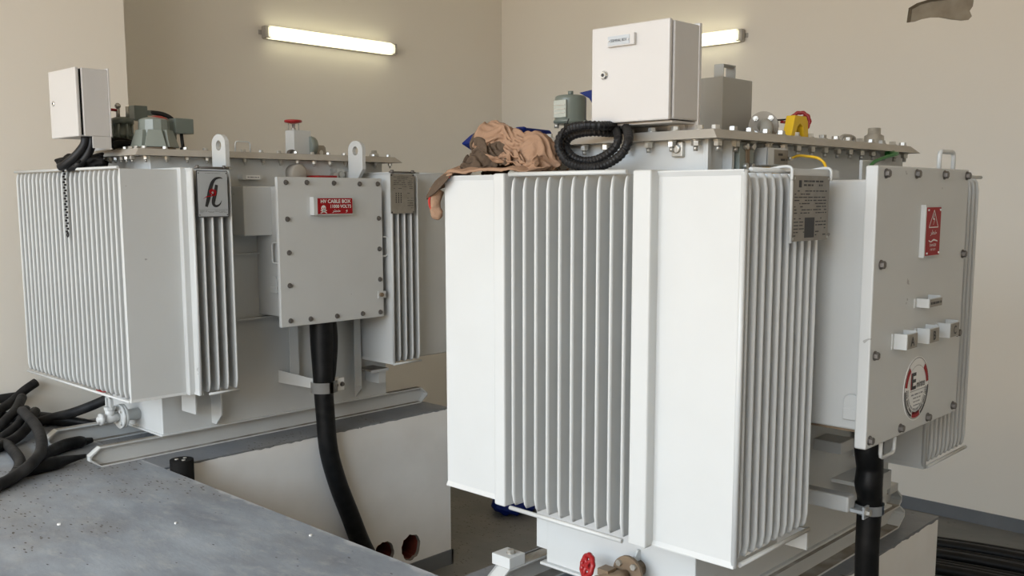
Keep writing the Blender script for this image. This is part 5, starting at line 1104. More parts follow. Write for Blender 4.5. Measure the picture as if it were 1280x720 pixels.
3,5,2,-2,-5,-5,14,10,-7,14,10,8,9,-4,3,1,8,3,-3,0,-11,-13,-14,-7,-13,7,20,12,11,-7,-52,10,-3,6,-13,5,11,6,-8,-1,7,4,-1,-10,-6,5,4,2,5,10,7,3,-8,8,-7,-10,7,2,-11,13,
12,-4,14,20,-6,-6,0,18,8,4,-1,-2,-23,-20,-17,7,1,0,22,10,-1,-45,6,-11,15,-17,0,16,7,-5,-2,-3,9,5,-9,-7,-3,6,10,9,-11,5,19,3,-12,-8,-7,-6,12,4,5,0,-2,15,23,-5,-3,-6,-2,20,
19,3,-16,-21,-27,4,11,-10,-15,7,24,3,-28,3,-11,1,-2,-2,2,16,3,-2,-9,10,5,1,-11,-2,-1,15,11,-15,4,19,4,-4,-8,-5,-14,-8,9,17,-1,-3,-5,4,20,12,-1,-7,15,24,-13,-25,-18,-20,1,19,2,-16,
-11,2,16,-10,-2,2,2,-8,2,1,4,15,4,-12,-2,12,6,-12,-15,2,17,16,4,-14,4,-1,1,2,3,-18,2,-16,19,12,-2,-11,0,7,1,25,9,11,22,-21,-27,-6,-23,-8,12,3,3,-1,-11,-9,19,-6,1,-3,-16,10,
5,1,12,12,-8,-13,1,13,2,-13,-2,3,15,15,5,2,1,0,-2,-17,0,-20,-10,16,16,-1,-4,-4,-8,14,-4,27,22,18,-29,-17,-25,-9,1,10,4,6,4,-6,-8,-5,2,-18,10,-10,-15,16,10,14,12,3,-9,-16,11,14,
-4,-3,-7,-6,9,19,-8,3,4,0,9,-25,-4,3,-15,16,15,-5,-13,11,-10,6,4,33,27,-15,-24,-18,-9,-1,11,-5,11,6,-1,-15,-41,2,7,-16,-2,4,17,11,12,12,12,-6,-12,-9,13,11,1,-12,-3,-3,5,18,6,5,
0,-21,0,5,-10,-1,1,17,-21,4,1,0,2,-6,21,28,6,-14,-28,6,-12,7,11,6,7,-1,-14,-52,-19,-4,-1,10,13,2,10,16,14,13,4,-9,-10,6,13,-18,14,-6,2,-7,-1,16,-13,2,2,14,-10,1,-3,-4,13,-11,
2,0,-14,-1,0,7,29,-11,27,-9,-32,21,-10,19,11,-2,-12,-13,-57,-4,-8,2,6,11,8,4,11,16,13,-8,12,-3,12,-16,4,5,-2,2,-1,-18,0,3,16,1,2,1,1,-1,-5,-19,20,1,-4,-8,-6,4,-15,4,10,25,
11,-20,-20,28,18,4,-3,-12,-16,-46,-5,0,-4,-6,-1,8,22,12,12,9,10,-4,11,-9,12,-11,8,-5,-6,-3,-9,-9,14,14,2,5,1,2,0,-3,-15,0,-18,10,6,1,-2,-15,-11,20,-6,17,13,-28,-18,22,25,7,-4,-17,
-40,5,-6,0,-4,-5,3,8,14,17,20,3,7,6,0,-5,3,-7,2,-4,-3,-9,-12,4,19,10,5,4,-9,11,-6,-26,-28,-19,4,16,20,10,-2,-6,-5,16,18,-19,-25,-13,8,22,13,11,0,-41,0,2,-3,-7,1,-3,8,6,
13,13,8,6,4,6,9,-6,-1,-7,7,-11,-14,-1,-8,11,18,11,4,-8,12,-13,-27,-15,-28,4,17,27,11,-1,-1,-1,-15,24,3,-24,-23,-8,-12,21,9,12,212,-49,-33,39,-11,-60,-29,9,-18,38,-12,15,8,-13,11,-34,-57,19,
57,-1,35,-13,-39,70,58,-11,-34,21,9,-6,19,-23,-1,-21,-22,-18,-21,24,-32,-21,-34,69,-63,-6,31,-2,18,40,-23,-46,-16,221,0,-48,-4,-44,-58,-86,2,84,-22,-64,31,65,25,1,2,-51,-41,13,23,48,59,-43,-43,78,51,3,
-7,10,16,-25,35,-26,3,-10,-23,-21,-34,20,-42,-30,26,-55,-52,-13,2,39,41,33,-18,-49,236,-30,-47,-52,22,-63,-4,-82,25,-55,53,34,13,59,11,-2,-41,-32,16,21,11,66,-46,-28,43,52,56,12,4,-3,11,-20,20,-18,-26,21,
-39,-33,-33,-3,-27,-39,-29,-50,21,-55,0,51,39,22,-9,203,-11,-54,-44,-62,-35,50,-80,-55,-18,10,30,48,55,57,12,-33,-12,-5,27,-10,32,31,-42,42,5,42,65,24,-2,-12,0,0,-42,37,-35,-28,-39,-29,26,-36,-39,-55,-40,-26,
-47,37,-40,51,38,16,127,47,-25,-66,-90,-49,45,-56,-48,14,7,46,33,44,30,28,44,-6,-29,31,-4,33,30,-30,26,21,10,76,35,-16,-32,38,-44,24,8,-26,-31,-45,-43,-49,-28,5,-63,-20,-39,-50,25,-46,9,44,16,152,-4,-61,
-48,-42,-17,4,-52,19,-25,26,43,44,52,60,25,39,-27,17,-24,39,39,-4,-5,47,17,-10,12,76,1,-42,-39,56,-60,3,41,-27,-32,-48,-56,-56,-19,-31,-17,-26,-28,-53,39,-57,-14,54,162,-39,-64,-17,-8,-50,23,-36,-1,44,36,6,
50,28,55,50,-29,45,25,-23,15,57,12,-14,55,13,5,-19,9,59,-28,-46,-13,34,-3,-64,-21,5,-7,-47,-52,-33,-36,-35,1,-32,-16,-27,5,-68,49,123,-39,11,-26,-49,12,-38,12,8,-16,66,41,32,14,25,23,48,41,31,-21,-4,
63,33,-12,21,53,2,-9,-16,-51,68,-3,-11,-54,-34,34,-19,-36,-51,2,-45,-52,0,-40,-2,3,-18,-26,-50,-78,30,93,9,-33,-30,-6,-9,27,54,2,-31,-31,70,52,33,39,17,29,47,52,-13,-27,47,66,-3,-9,48,-61,-20,-7,13,
31,65,-11,-34,-61,-15,-37,-65,-36,34,-27,-51,-15,5,-23,-40,-31,-46,5,-34,-62,108,5,18,-23,-28,40,57,20,-22,-22,-27,64,50,51,41,25,16,47,50,-2,-34,30,64,26,-3,-40,15,-11,17,16,-27,-7,20,-13,-29,-39,-52,-52,-62,
36,17,-42,-37,-47,-39,-38,-39,-36,-55,-21,-7,145,-29,33,12,-37,72,50,29,-11,-28,-28,51,53,20,53,51,23,35,52,11,-41,4,47,56,-24,11,6,-9,2,30,-5,-16,34,-18,-41,-41,-50,-55,-52,-53,-15,7,-21,-41,-31,-13,-18,-50,
-79,-20,-61,171,-20,-34,9,38,54,81,26,16,-23,-44,-17,74,53,54,49,34,31,12,52,-23,-23,33,51,25,-28,12,-1,-26,7,47,12,-22,-46,-41,-9,-19,-52,-54,-31,-44,25,-49,-24,-37,-4,-20,-50,-87,-73,-50,179,-10,-22,47,13,34,
48,-16,9,56,-67,23,63,57,28,18,42,41,37,56,-7,-18,4,53,26,-51,9,18,11,-22,-2,26,-20,-23,-29,-63,-13,14,-52,-35,-43,-52,13,-3,-44,-42,-41,-51,-23,-28,-53,86,27,20,40,26,-5,25,10,-19,-39,-16,82,8,75,21,
51,44,33,27,58,4,-46,12,53,25,-30,18,0,22,5,4,-52,-34,-29,-23,-3,-65,22,13,-48,-58,-4,9,-45,-47,16,-52,-45,-43,-93,-49,153,14,-4,68,42,11,14,-6,-44,-47,-62,43,77,68,47,46,42,14,26,58,9,-47,21,50,
21,-17,-13,57,-10,6,-2,-1,-37,-62,-4,-39,-47,-60,62,-5,-45,-31,-42,53,-3,-58,-11,-47,-73,-86,-46,71,45,46,37,40,4,-1,2,-52,-73,-52,47,89,70,60,15,15,50,37,49,-11,-42,32,41,27,-41,28,60,-2,4,-2,-5,-7,
-47,-61,-56,-44,-58,-5,60,-14,-35,-41,46,34,-47,-42,-57,-70,-38,-72,47,19,43,57,-33,25,28,4,-7,-65,-52,18,71,66,67,62,-25,24,31,52,3,-45,3,53,35,-16,12,54,-19,20,22,1,-6,-25,-65,-54,-37,-3,-73,-44,-20,36,
29,26,-8,1,-60,-55,-67,-82,-54,136,-53,1,13,-7,21,26,-3,27,17,-45,-21,60,59,52,68,-34,-4,37,36,39,-2,-41,22,51,33,34,37,-50,-22,15,11,26,8,-61,-61,-25,-70,18,-48,-62,-27,14,35,28,1,-26,-69,-67,-51,-66,
160,11,0,-56,-47,-20,0,26,40,57,7,-51,48,47,46,35,47,-42,-2,36,11,44,33,-44,35,39,35,61,-9,-17,-65,-10,15,51,-25,-45,-76,-83,25,-12,-47,-45,-13,30,-26,16,-4,-17,-71,-62,-34,27,36,40,24,-14,-21,-80,22,22,
26,54,-18,42,23,45,4,38,19,-6,45,33,38,17,-33,46,50,-23,28,60,-51,7,-87,14,-12,29,-46,-73,-47,-59,45,10,-49,-58,-25,-28,12,3,40,-42,-68,-72,0,1,39,34,-19,-10,63,29,15,-31,-8,39,45,-4,35,41,35,41,
-29,35,32,45,25,-41,46,71,-17,-37,63,-28,-52,-19,-78,-2,31,-62,36,-40,-51,-42,-9,69,-37,-51,-40,-48,48,-15,-29,-59,-2,-122,15,42,5,27,46,2,50,61,1,-37,23,26,14,38,-3,44,49,33,-30,33,41,55,-15,43,68,-4,
-57,-53,-9,-37,-26,56,-74,-60,-23,-4,77,-29,-47,-48,18,4,-28,-17,-46,-33,-19,-28,-80,12,-111,47,-29,43,45,47,47,37,26,47,7,-15,46,9,7,38,32,-27,39,51,46,-53,62,53,60,38,-46,-53,-54,-47,-29,13,64,-21,-53,-22,
-44,-1,45,-22,-51,-57,-25,-31,21,-20,-41,-50,-26,-27,5,-122,-25,28,31,41,56,33,46,6,53,53,25,42,-3,25,9,48,-22,-7,42,46,44,4,35,69,29,-69,-63,-25,-50,-34,30,57,-31,7,-44,-14,-26,7,-40,13,-63,-37,-57,-34,
29,-37,-42,-61,35,13,-176,34,41,40,27,-34,33,35,60,44,36,60,31,48,24,28,-55,6,38,1,62,55,51,-40,-11,29,43,-55,-24,-55,-53,7,55,15,-35,-1,-37,-2,-43,15,-12,-51,-33,-45,-42,-45,15,-53,-65,33,47,-189,-3,8,
39,25,51,-29,40,63,40,56,56,60,-21,40,47,33,-18,54,-21,35,63,57,-21,-33,-18,60,-1,-53,-48,-59,-21,16,51,4,-24,-6,-20,-37,8,-12,-53,-56,-26,-21,-44,-18,-54,-63,-1,40,-214,4,18,22,52,32,60,17,20,67,65,25,
37,31,32,39,40,44,24,19,-25,44,77,5,-39,7,-30,48,-36,-26,-42,-50,-6,39,26,-6,-36,-30,-25,-15,5,-63,-62,-63,9,-13,-51,-55,-34,5,9,-192,36,38,-32,-8,67,50,59,0,63,79,66,28,30,11,29,45,21,51,37,-21,
3,67,39,-5,-61,24,27,-8,-51,-30,-51,-25,12,42,17,-45,-24,-34,-46,6,-39,-61,-59,-51,20,-51,-35,-12,22,14,-192,4,57,-4,-29,-25,73,43,74,56,34,46,53,52,9,52,-4,47,44,57,1,-33,7,73,29,-27,-49,-19,62,7,
-35,-33,-45,-17,46,-3,-48,-43,-7,-49,-28,-35,-31,-55,-56,-44,54,-16,-11,-20,33,-314,41,60,12,-56,-7,65,64,58,68,58,41,47,42,11,61,13,-13,65,64,53,-20,-46,24,64,23,-15,-51,-12,44,19,-26,-46,-36,46,-8,-36,-42,-40,
-46,-19,-31,-57,-44,-59,-59,58,50,8,-9,-31,-406,46,30,46,-18,33,43,59,31,74,51,49,28,40,32,60,1,37,22,73,60,28,-40,-34,19,52,39,-11,-44,0,19,40,-22,-58,18,-31,-37,-18,-45,-49,-25,-33,-57,-44,-59,-53,27,51,
63,8,-37,-466,2,48,30,44,33,18,66,54,22,62,43,47,53,4,56,19,7,41,63,62,43,24,-30,-24,5,62,-6,23,-29,19,31,-11,-32,-46,-35,-20,-28,-37,-42,-58,-19,-57,-62,-55,-22,44,58,31,51,17,-542,-48,-2,52,54,60,
63,46,75,42,-27,47,52,50,12,53,23,6,45,50,50,38,56,15,11,-48,61,25,-18,18,20,-40,29,-55,-44,-35,-38,-26,-37,-43,-11,-55,-51,-56,2,-51,55,57,34,52,10,-534,-60,-39,25,69,59,65,74,42,68,0,-5,50,52,7,
56,22,45,9,55,53,44,8,11,61,10,-18,61,26,24,-63,13,0,-51,-31,-40,-49,1,-37,-53,-44,-42,-35,-40,-58,45,30,83,36,50,23,-617,-26,-63,29,61,61,54,68,65,31,46,8,2,46,38,46,26,36,0,57,53,37,-6,34,
32,62,11,-21,27,63,-56,-20,25,-35,-30,-24,-52,-29,17,-34,-39,-38,-57,-55,-60,2,64,74,74,53,4,-699,-37,27,28,40,34,62,44,47,56,50,52,30,19,19,-6,53,12,23,61,54,-1,39,56,2,35,65,9,-38,70,-2,-69,-16,
16,-37,-19,-48,-30,8,-40,-40,-20,-57,-25,-16,-21,40,77,35,41,-22,-671,4,71,43,-18,41,53,33,71,-6,50,10,49,-2,8,35,58,45,13,56,43,18,40,54,43,-18,30,57,-41,37,44,-25,-69,-2,-40,-20,-36,7,-30,-12,12,-70,
-6,6,-72,18,33,71,23,-46,-3,-692,64,24,64,56,30,-19,50,48,-8,47,38,51,8,-41,39,56,20,56,35,58,61,13,48,62,-15,-5,45,-22,62,-29,-8,19,-51,-62,-18,-6,-1,47,13,-32,-72,-69,53,0,-9,-68,24,46,43,-40,
-730,16,78,71,43,47,36,-39,32,44,48,3,57,-3,-7,33,45,20,56,59,75,65,46,38,36,37,8,-39,-27,-3,12,61,17,-41,-79,0,27,4,14,-11,-62,11,-56,18,-11,-66,-60,28,-3,54,23,-748,14,58,78,-6,48,45,49,-16,
31,25,27,55,-8,-31,46,42,39,54,69,69,54,7,52,24,27,66,35,-9,-47,-19,13,41,-10,-79,-56,0,33,21,30,-15,-48,-34,-51,-45,52,-61,-53,16,50,37,-705,41,68,5,-22,46,49,64,14,-2,54,28,42,11,-33,35,48,0,
48,42,64,46,42,16,27,38,46,44,65,-4,-1,-73,47,-17,-34,-63,-45,-3,25,44,-14,-66,-40,31,-8,1,-40,-31,-42,-1,45,-612,50,66,-62,12,22,61,46,66,-31,19,26,44,37,-45,41,43,-7,45,15,53,47,45,42,39,48,28,
31,59,47,-1,-78,-27,47,-55,-34,13,-59,3,34,-46,-2,-54,-18,-8,35,-34,-30,-40,-13,4,-483,54,40,-64,35,16,0,61,37,45,-41,29,29,46,4,-39,44,40,-2,50,-5,46,45,45,51,62,21,65,24,50,33,-81,37,-60,-55,-37,
49,-42,58,-40,-66,-11,-37,-30,-18,51,-31,-12,-59,-2,7,-440,57,14,-11,-47,38,39,19,38,52,-15,-30,35,26,45,-22,8,32,42,-8,42,35,40,48,44,25,74,15,42,51,79,7,-57,-69,-78,22,-40,61,-7,-40,-53,-41,-29,-69,-8,
45,58,18,-1,-56,3,-505,61,-12,-9,-1,-4,36,25,44,35,41,-50,-4,44,29,49,21,-45,1,46,15,25,39,47,45,64,31,44,80,79,-2,27,-52,-59,-11,-59,-29,30,-26,-7,-35,-42,-35,-70,-20,30,32,30,4,-47,-11,-447,43,-26,
10,-12,-3,42,33,30,35,55,3,-36,0,51,47,40,-22,-47,18,48,19,43,48,48,29,57,84,49,92,-27,31,-43,1,-53,-64,31,-62,-33,8,-38,-64,-24,26,-71,-15,32,39,17,-20,-24,-462,23,-4,-12,-4,26,66,50,-6,-2,57,43,
-30,-19,43,48,8,40,18,-54,-16,50,32,47,42,46,78,64,75,73,31,-29,-38,-11,-56,31,-55,-59,-49,-17,-18,-8,-56,-22,1,-59,32,34,-5,-38,-11,-344,-45,-18,1,45,7,45,67,41,-31,-16,39,3,47,1,34,57,51,0,-51,-49,
-2,60,54,57,26,67,74,77,73,16,-55,39,14,-44,-44,-60,-45,-17,-56,-60,2,-40,-28,-19,-29,45,-10,-23,-22,-6,-242,-23,-61,-4,50,32,33,21,45,39,-5,-11,55,17,56,-45,31,62,9,-21,-48,-57,41,53,57,34,67,74,74,68,
28,-2,-76,40,-44,-11,-47,-59,-20,-57,-41,-59,-38,-25,44,-20,-14,27,-36,-35,-5,-262,50,-7,-51,53,38,-37,8,42,47,41,47,40,33,37,10,-64,1,40,-22,-56,21,-16,65,32,61,55,66,52,76,21,-13,-16,-9,-16,-13,-35,-58,-47,
-22,-62,-7,-18,-46,-47,-14,-16,17,2,-30,-8,-255,41,56,-37,-13,53,22,-64,12,43,47,47,42,31,31,59,-7,-57,-29,40,-29,-43,28,36,61,37,49,60,52,58,10,-13,28,-22,-29,-12,16,-43,-47,-48,-59,-63,17,-55,-56,-33,90,-83,
63,-27,1])
HEAP2 = (51, [-0.0928, -0.1915, 0.005], [0.1424, 0.1775, 0.1529], [
197,26,-19,-3,20,24,29,18,32,-6,-34,-7,-24,33,20,20,28,30,28,29,31,34,39,33,10,29,24,18,6,0,-15,-18,25,11,36,1,10,-5,37,-12,4,24,23,20,15,28,24,29,-3,24,21,-777,21,19,-28,13,29,28,20,34,
10,-5,-37,-7,0,20,36,28,16,34,28,37,41,30,18,30,15,25,-11,3,17,19,-4,11,16,26,-4,-15,35,-3,38,24,15,21,21,20,5,30,17,30,9,32,-840,25,25,-19,19,17,27,28,19,21,8,-29,26,-21,7,19,50,6,
22,34,43,27,25,32,30,16,8,17,4,21,2,-11,0,24,20,6,4,23,39,25,35,20,14,16,20,21,2,30,10,35,-3,-862,24,25,22,-18,17,36,18,18,16,22,-10,35,6,4,0,58,-1,2,38,33,44,28,20,4,17,-5,
13,5,17,3,3,20,36,17,34,20,7,25,40,19,33,18,5,12,22,-2,22,33,14,32,-922,19,27,27,19,-17,39,10,28,-4,23,37,-17,37,-10,42,50,17,-15,45,13,25,30,41,19,-29,5,8,19,19,17,2,26,0,36,41,
34,33,12,39,21,10,24,13,2,12,33,13,4,36,-7,-934,21,32,30,20,-9,40,11,33,25,-22,3,12,31,43,23,23,46,14,0,38,26,22,-13,28,16,11,-11,14,-6,27,30,-2,22,31,36,39,40,29,30,35,15,0,21,13,
2,1,22,26,9,32,-941,-2,18,33,18,25,24,29,20,21,17,-26,41,-29,18,42,41,49,13,22,13,29,-3,23,11,0,14,27,-4,18,8,17,29,36,31,34,34,38,16,27,-3,17,26,21,16,-29,26,31,4,35,18,-910,-3,5,
23,34,4,27,39,6,19,-18,27,28,11,-22,43,36,43,38,-9,32,22,11,16,19,-1,-11,29,25,16,23,-10,39,42,39,33,29,10,27,23,20,7,6,23,7,-26,19,26,33,30,13,-924,34,12,25,11,28,23,-27,23,14,17,-7,
29,20,26,6,40,40,37,-9,32,19,23,10,7,22,19,-3,29,26,27,2,7,30,44,35,-3,28,29,28,9,-5,10,11,19,-8,26,23,31,8,33,-914,7,35,35,32,3,3,-27,17,26,17,26,-15,4,26,31,37,38,40,5,25,
22,30,4,12,22,16,27,21,5,32,32,12,-8,29,29,25,-6,21,20,21,-7,1,29,10,12,31,16,30,27,5,-873,4,18,33,22,-13,0,31,-20,14,26,30,-18,3,23,36,31,35,37,37,11,26,27,28,16,-7,25,17,12,23,
20,40,32,14,-20,22,18,23,-10,14,15,17,-15,29,22,23,24,22,19,32,28,-858,24,8,-12,27,-4,-18,29,35,-21,6,17,25,10,24,7,17,32,37,36,31,27,21,25,30,25,-10,31,30,4,7,27,30,31,1,-10,20,4,31,
11,1,-20,-8,24,33,17,22,22,31,31,25,-846,1,18,1,29,21,-34,24,41,7,5,-5,11,29,26,-2,22,13,32,36,31,31,27,27,26,31,18,11,32,25,10,7,5,20,21,-17,21,15,4,23,7,-2,-28,12,35,21,28,28,
29,19,22,-828,8,-8,34,29,-20,30,-9,40,-11,11,32,11,20,18,-9,-4,37,26,24,33,29,31,30,31,29,25,7,28,27,29,20,15,-19,4,0,4,19,-2,19,22,8,-11,-27,19,37,29,26,18,29,28,-818,21,16,-8,22,42,
12,-29,36,-6,31,24,-7,7,24,3,-3,24,16,32,23,30,32,34,34,25,29,33,21,9,21,32,24,15,-32,-1,-7,7,13,-1,26,21,13,-28,15,-2,35,27,30,33,7,-779,9,16,6,39,23,-13,33,-9,9,17,20,21,-1,20,
10,-9,11,22,10,21,31,32,35,34,31,24,30,11,29,19,17,34,25,10,-39,-2,2,3,19,13,14,5,-20,-7,36,8,28,32,35,27,-780,20,22,24,-17,32,38,18,17,1,-11,17,4,23,-4,15,11,-4,23,2,18,21,33,36,
32,32,17,31,29,7,28,31,16,32,33,-1,-24,-22,-19,-3,26,12,4,-29,10,29,27,30,27,34,33,-744,2,28,3,29,26,38,-31,11,27,15,3,21,21,-5,-6,20,0,19,1,24,-3,27,33,31,29,7,35,35,-9,33,30,26,
30,32,27,-5,-19,-21,-21,22,-10,-28,-6,12,16,33,35,28,35,40,-698,7,21,23,7,31,1,17,-22,24,8,18,20,20,6,-8,14,10,21,12,20,-22,20,23,28,20,35,6,37,-13,22,34,33,32,37,22,6,-22,-31,-19,8,32,
12,9,12,6,1,1,15,36,42,-622,-17,0,19,25,13,28,-10,-21,19,26,7,-2,25,22,13,10,21,-17,-6,36,24,16,2,17,28,8,6,35,-9,39,40,3,41,26,20,12,-15,-30,6,21,35,20,13,14,-1,23,-19,19,-17,17,
-538,-5,-23,-7,0,30,22,4,-31,24,30,-11,8,21,19,24,23,-6,-3,16,32,17,27,16,-1,19,29,-9,-13,14,32,46,8,28,13,31,14,-15,11,6,18,24,21,6,20,19,20,-12,19,-16,-17,-545,34,-2,-19,-27,19,19,8,-35,
26,17,14,-3,15,20,33,15,11,-11,32,11,30,13,24,16,14,26,5,-18,3,21,46,9,19,6,22,16,22,3,21,23,5,-7,16,29,27,7,26,7,-7,-18,-587,-12,31,13,-12,-27,39,16,-35,32,-19,17,34,18,15,0,44,-21,
39,7,22,21,31,8,0,25,10,31,4,-10,14,44,18,-8,30,33,11,-9,24,32,30,7,-10,-12,26,32,21,-2,20,-4,-50,-611,17,-1,24,11,-12,35,29,-43,25,5,13,14,16,5,20,11,38,36,21,1,37,24,14,11,-4,20,
23,17,-7,6,43,-19,5,45,33,-15,26,20,27,30,2,-18,14,0,30,26,-1,18,-24,-23,-649,23,-5,9,21,27,31,21,-20,-21,33,28,11,48,-27,-2,35,38,19,33,12,28,-16,21,17,-1,24,25,35,13,-14,48,-6,-12,19,37,
21,8,21,25,29,6,-15,22,-16,23,24,1,10,-44,15,-690,25,15,7,32,31,30,9,-30,10,14,14,29,1,52,16,-10,32,37,-1,39,-4,23,8,2,21,21,22,12,35,-5,33,23,-13,-8,38,8,22,28,21,9,28,8,3,-16,
10,16,0,15,-45,8,-697,14,32,15,29,36,9,1,6,-9,33,38,-23,27,34,25,10,29,33,18,18,21,21,17,-6,-6,21,20,10,24,27,34,29,-5,-23,40,10,27,9,7,15,22,15,-12,-12,10,17,4,13,-38,-16,-688,3,30,
31,36,31,-15,0,11,18,24,30,28,26,11,45,27,7,47,21,-10,23,2,26,7,-12,18,12,26,9,42,25,37,-38,25,20,30,6,23,9,-11,15,-14,-6,26,14,23,19,-29,-25,2,-724,20,40,26,25,26,-6,-15,39,21,22,16,
30,10,36,21,40,28,22,30,-1,22,2,20,19,-1,-7,20,20,19,38,35,16,-37,30,31,6,22,0,17,-10,16,-17,0,7,20,24,28,8,-32,-8,-751,35,33,6,33,24,-9,-3,32,33,23,-14,38,16,42,39,22,41,22,40,1,
27,-3,13,19,-1,-17,25,27,19,41,27,13,-13,-20,36,26,-7,16,3,2,25,27,4,8,-12,5,29,30,-7,-26,-768,35,3,24,23,15,18,-10,21,24,31,10,-7,35,41,38,37,32,42,33,4,26,4,0,24,3,-7,15,21,38,
39,11,-17,3,1,16,8,15,-3,12,19,23,15,30,29,7,-16,11,24,25,-21,-797,35,-3,32,14,36,6,-21,6,30,6,31,-6,23,39,40,27,40,46,31,12,25,7,9,24,10,-3,19,14,33,24,2,30,26,-24,-7,25,32,7,
-28,-3,31,19,30,27,35,13,-15,16,20,11,-818,13,26,6,15,23,1,-9,5,32,15,12,20,-2,31,44,45,16,47,30,31,26,0,22,21,9,1,25,16,37,6,33,30,26,2,-38,8,27,21,-6,-28,13,44,12,38,23,30,12,
-6,16,14,-826,30,15,-8,28,11,26,-5,-13,4,29,5,20,21,28,13,43,29,28,31,31,26,15,25,19,2,27,29,18,37,14,29,26,27,9,-35,-20,12,30,12,-26,14,24,29,41,25,16,30,5,13,8,-840,29,12,-3,26,0,
12,21,-6,-1,22,11,0,29,33,34,5,40,11,34,16,22,11,34,28,28,25,23,36,39,34,29,20,13,13,-29,-31,-2,29,24,14,14,2,27,38,-9,39,6,20,25,18,-856,20,2,16,27,-10,18,22,11,-20,-11,17,24,22,27,
19,25,32,23,13,28,23,12,33,23,31,38,27,35,38,42,32,-12,0,2,22,-21,-2,20,24,25,3,32,8,-20,37,37,34,0,28,23,-869,9,9,20,37,-19,24,18,28,-4,-20,-18,17,29,28,30,27,-5,28,31,8,24,26,32,
35,28,45,42,34,35,28,23,21,-11,-13,-3,8,10,22,18,6,27,8,-25,10,35,33,17,34,29,31,-871,1,10,12,19,5,29,-4,7,24,4,0,3,8,24,29,22,33,-4,19,33,4,22,35,39,41,43,39,31,24,24,25,24,
32,10,2,-8,-9,-10,23,17,16,4,13,-10,45,2,37,24,32,22,-858,6,-4,15,14,32,9,22,11,27,7,4,-1,-25,5,31,34,28,25,-9,15,39,25,10,42,26,37,37,32,13,20,24,25,29,34,-18,-11,5,-2,21,15,7,
8,19,39,0,39,2,35,18,36,-875,37,2,-5,23,32,16,38,-8,-1,26,9,2,-1,-26,34,25,15,32,28,-2,24,42,28,10,44,26,7,22,23,21,20,26,27,34,-1,-22,14,7,3,18,9,4,32,32,3,32,37,12,36,10,
-866,24,30,6,-4,37,30,-16,30,-19,-5,18,-3,10,21,25,28,13,19,36,33,8,25,44,22,16,33,25,25,20,11,13,-3,21,34,18,-20,-15,6,5,20,31,21,9,34,49,-16,33,35,26,32,-851,-10,15,31,-6,34,35,2,-38,
-14,-6,4,26,1,26,26,30,25,35,30,31,36,30,13,39,14,10,25,19,19,28,10,13,-15,21,32,2,-20,-9,22,25,22,24,4,40,36,24,2,30,28,24,-797,-28,-6,25,11,35,22,40,-27,-10,-28,-11,-3,32,25,16,30,32,
18,30,36,32,37,33,4,33,-9,24,5,15,31,27,14,12,-19,25,28,-22,-9,14,30,15,26,38,8,29,17,15,35,20,28,-745,-26,-17,-12,31,35,34,18,33,-3,-20,-23,-20,2,29,28,7,35,28,29,25,19,44,16,32,-10,14,
5,10,16,23,29,31,18,-10,-10,28,13,-25,10,34,27,11,31,31,-3,10,30,29,23,25,-706,0,-16,-6,-11,35,35,30,6,30,2,-11,-32,-28,1,30,27,16,18,30,31,36,36,7,33,-11,2,17,2,20,19,27,26,37,-2,-23,
14,25,-11,0,36,25,9,33,23,26,-12,18,25,16,32,-650,-5,-8,-36,-5,27,39,37,20,19,11,11,-34,-28,-35,21,40,-13,39,9,31,36,25,37,4,30,-21,5,23,25,23,22,21,20,3,-10,-14,24,21,26,21,2,34,0,20,
18,37,-17,7,28,18,-578,-16,-10,-16,-16,-3,42,33,3,27,22,13,5,-33,-36,-37,34,39,-1,31,25,31,19,12,24,11,10,11,9,15,21,22,20,18,13,-15,6,-1,24,27,17,30,28,25,-15,33,7,35,14,-24,24,-575,25,3,
-24,0,-31,-3,35,27,21,-1,10,31,7,-40,-33,-34,37,20,35,29,32,-15,29,18,6,8,12,14,23,23,16,21,25,-6,21,-18,35,11,12,17,32,27,10,28,13,23,25,24,8,-35,-544,34,7,-3,-8,-36,-43,24,24,26,-6,21,
24,30,-43,-36,-25,4,32,30,23,39,-7,-4,24,18,19,2,18,12,20,20,22,17,19,-13,46,35,28,6,-2,29,2,28,4,29,30,17,27,-3,17,-575,-5,16,15,-16,-40,18,-20,13,14,44,31,21,-22,-2,-34,-27,-22,9,29,30,
37,6,-21,11,20,21,6,9,21,21,19,18,16,18,24,20,34,13,10,31,32,12,-15,31,13,24,28,28,11,-2,-580,18,2,-14,24,1,12,-20,15,21,2,36,13,17,-34,4,-27,-24,-26,5,31,36,18,-23,-1,21,32,28,-15,7,
21,18,19,21,36,0,20,33,20,31,35,2,12,17,10,28,17,24,5,27,-8,7,19,0,-5,1,3,5,-12,2,-10,-2,-8,9,-3,2,15,1,3,-15,9,-2,5,5,7,3,7,4,2,5,8,8,-11,0,-13,5,21,20,12,-1,
-15,17,-11,-13,-12,-8,-8,-2,-5,9,4,-3,-30,19,9,-15,-8,2,-9,18,-2,-7,-11,-8,8,-3,-6,4,19,-28,13,3,18,5,4,0,4,17,10,-15,-1,9,8,3,5,-11,-14,21,21,14,-8,-4,8,5,-10,-10,-10,1,-7,0,
-2,10,-1,-45,17,9,-10,-8,-15,-11,-7,18,8,-7,-10,-13,15,1,-1,-8,8,5,4,10,17,1,6,3,-3,22,-2,-5,0,15,1,4,-13,-14,21,21,17,-16,11,-14,7,7,-5,-9,-6,6,-4,3,-4,13,-65,16,8,-6,-11,-13,
-11,-5,-6,10,13,-11,-10,-4,5,9,-8,8,8,7,12,6,4,19,-23,16,-19,19,3,-1,13,11,5,-3,-14,2,8,26,-1,-6,9,-7,3,9,0,-11,9,2,-6,4,-3,-77,17,-4,10,-7,-11,-5,-10,-4,-2,5,12,-24,12,-1,
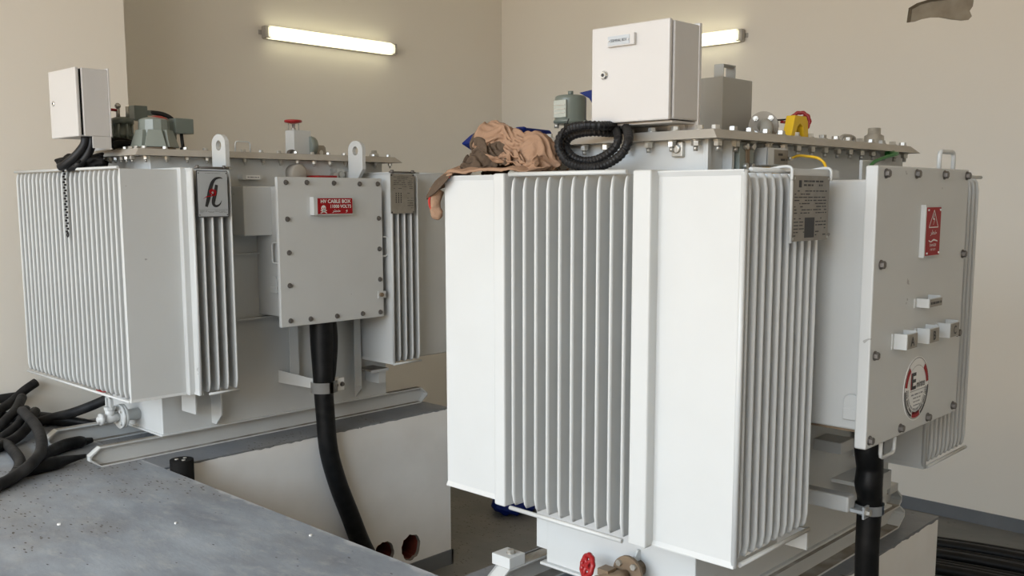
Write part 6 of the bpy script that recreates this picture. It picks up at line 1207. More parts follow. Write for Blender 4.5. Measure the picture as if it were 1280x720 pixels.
-10,9,-26,37,-1,15,13,13,10,-10,-19,-2,21,24,3,-12,13,-1,13,-9,1,4,8,12,-12,6,6,-7,0,9,0,-11,11,11,-10,8,-95,5,1,1,16,-11,-4,-6,-2,-8,7,-14,3,1,12,-15,6,-19,19,17,6,-14,8,18,
16,1,-1,-23,15,25,3,-5,14,14,5,-1,2,10,-17,9,-2,3,7,-11,1,8,-3,12,0,5,-12,-97,16,2,-1,9,-4,-3,-14,13,-4,-6,-3,3,6,-19,13,-13,-7,15,11,-26,4,19,-4,14,22,9,-2,-16,12,27,4,8,
-10,12,-11,-1,2,26,-14,10,2,7,2,-1,-5,8,8,4,-2,3,-116,9,10,5,1,8,-21,-2,21,-2,-15,15,-3,-15,-14,-5,16,-3,-9,17,-9,-13,15,12,-3,15,16,13,-2,-15,10,27,-2,-1,-3,6,4,10,-7,11,-5,7,
16,10,-3,-6,5,11,1,5,5,-127,5,-6,11,17,-17,8,-14,3,22,-4,-16,-8,17,-10,-23,1,2,4,15,-1,-14,9,16,-12,9,20,19,8,-11,1,20,13,-7,5,6,-10,11,6,9,-6,-10,12,15,11,-4,6,-7,5,14,4,
-137,9,2,6,10,2,0,-15,-4,8,23,-6,-14,-11,-6,-7,-1,-2,1,15,8,-12,0,19,11,9,-10,13,18,1,0,2,8,15,-11,19,-1,-6,2,13,7,-14,-4,12,17,16,5,-8,-1,9,12,-148,11,9,9,2,-10,-3,14,-10,
1,10,17,-13,-10,-10,-4,-4,-2,-1,0,14,5,-6,5,13,17,5,-1,12,6,-6,6,7,6,3,0,15,4,-4,9,-1,5,-15,10,4,9,13,17,-7,9,6,-150,-8,18,19,5,-11,-7,23,-6,7,2,1,10,-8,-10,-12,-1,-5,
-4,-1,3,7,8,6,8,9,13,3,-5,10,-1,-3,12,14,4,1,9,8,3,2,4,-8,-13,8,9,4,13,15,10,7,0,-153,-11,12,22,-8,13,-7,3,16,7,3,0,6,2,-9,-13,-11,2,-8,-1,3,7,6,8,7,5,10,
8,-4,-1,3,5,7,9,16,-1,11,10,0,5,5,-6,-17,1,8,5,10,11,13,18,-2,-149,-8,-6,3,27,-6,9,5,14,0,8,-3,7,11,-8,-14,-16,-2,-2,-1,3,6,6,6,5,4,9,6,1,1,4,4,5,7,12,5,
9,11,0,5,6,-1,-10,-11,0,9,12,11,7,8,14,-147,0,-5,-6,27,-3,11,4,12,2,4,-2,7,14,-1,-16,-15,-9,0,0,5,5,5,5,5,1,8,6,4,3,-1,7,5,5,8,6,6,6,7,2,3,8,-2,-17,2,
2,14,11,12,6,3,-136,-7,-6,0,8,22,6,1,15,3,4,-3,1,11,12,-13,-15,-13,-1,4,5,7,3,4,4,2,0,9,-3,15,-2,-1,7,5,4,6,7,7,7,4,7,2,-2,-12,-7,15,7,9,8,5,13,-149,-1,7,
1,7,18,-5,7,0,8,12,5,-12,5,15,1,-15,-13,-6,9,5,9,4,3,4,0,-6,10,3,-5,16,0,-1,9,9,0,12,-1,-7,-2,8,6,9,-6,0,11,13,6,9,3,0,-126,2,-3,10,0,11,-3,2,-5,8,4,13,
-9,-5,17,7,-5,-13,-12,11,1,15,9,2,3,-1,-9,10,4,-14,13,-9,17,5,8,4,2,1,-5,4,5,2,-2,13,10,8,-4,1,12,8,6,-114,3,-1,-3,8,-4,8,-7,-2,2,2,-11,12,-7,11,11,3,-12,-9,6,4,
14,14,10,3,-5,-5,-2,12,-16,-4,-8,12,14,-1,14,5,-2,3,0,-2,5,1,0,-7,17,22,7,9,8,2,-109,12,3,-3,-9,4,-3,-3,-3,1,-7,-4,-2,4,2,1,9,-8,6,5,2,7,13,19,8,-6,-3,-3,10,-16,
-3,-6,-2,-1,15,2,16,3,4,-8,-2,-5,7,5,-1,15,1,20,0,27,4,-106,12,12,1,-6,-10,1,-10,-3,-3,-10,-3,-1,4,-1,1,3,9,6,0,7,9,4,9,16,2,-17,9,3,-8,-5,-4,2,-6,3,12,12,2,-7,
-3,3,6,3,7,-6,6,6,22,-14,15,26,-79,2,3,6,1,-13,-1,-16,-3,-2,-17,-14,10,6,-1,7,2,2,11,6,15,0,13,4,4,4,-13,-14,18,1,0,-5,0,-3,1,7,2,-7,2,2,0,14,10,-1,2,2,10,0,
3,5,18,-60,1,11,9,-6,-13,-5,-17,-6,-10,-19,-6,-3,-3,2,19,5,9,2,23,4,12,1,13,9,-18,2,-13,1,17,1,-7,-5,2,-2,-8,1,1,7,5,-3,9,15,10,4,3,0,7,2,6,0,-66,14,8,13,1,-11,
-14,-18,-4,-18,-22,2,3,6,-11,9,15,4,9,20,19,-2,4,6,-1,6,-13,0,-4,14,6,-11,-3,1,-4,-9,5,-9,14,5,7,8,15,6,10,2,3,5,1,4,0,-71,15,6,8,3,-4,-20,-15,-14,-22,-7,-6,8,-1,9,
15,-13,13,23,12,15,-2,-3,5,8,0,-7,-10,8,1,14,-12,-24,19,-15,6,-5,0,13,10,5,10,15,6,12,7,5,3,1,-7,3,-70,15,9,6,0,-10,-10,-15,-16,-20,-20,5,-5,8,8,7,12,9,6,28,0,4,-6,8,
12,-4,-11,-11,8,6,9,-16,-29,21,-2,-6,2,7,4,13,10,6,15,15,9,6,8,2,2,-9,2,-68,12,12,4,2,-10,-15,-27,-3,-18,-12,-7,-1,8,9,9,13,-9,15,26,11,-4,-6,-2,11,9,-14,-11,9,3,10,-23,-26,
12,16,-6,0,-2,10,19,7,11,17,14,8,4,8,2,5,-10,-7,-57,7,11,8,0,-12,-26,-25,0,-8,-12,-9,1,-12,22,14,4,7,-6,21,24,-1,-13,-2,4,13,-5,-11,-3,10,0,-24,-7,6,6,13,-9,4,2,15,16,2,
18,20,13,5,7,-10,8,4,-13,-52,7,-9,12,11,-14,-27,-25,4,-8,-12,-6,1,-19,12,24,12,4,-2,12,23,0,-14,-6,0,9,9,-14,-4,-14,10,-18,8,6,3,0,8,6,-3,9,14,4,18,23,17,0,6,3,-6,8,-8,
-48,3,-15,14,9,-15,-25,-23,-6,12,-11,-17,2,-17,7,14,23,11,-4,4,23,2,-16,-9,0,9,6,-5,-1,-19,-8,6,9,4,1,0,5,10,10,-1,9,11,12,19,13,14,7,-1,-10,-2,3,-46,4,-25,13,13,-18,-19,-20,-13,
8,8,-16,-15,-3,9,13,8,20,1,-7,22,4,-11,-15,-2,12,6,1,-18,-1,-10,10,-3,11,6,6,-14,12,14,13,10,9,9,15,4,4,18,5,-12,-10,0,-35,-3,-22,-7,16,0,-20,-18,-14,2,14,-3,-15,-8,11,-9,23,17,
2,-12,20,5,-7,-16,-3,13,6,2,-22,-9,13,8,-3,-2,12,12,-8,2,9,14,14,9,11,8,12,-1,6,15,-5,-9,-17,-22,-9,-15,-23,19,8,-18,-15,-18,-2,11,14,-10,-12,-8,1,5,28,9,-12,15,6,-10,-10,-2,14,6,
1,-22,0,17,0,-2,-2,5,8,10,-6,5,15,13,16,6,13,6,5,-5,6,9,-19,-15,-16,-11,-15,-23,-9,13,3,-19,-9,-9,2,16,12,-16,-5,3,5,4,23,-9,8,10,-11,-7,5,10,1,2,-18,5,15,2,-1,-3,2,5,
10,3,-3,11,16,14,12,13,1,-1,6,-3,8,-18,-18,-14,-11,-16,-24,-14,12,10,-17,-10,-6,-3,8,13,-3,2,1,7,7,3,5,5,8,-8,0,4,3,7,-14,2,3,2,1,5,4,2,3,8,3,2,0,2,13,25,15,4,
3,-4,6,-6,-11,-14,-19,-14,-20,-22,-16,18,6,-1,-16,-1,-4,-12,-2,10,-5,21,22,6,-2,0,4,12,-5,-2,6,1,-3,4,2,4,2,1,4,1,-2,11,4,-1,6,2,-7,15,9,25,-6,11,6,-3,3,-13,-14,-26,-18,-20,
-24,-18,19,-7,2,-9,-12,6,-3,-11,-1,5,11,14,27,15,-9,10,4,6,0,2,10,-2,0,5,6,6,1,-3,4,-3,4,-2,-3,2,4,3,7,15,13,4,0,-2,16,2,-13,-8,-39,-18,-22,-23,-27,18,-5,12,2,-15,0,-6,
-6,-13,10,11,16,5,25,10,5,9,9,5,4,6,5,4,6,6,4,1,-2,0,-14,-9,9,4,10,4,-5,11,12,-1,10,-3,1,-7,21,-5,-19,-39,-20,-20,-23,-27,-5,22,-8,-2,-13,-2,1,3,10,3,2,1,8,16,24,13,
3,11,21,7,-5,-2,8,13,-5,2,0,1,6,0,-18,-15,-9,-4,22,13,10,-2,20,3,-1,13,-19,-11,23,-5,-65,-3,-19,-21,-24,-17,-8,11,15,6,3,0,-3,-3,14,3,-10,10,12,15,20,10,5,14,26,2,-1,0,4,6,
-1,-5,-1,3,6,-16,-15,-2,-1,-1,14,-9,12,6,23,-2,-10,16,-20,1,20,-68,-11,-9,-20,-23,-16,-12,1,10,-3,6,12,-3,10,16,-16,11,6,11,13,10,18,12,2,19,27,4,-1,4,4,-2,-6,-11,-6,8,-5,-14,-15,-9,
-5,17,8,12,-3,26,0,-16,-1,10,-10,5,-54,-6,-15,-8,-19,-17,-12,4,-11,3,6,2,7,8,-1,11,10,7,1,17,18,14,9,8,6,28,22,2,3,1,1,-9,-12,-16,-2,9,-7,-11,-18,-2,14,5,9,-7,2,19,-6,-18,
9,10,3,-74,18,-14,-11,-15,-11,-7,-8,6,0,9,3,1,1,5,-10,11,-7,20,16,15,18,13,7,1,6,25,-12,8,10,-1,16,-12,-12,-17,2,13,-9,-14,-14,11,-5,17,2,-7,12,-15,10,3,9,3,-95,23,1,-5,-11,-8,
-6,0,-4,-5,3,12,5,-3,-5,3,-15,-5,11,15,21,24,5,26,7,-17,3,16,-7,8,7,12,16,-10,-14,-19,18,1,-14,-16,8,3,-13,19,3,-15,-8,16,11,10,3,-116,28,-8,7,14,-12,3,0,2,-4,-4,3,11,1,-7,
2,-11,-16,12,12,9,13,15,27,13,-17,-12,4,13,11,9,8,9,8,-11,-23,0,17,-9,-15,5,-5,-9,-2,17,1,-8,5,10,11,3,-138,24,21,6,17,-1,5,0,3,0,-3,-6,8,0,1,-12,1,-19,4,16,11,12,-4,8,
27,4,-15,-7,17,4,5,9,13,13,-6,-13,-22,21,5,-14,-1,-13,5,-7,-2,19,1,2,7,6,3,-146,7,19,21,17,18,-1,15,-5,7,-1,-6,-11,4,9,-7,-18,1,-17,7,13,13,23,-22,12,21,9,-11,-9,16,8,8,11,
11,7,-17,-10,-17,-4,2,17,0,0,-3,-3,7,13,2,1,9,-1,-153,8,18,17,19,11,21,13,5,-1,-14,-11,6,-12,-1,-4,-16,-8,21,3,-8,9,13,11,-15,18,15,-6,-6,12,9,11,-5,1,24,8,-18,-6,-4,-5,-6,-1,
4,16,5,7,10,6,-1,-4,6,-157,-1,21,19,23,15,7,18,8,2,-17,-8,1,-4,1,-3,-11,-19,-4,8,16,-5,11,17,-2,-13,7,17,10,6,8,7,-3,-16,11,29,2,-5,-8,-2,-2,1,0,4,11,5,13,7,3,-11,-5,
-156,-1,16,19,23,-5,19,9,10,12,1,-9,-4,2,-23,10,-5,-11,-14,3,7,4,13,3,18,-10,8,10,16,6,4,-3,-10,-15,20,7,29,-8,-25,21,10,4,3,-9,7,12,6,6,10,-12,-13,-159,15,14,-8,-4,24,13,-3,7,
9,21,10,-6,-7,-5,-21,3,3,-2,-13,9,4,14,-5,17,15,6,-8,13,13,-5,-11,-8,-7,0,24,25,-8,-22,10,6,22,18,4,-2,8,-18,8,19,2,-21,7,-1,46,54,-44,-30,-26,20,1,41,10,56,43,19,38,7,42,61,
-40,-49,-56,-45,-18,-23,-65,7,12,43,-17,-25,-26,-38,-4,30,-4,-23,10,51,-12,32,-59,-21,13,35,42,1,-38,23,51,34,-42,-90,-23,43,15,45,-31,-26,-29,-3,39,42,8,60,51,45,16,29,-6,-56,-67,-5,-8,-46,-49,21,-39,7,
25,42,0,-10,-45,-50,25,38,-34,-30,-26,70,35,-38,-49,-13,7,31,53,16,-49,13,48,-1,-96,-20,22,41,37,40,-27,-30,-18,13,39,22,29,46,62,65,36,-103,-79,-63,-32,35,-50,-22,13,47,-18,25,43,18,-18,-53,-48,25,44,-28,
-35,-51,-1,52,16,-36,-34,-25,0,46,49,-1,-55,8,47,-86,4,21,34,48,32,-9,-52,30,4,0,47,1,48,65,80,1,-96,-88,-63,-38,2,36,-31,44,14,26,2,44,22,-31,-34,-33,-17,46,-5,-56,-13,-77,30,54,15,-27,-41,-36,
-13,55,40,2,-54,-1,8,-4,19,6,40,46,-4,-58,2,45,27,5,35,23,62,-2,30,-72,-41,-47,-39,-17,11,17,36,28,63,-20,3,19,18,-46,-25,-43,27,-16,-40,-46,-73,7,52,46,11,-38,-43,-38,-9,46,44,-2,-54,-2,43,22,
5,4,42,3,-67,-7,34,39,48,61,42,-19,49,-70,13,-57,-59,8,-11,16,-7,23,33,63,31,9,-15,7,-6,-55,-32,-44,-41,-29,-25,-2,-36,2,40,41,-4,-38,-46,-48,33,13,52,-11,-67,40,45,-2,37,30,-46,23,-36,42,53,42,
12,59,33,-16,8,-10,-59,-47,0,7,-9,16,19,18,48,31,41,-12,-18,-40,-22,-25,-40,-39,-31,-28,-10,-1,-44,-24,12,41,-40,-34,-18,-24,58,-13,42,-92,33,47,42,-10,49,25,19,-42,49,42,30,46,65,43,-15,-16,-25,-23,-60,-4,
24,-11,-1,34,19,21,4,28,38,-31,-37,-19,-23,-34,-44,-43,-49,36,-20,-26,-29,-13,-4,-47,-33,-35,2,10,25,46,-68,-5,35,30,43,-3,40,41,45,31,53,54,45,38,33,17,-18,-27,-30,-58,-13,23,-5,-6,33,28,1,4,3,33,
-22,-50,-60,-47,14,-30,-61,-7,-19,-17,-38,-35,-23,41,-25,-53,-23,42,10,-43,-10,47,-36,-3,3,17,76,66,59,53,52,35,49,52,49,27,17,-17,-25,-27,-51,-26,22,8,-2,-18,9,51,5,-10,-51,5,-27,-67,-59,-42,7,-41,-55,-29,
28,-12,-31,-54,-11,2,-9,-8,49,27,-19,-44,62,-35,-29,-24,62,72,69,55,62,66,55,30,45,52,27,1,-7,-25,-26,-16,-36,-7,16,8,-4,-29,-11,45,-49,-40,-30,9,-43,-65,-62,-52,32,-28,-36,-27,-18,-8,-43,1,39,18,-11,-4,
45,-9,-24,26,-18,-22,-39,58,85,70,33,48,68,71,59,15,50,-10,-53,52,11,-20,-14,-2,-16,-21,3,10,-9,-43,0,0,-51,-49,-38,-28,-30,-62,-57,-33,47,2,-25,-37,-16,-41,-24,-2,56,13,9,0,-24,-39,6,39,23,-16,54,66,
64,62,-10,71,70,60,55,-6,-2,-38,-32,64,20,-15,-11,-9,-10,-13,-10,7,-20,-49,28,-28,-56,-54,-61,-45,-31,-57,-31,17,38,-12,-31,-39,2,-42,8,-35,0,-2,3,21,-42,58,28,53,20,-11,76,45,70,0,67,52,26,47,24,-17,
-29,-32,10,42,45,-9,-2,-7,-9,-11,9,-18,-48,-28,-18,-20,-47,-52,-46,-48,-54,-48,-1,51,9,-8,-42,-33,-24,-34,25,-3,-2,-48,-25,-12,125,-3,37,52,-4,37,67,61,16,62,4,26,41,33,-9,-23,-31,-4,47,21,41,-8,0,6,
-5,-33,11,-17,-42,-53,-45,-19,-44,-48,-28,-54,-47,-36,15,47,-1,2,-39,-6,-42,-52,5,-6,1,-9,-60,185,14,35,53,20,-38,58,36,49,54,44,-35,5,34,15,-16,-28,-21,31,52,42,1,-18,6,21,-27,-37,13,-53,-14,-51,-52,-24,
-41,-53,-7,-39,-39,-33,19,34,-24,-40,-4,-37,0,-53,-18,-10,-3,32,235,9,-42,0,64,-36,24,43,46,46,46,18,-41,5,25,14,-26,-33,17,63,39,27,-19,-4,32,-29,-50,14,-35,-60,3,-39,-58,-22,-29,-43,-7,-25,-15,-40,0,-17,
-30,-1,-36,-16,16,-22,-17,-16,-37,274,45,5,-54,4,59,4,43,47,-23,29,21,-15,-18,18,28,11,-37,-2,58,27,39,25,-18,30,-37,-49,2,-30,-49,-22,-40,-21,-37,-27,-40,-51,-24,39,-27,-20,-21,9,-33,-23,-35,-30,-27,-10,4,-2,
268,43,23,-27,-50,6,57,47,57,35,-53,-8,-7,-20,12,29,22,-20,-4,46,31,21,36,28,24,-48,-22,-61,-2,-42,-47,-41,-29,-24,-31,6,-41,0,-7,7,-38,12,-18,-33,-24,-23,5,-49,-36,-9,-11,267,6,49,27,-4,-45,17,48,60,
50,-11,-46,-50,-7,-9,19,26,-1,44,54,-43,20,40,23,39,23,-58,-66,-18,-48,-27,-31,-81,-33,42,-31,18,-52,5,-36,-6,-8,30,-23,-32,9,-41,-10,-45,25,-74,260,22,-8,42,33,2,-34,44,54,47,-7,-67,-37,-8,20,-22,-2,58,
56,42,-18,-40,14,44,30,39,-13,-55,-67,-57,-40,-1,-81,-55,65,0,-23,-65,-9,-28,24,39,15,-25,23,-18,-34,-27,-40,-50,28,185,11,37,34,13,27,-45,33,45,40,22,-50,-47,-4,-27,-10,34,60,74,9,-32,13,-40,-12,32,54,10,
-56,-36,-66,-60,16,-84,-64,73,-35,-38,6,-59,1,5,31,36,34,-3,-4,-47,-33,-60,-60,56,226,-43,8,29,45,26,-23,33,25,-5,23,-38,36,-8,-28,9,8,41,-7,54,34,-12,-6,-30,-42,4,62,-8,-65,-54,-68,20,-68,-78,61,-20,
-42,-60,-5,11,20,33,22,37,2,3,-28,-60,-51,-64,-22,316,-2,-50,-14,40,57,23,7,15,22,33,-64,-45,49,47,20,-50,-9,13,48,62,10,-12,-16,-37,-62,28,52,-56,-65,-66,22,-71,-77,34,-4,-45,-8,-30,16,1,41,-9,34,35,
-17,-11,-61,-51,-52,-67,383,-9,-49,-50,39,40,4,47,44,36,-10,-17,-70,-5,44,49,15,-23,-26,28,56,-6,-28,-26,26,-46,25,-24,6,-62,-66,4,-44,-61,-49,19,-58,46,-3,-26,-10,39,-3,23,26,12,-5,-60,-59,-15,-64,380,-11,-45,
-54,-27,20,50,66,28,50,35,-49,-23,-64,-4,55,56,-9,11,-27,-11,64,-1,-24,-30,-29,0,31,-50,-22,-65,-47,-2,-52,-78,-16,59,-34,-39,-4,29,-20,32,28,28,37,-28,-62,-50,0,-68,399,-50,-13,-50,-38,7,67,33,60,47,13,-4,
-58,-36,-24,42,54,57,-3,-29,-52,33,28,-23,-25,-36,6,30,-46,-46,-42,-32,-21,-68,-68,-11,60,-8,-34,-34,-11,12,23,24,38,34,-38,-48,-48,4,-56,411,-65,-33,-33,-21,17,-1,43,65,47,36,-30,-40,25,-33,-4,44,78,17,-35,-46,
-5,42,-4,-27,-26,-29,42,-21,-60,-27,-21,-55,-57,-60,-56,26,49,-10,-28,-27,37,-5,0,12,48,-19,-26,-39,-44,-53,438,-59,2,-40,-41,18,10,18,-3,41,33,57,-45,46,-7,-30,0,49,64,-21,-48,-13,31,5,-15,-46,-36,-6,49,-43,
-27,-28,-72,-55,-46,-38,-52,26,48,10,-20,44,-5,-10,-38,-28,-11,37,-59,-26,-49,447,-34,16,-57,-31,14,-3,26,8,-20,31,43,27,42,7,-10,-30,8,72,8,-57,-13,22,16,-14,-36,-35,-17,-22,38,-11,-58,-73,-71,-72,1,-10,-43,20,
47,34,16,1,-22,-37,-29,-40,7,11,-55,-40,454,-20,23,-41,-43,7,-1,19,24,-31,2,47,48,37,-11,-31,38,-30,42,56,-62,-12,19,15,-6,-31,-43,-32,18,1,2,-67,-68,-62,-66,-51,40,-23,-23,-12,9,38,42,-4,-27,-44,-15,-53,
-15,-7,-43,478,5,24,-24,-45,-22,13,10,27,-19,-38,29,54,49,-22,25,-20,0,39,50,-47,-6,31,-1,-5,-22,-47,-27,30,8,-49,-68,-50,-53,-42,-49,8,-2,-28,4,-18,17,-40,-18,39,-9,-45,-24,-37,-29,-14,463,51,-6,25,-35,-45,
3,10,29,-1,-40,-32,42,64,37,10,7,-23,24,47,-27,-5,33,-9,-5,-24,-44,-19,36,-14,-60,-49,-49,-50,-56,-7,-36,11,-13,-27,-3,-31,-11,-52,-6,47,-2,-51,-43,0,-16,439,25,34,32,-24,-40,-27,5,29,31,-22,-43,-27,28,40,
58,-5,58,-10,36,-14,-12,40,-8,-17,-43,0,-17,34,-35,-56,-53,-53,-51,-50,-4,-30,-34,12,-18,-12,-27,-44,-36,10,-48,45,10,-55,-7,5,423,27,34,39,-11,-49,-37,-1,16,33,15,-36,-30,-5,4,27,64,14,66,17,-47,8,41,-15,
-25,-6,-23,31,-20,-23,-43,-52,-59,-56,-54,-27,-10,-41,6,5,-34,-36,-24,-43,-21,-64,2,58,37,-26,-21,418,39,37,28,2,-45,-33,-31,12,21,30,3,-9,-16,4,8,0,29,49,56,-6,-23,41,-7,-41,21,5,-52,-35,-31,-13,-47,-64,
-57,-54,-24,-36,-37,9,24,0,-46,-29,-35,-59,-5,-21,0,59,2,-15,419,44,35,23,15,-52,-7,-39,-2,29,17,21,4,1,0,1,0,16,-7,7,45,30,-2,-1,-14,-43,4,5,-38,-40,-47,-56,-56,-52,-52,-49,-44,-43,-7,32,42,7,
-59,-61,-73,-39,-25,45,21,4,23,464,45,34,33,20,-49,-8,-46,-29,13,41,29,27,20,-3,-1,-11,8,2,-40,0,46,34,-10,-20,11,-23,-36,-42,-54,-53,-50,-43,-36,-38,-40,-36,-37,-38,1,38,33,-39,-66,-81,-17,-70,2,27,23,-7,
562,43,46,29,22,-53,-52,-32,-42,4,36,35,41,16,49,14,-3,1,-15,-32,-47,-2,30,37,-1,-62,-46,-34,-32,-66,-49,-42,-32,-21,-17,6,-7,-33,-40,6,23,-29,-61,-31,-47,-82,-26,-51,6,20,9,647,28,46,41,20,-14,-81,-19,-28,
-43,6,35,37,47,30,3,-33,36,20,-26,-39,-52,-7,32,23,-27,-63,-71,-52,-49,-46,-39,-27,-16,-7,-12,23,-33,-34,-31,16,-34,-47,-43,-13,-86,-40,-9,-39,-6,31,689,53,45,42,38,-14,-43,-69,5,-34,-32,14,42,16,-8,-34,15,46,
45,5,-33,-48,-49,-15,16,15,-51,-55,-49,-42,-55,-48,-46,-28,-7,-34,22,9,-38,-32,-4,-3,-32,-74,-21,-41,-68,-35,-14,-33,12,739,71,56,43,42,9,-35,-70,2,-46,-32,-40,-6,46,-27,16,19,35,-5,14,17,-18,-43,-70,-24,2,-11,
-43,-46,-41,-29,-52,-45,-34,-26,-6,-41,5,6,-31,6,-24,-29,-72,-39,-33,-58,-55,-19,-7,37,742,55,66,51,49,8,-53,-1,-48,-45,-24,-37,-51,-2,26,-41,28,31,18,10,4,1,-19,-36,-71,-34,-16,-22,-41,-34,-24,-6,-58,-50,-23,-23,
-1,-36,-11,-23,6,-33,-8,-36,-67,-39,-44,-60,24,-33,10,770,35,72,64,41,17,-31,-48,-33,-56,-35,-22,-39,-47,-2,25,-43,35,28,10,2,-1,-17,10,-35,-44,-45,-27,-39,-28,-35,-14,-3,-53,-48,-31,5,-53,-10,-26,-3,0,-51,-8,-33,
-49,-51,-6,3,-30,-25,820,-18,61,66,52,-17,21,-27,-50,-34,-60,-59,-3,-33,-47,25,-7,-43,51,18,-28,-6,-8,22,-18,-31,-40,-44,-27,-14,-20,-23,-27,-20,-55,-17,-51,13,-49,-40,13,-32,-47,-28,-8,-35,-45,-47,0,44,-20,817,-1,12,
23,51,49,2,-18,-35,-44,-60,-65,-34,-32,-25,-38,30,-37,5,40,18,13,-52,-9,11,-24,-24,-42,10,3,-17,-22,-27,-39,-66,-50,-38,-13,-45,-14,-37,-40,9,-52,-45,33,-18,-43,-42,-18,56,803,36,25,1,-48,65,-9,19,-50,-16,-50,-67,
-67,-34,-9,-27,-13,-12,-45,34,19,19,13,-29,-12,8,-27,-32,-28,24,7,-4,-24,-35,-58,-49,-64,-56,-35,-29,-14,-18,-18,-27,-58,-14,58,3,-40,-31,-46,829,38,26,-15,17,-37,67,-7,-24,-34,-47,-68,-61,-57,-21,-22,-19,-14,-1,0,-20,
18,47,-14,-30,16,-2,-38,-33,0,8,22,-36,-37,-24,-62,-58,-35,-56,-55,-42,-24,-23,43,-22,-51,44,41,-21,-51,-30,780,19,20,10,1,-16,0,9,-16,-33,-36,-60,-63,-46,1,-14,-33,-43,-29,-7,9,-15,48,32,-22,-34,-6,-12,18,41,
-11,-32,-35,-35,-49,-11,-46,-46,-45,-58,-57,27,-51,-41,48,-7,-13,53,-18,-44,-47,845,-49,-19,-10,4,6,4,-37,-17,-28,18,-26,-55,-65,-35,-10,-31,-33,-40,-20,-10,-13,41,37,18,-38,20,47,9,-17,-21,-43,-34,-33,-31,-57,-30,-53,-22,
-29,-21,-13,-42,-45,-11,42,23,-4,-3,-36,-38,823,-5,-34,-33,-27,-11,-4,-33,-12,-7,-18,19,-50,-52,-27,-29,-40,-30,-36,-39,-12,-18,22,36,27,-1,6,3,33,6,-36,-31,-36,-41,-35,-43,-33,-55,-37,-39,-20,0,25,-38,-45,14,9,-7,
20,-27,-4])
def soft(o, th=.003):
    m = o.modifiers.new('subdivision', 'SUBSURF'); m.levels = 1; m.render_levels = 2
    m = o.modifiers.new('thickness', 'SOLIDIFY'); m.thickness = th; return o
CL = root('work_clothes', (2.2, 2.12, .07), 'crumpled brown work clothes heaped on the near transformer, one sleeve hanging over the corner', 'clothes')
soft(obj('jacket', drape(HEAP, (2.215, 2.105, .068), (.95, 1.06, 1.28), None, lambda x, y, k: 1 if (y > k*.80 or (x < k*.22 and y > k*.45)) else 0), ['cloth', 'clothdark'], CL, normals=False))
soft(obj('trousers', drape(HEAP2, (2.205, 2.11, .066), (.85, .92, .78), None, lambda x, y, k: 1 if y > k*.55 else 0), ['cloth', 'clothdark'], CL, normals=False))
rows = [[(2.16,1.92,.074),(2.16,2.0,.082),(2.16,2.12,.078),(2.16,2.24,.09)],
        [(2.11,1.94,.073),(2.10,2.03,.076),(2.10,2.14,.074),(2.10,2.26,.078)],
        [(2.098,1.96,.071),(2.095,2.05,.071),(2.095,2.16,.071),(2.095,2.27,.071)]]
obj('hem', sheet(rows, amp=.010, seed=3), 'cloth', CL)
rows = [[(2.27,2.22,.115),(2.17,2.22,.100),(2.098,2.235,.076),(2.090,2.245,.068)],
        [(2.27,2.28,.108),(2.17,2.28,.098),(2.096,2.285,.066),(2.088,2.29,.045)],
        [(2.26,2.325,.085),(2.17,2.33,.080),(2.10,2.33,.040),(2.086,2.325,.015)],
        [(2.22,2.345,.03),(2.16,2.35,.03),(2.11,2.35,.005),(2.09,2.345,-.010)]]
obj('sleeve', sheet(rows, amp=.008, seed=5), 'cloth', CL)
rows = [[(2.10,2.245,.072),(2.089,2.250,.060),(2.085,2.262,.046)],[(2.094,2.28,.066),(2.083,2.285,.045),(2.080,2.292,.020)],[(2.095,2.32,.045),(2.083,2.325,.020),(2.080,2.325,.0)],[(2.10,2.35,.02),(2.088,2.352,.0),(2.084,2.35,-.012)]]
obj('sleeve_lining', sheet(rows, nu=14, nv=16, amp=.004, seed=6), 'clothdark', CL, label='dark strip of lining at the sleeve')
bm = B(); tube(bm, [(2.11,2.335,.02),(2.10,2.335,-.01),(2.095,2.327,-.035),(2.10,2.322,-.055),(2.11,2.32,-.066)], .02, seg=14, radii=[.024,.020,.018,.020,.010])
for v in bm.verts: v.co += v.normal*0 + Vector((1,1,1))*.005*noise.noise(v.co*60)
obj('cuff', bm, 'cloth', CL)
bm = B(); tube(bm, [(2.086,2.33,.012),(2.078,2.335,-.008),(2.076,2.33,-.03),(2.082,2.322,-.048)], .006, seg=8, radii=[.002,.004,.004,.002]); tube(bm, [(2.088,2.25,.06),(2.082,2.30,.042),(2.086,2.348,.008)], .002, seg=6); obj('red_piping', bm, 'clothred', CL)

# blue plastic pieces
bm = B()
P = Pl((0, 2.27, 0), (1,0,0), (0,0,1)); kk = 2.27/2.2
panel(bm, P, [(x*kk, z*kk) for x, z in ((2.13,.164),(2.171,.192),(2.214,.212),(2.373,.222),(2.38,.230),(2.39,.224),(2.505,.221),(2.516,.212),(2.512,.197),(2.45,.18),(2.30,.075),(2.24,.075),(2.215,.135),(2.178,.143))], -.05, .0)
tag(obj('blue_plastic_scoop', bm, 'blue', bevel=.008), 'flat blue plastic piece poking out behind the crumpled brown clothes', 'plastic piece')
bm = B(); P = Pl((2.58, 2.14, 0), (.4,-.9,0), (0,0,1))
panel(bm, P, [(0,.345),(.09,.362),(.10,.30),(.095,.20),(.075,.20),(.055,.29),(.035,.325)], -.004, .0)
tag(obj('blue_plastic_sheet', bm, 'blue', bevel=.001), 'blue plastic sheet corner showing behind the terminal box by the gauge', 'plastic sheet')
bm = B(); bmesh.ops.create_icosphere(bm, subdivisions=4, radius=1)
for v in bm.verts:
    d = v.co.copy(); v.co = Vector((5.15+d.x*.22, 4.85+d.y*.16, LOW+.07+d.z*.07+.03*noise.noise(d*3)))
    v.co.z = max(v.co.z, LOW+.002)
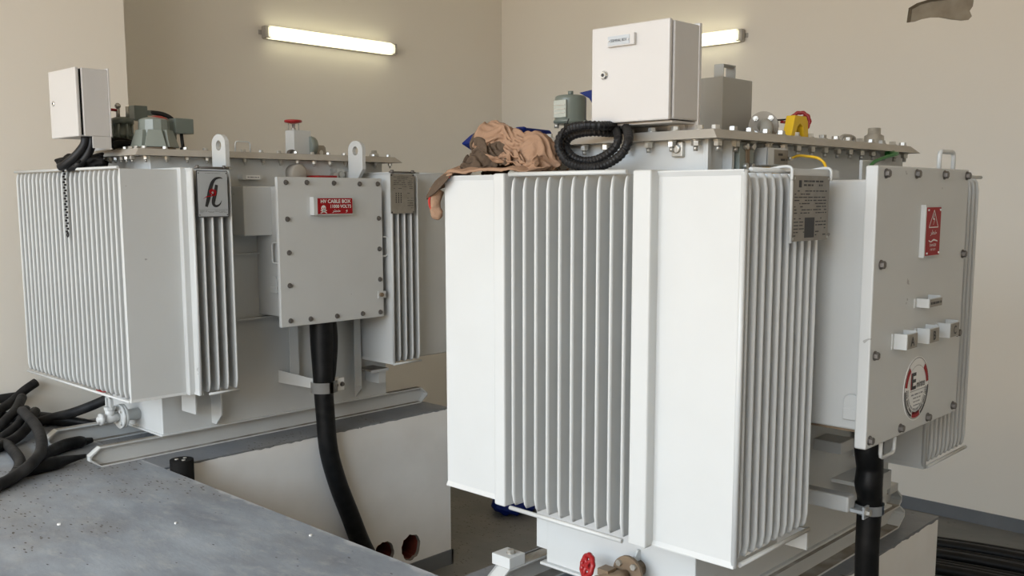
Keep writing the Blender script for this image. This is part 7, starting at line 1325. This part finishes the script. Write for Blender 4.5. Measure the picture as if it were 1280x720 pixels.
tag(obj('blue_plastic_bag', bm, 'blue'), 'blue bag lying on the dark pit floor beneath the near transformer', 'bag')

# plaster chips on the upper floor
for i, (x, y, s) in enumerate(((1.50,3.95,.010),(1.83,3.62,.007),(2.12,3.10,.008))):
    bm = B(); pts = [(s*math.cos(a)*random.uniform(.6,1.3), s*math.sin(a)*random.uniform(.6,1.3)) for a in [k*PI/3 for k in range(6)]]
    panel(bm, Pl((x, y, UP), (1,0,0), (0,1,0)), pts, 0, .006)
    tag(obj('plaster_chip', bm, 'signwhite'), ['small white plaster chip farthest from the floor edge', 'small white plaster chip, middle one of three', 'small white plaster chip nearest the floor edge'][i], 'chip', 'plaster chips on the floor')

# ------------------------------------------------------------------ daylight and camera
w = bpy.data.worlds.new('World'); scene.world = w; w.use_nodes = True
n = w.node_tree.nodes; l = w.node_tree.links; bg = n['Background']
tc = n.new('ShaderNodeTexCoord'); sp = n.new('ShaderNodeSeparateXYZ'); l.new(tc.outputs['Generated'], sp.inputs[0])
mr = n.new('ShaderNodeMapRange'); mr.inputs['From Min'].default_value = -.04; mr.inputs['From Max'].default_value = .10; l.new(sp.outputs['Z'], mr.inputs['Value'])
rp = n.new('ShaderNodeMix'); rp.data_type = 'RGBA'; rp.inputs[6].default_value = (1.0, .72, .47, 1); rp.inputs[7].default_value = (.80, .92, 1.08, 1)
l.new(mr.outputs['Result'], rp.inputs[0]); l.new(rp.outputs[2], bg.inputs['Color']); bg.inputs['Strength'].default_value = .8

def area(name, loc, target, sx, sy, e, col):
    d = bpy.data.lights.new(name, 'AREA'); d.shape = 'RECTANGLE'; d.size = sx; d.size_y = sy; d.energy = e; d.color = col
    o = bpy.data.objects.new(name, d); COL.objects.link(o); o.location = loc
    o.rotation_euler = (Vector(target)-Vector(loc)).to_track_quat('-Z', 'Y').to_euler(); return o
area('open_sky_outside', (XL-4.5, .6, 4.0), (3.0, 2.2, -1.6), 13.0, 5.5, 2150, (.80, .93, 1.07))
area('sunlit_ground_outside', (XL-2.2, 1.6, -1.45), (2.4, 2.4, 2.2), 9.0, 3.4, 420, (1.0, .76, .48))

f, yaw, pitch, roll, cyp = 1221.5851, .76010, -.12660, -.0019, 401.34
fwd = Vector((math.cos(yaw)*math.cos(pitch), math.sin(yaw)*math.cos(pitch), math.sin(pitch)))
rt = Vector((math.sin(yaw), -math.cos(yaw), 0)); up = rt.cross(fwd)
R_ = rt*math.cos(roll) + up*math.sin(roll); U_ = -rt*math.sin(roll) + up*math.cos(roll)
cam = bpy.data.cameras.new('camera'); co = bpy.data.objects.new('camera', cam); COL.objects.link(co)
co.matrix_world = Matrix((( R_.x, U_.x, -fwd.x, 0), (R_.y, U_.y, -fwd.y, 0), (R_.z, U_.z, -fwd.z, 0), (0,0,0,1)))
cam.sensor_width = 36; cam.lens = f/1280*36; cam.shift_y = (cyp-360)/1280; cam.clip_start = .05
scene.camera = co
scene.view_settings.view_transform = 'Standard'; scene.view_settings.look = 'None'
scene.view_settings.exposure = 0.0; scene.view_settings.gamma = 1; scene.view_settings.use_curve_mapping = False
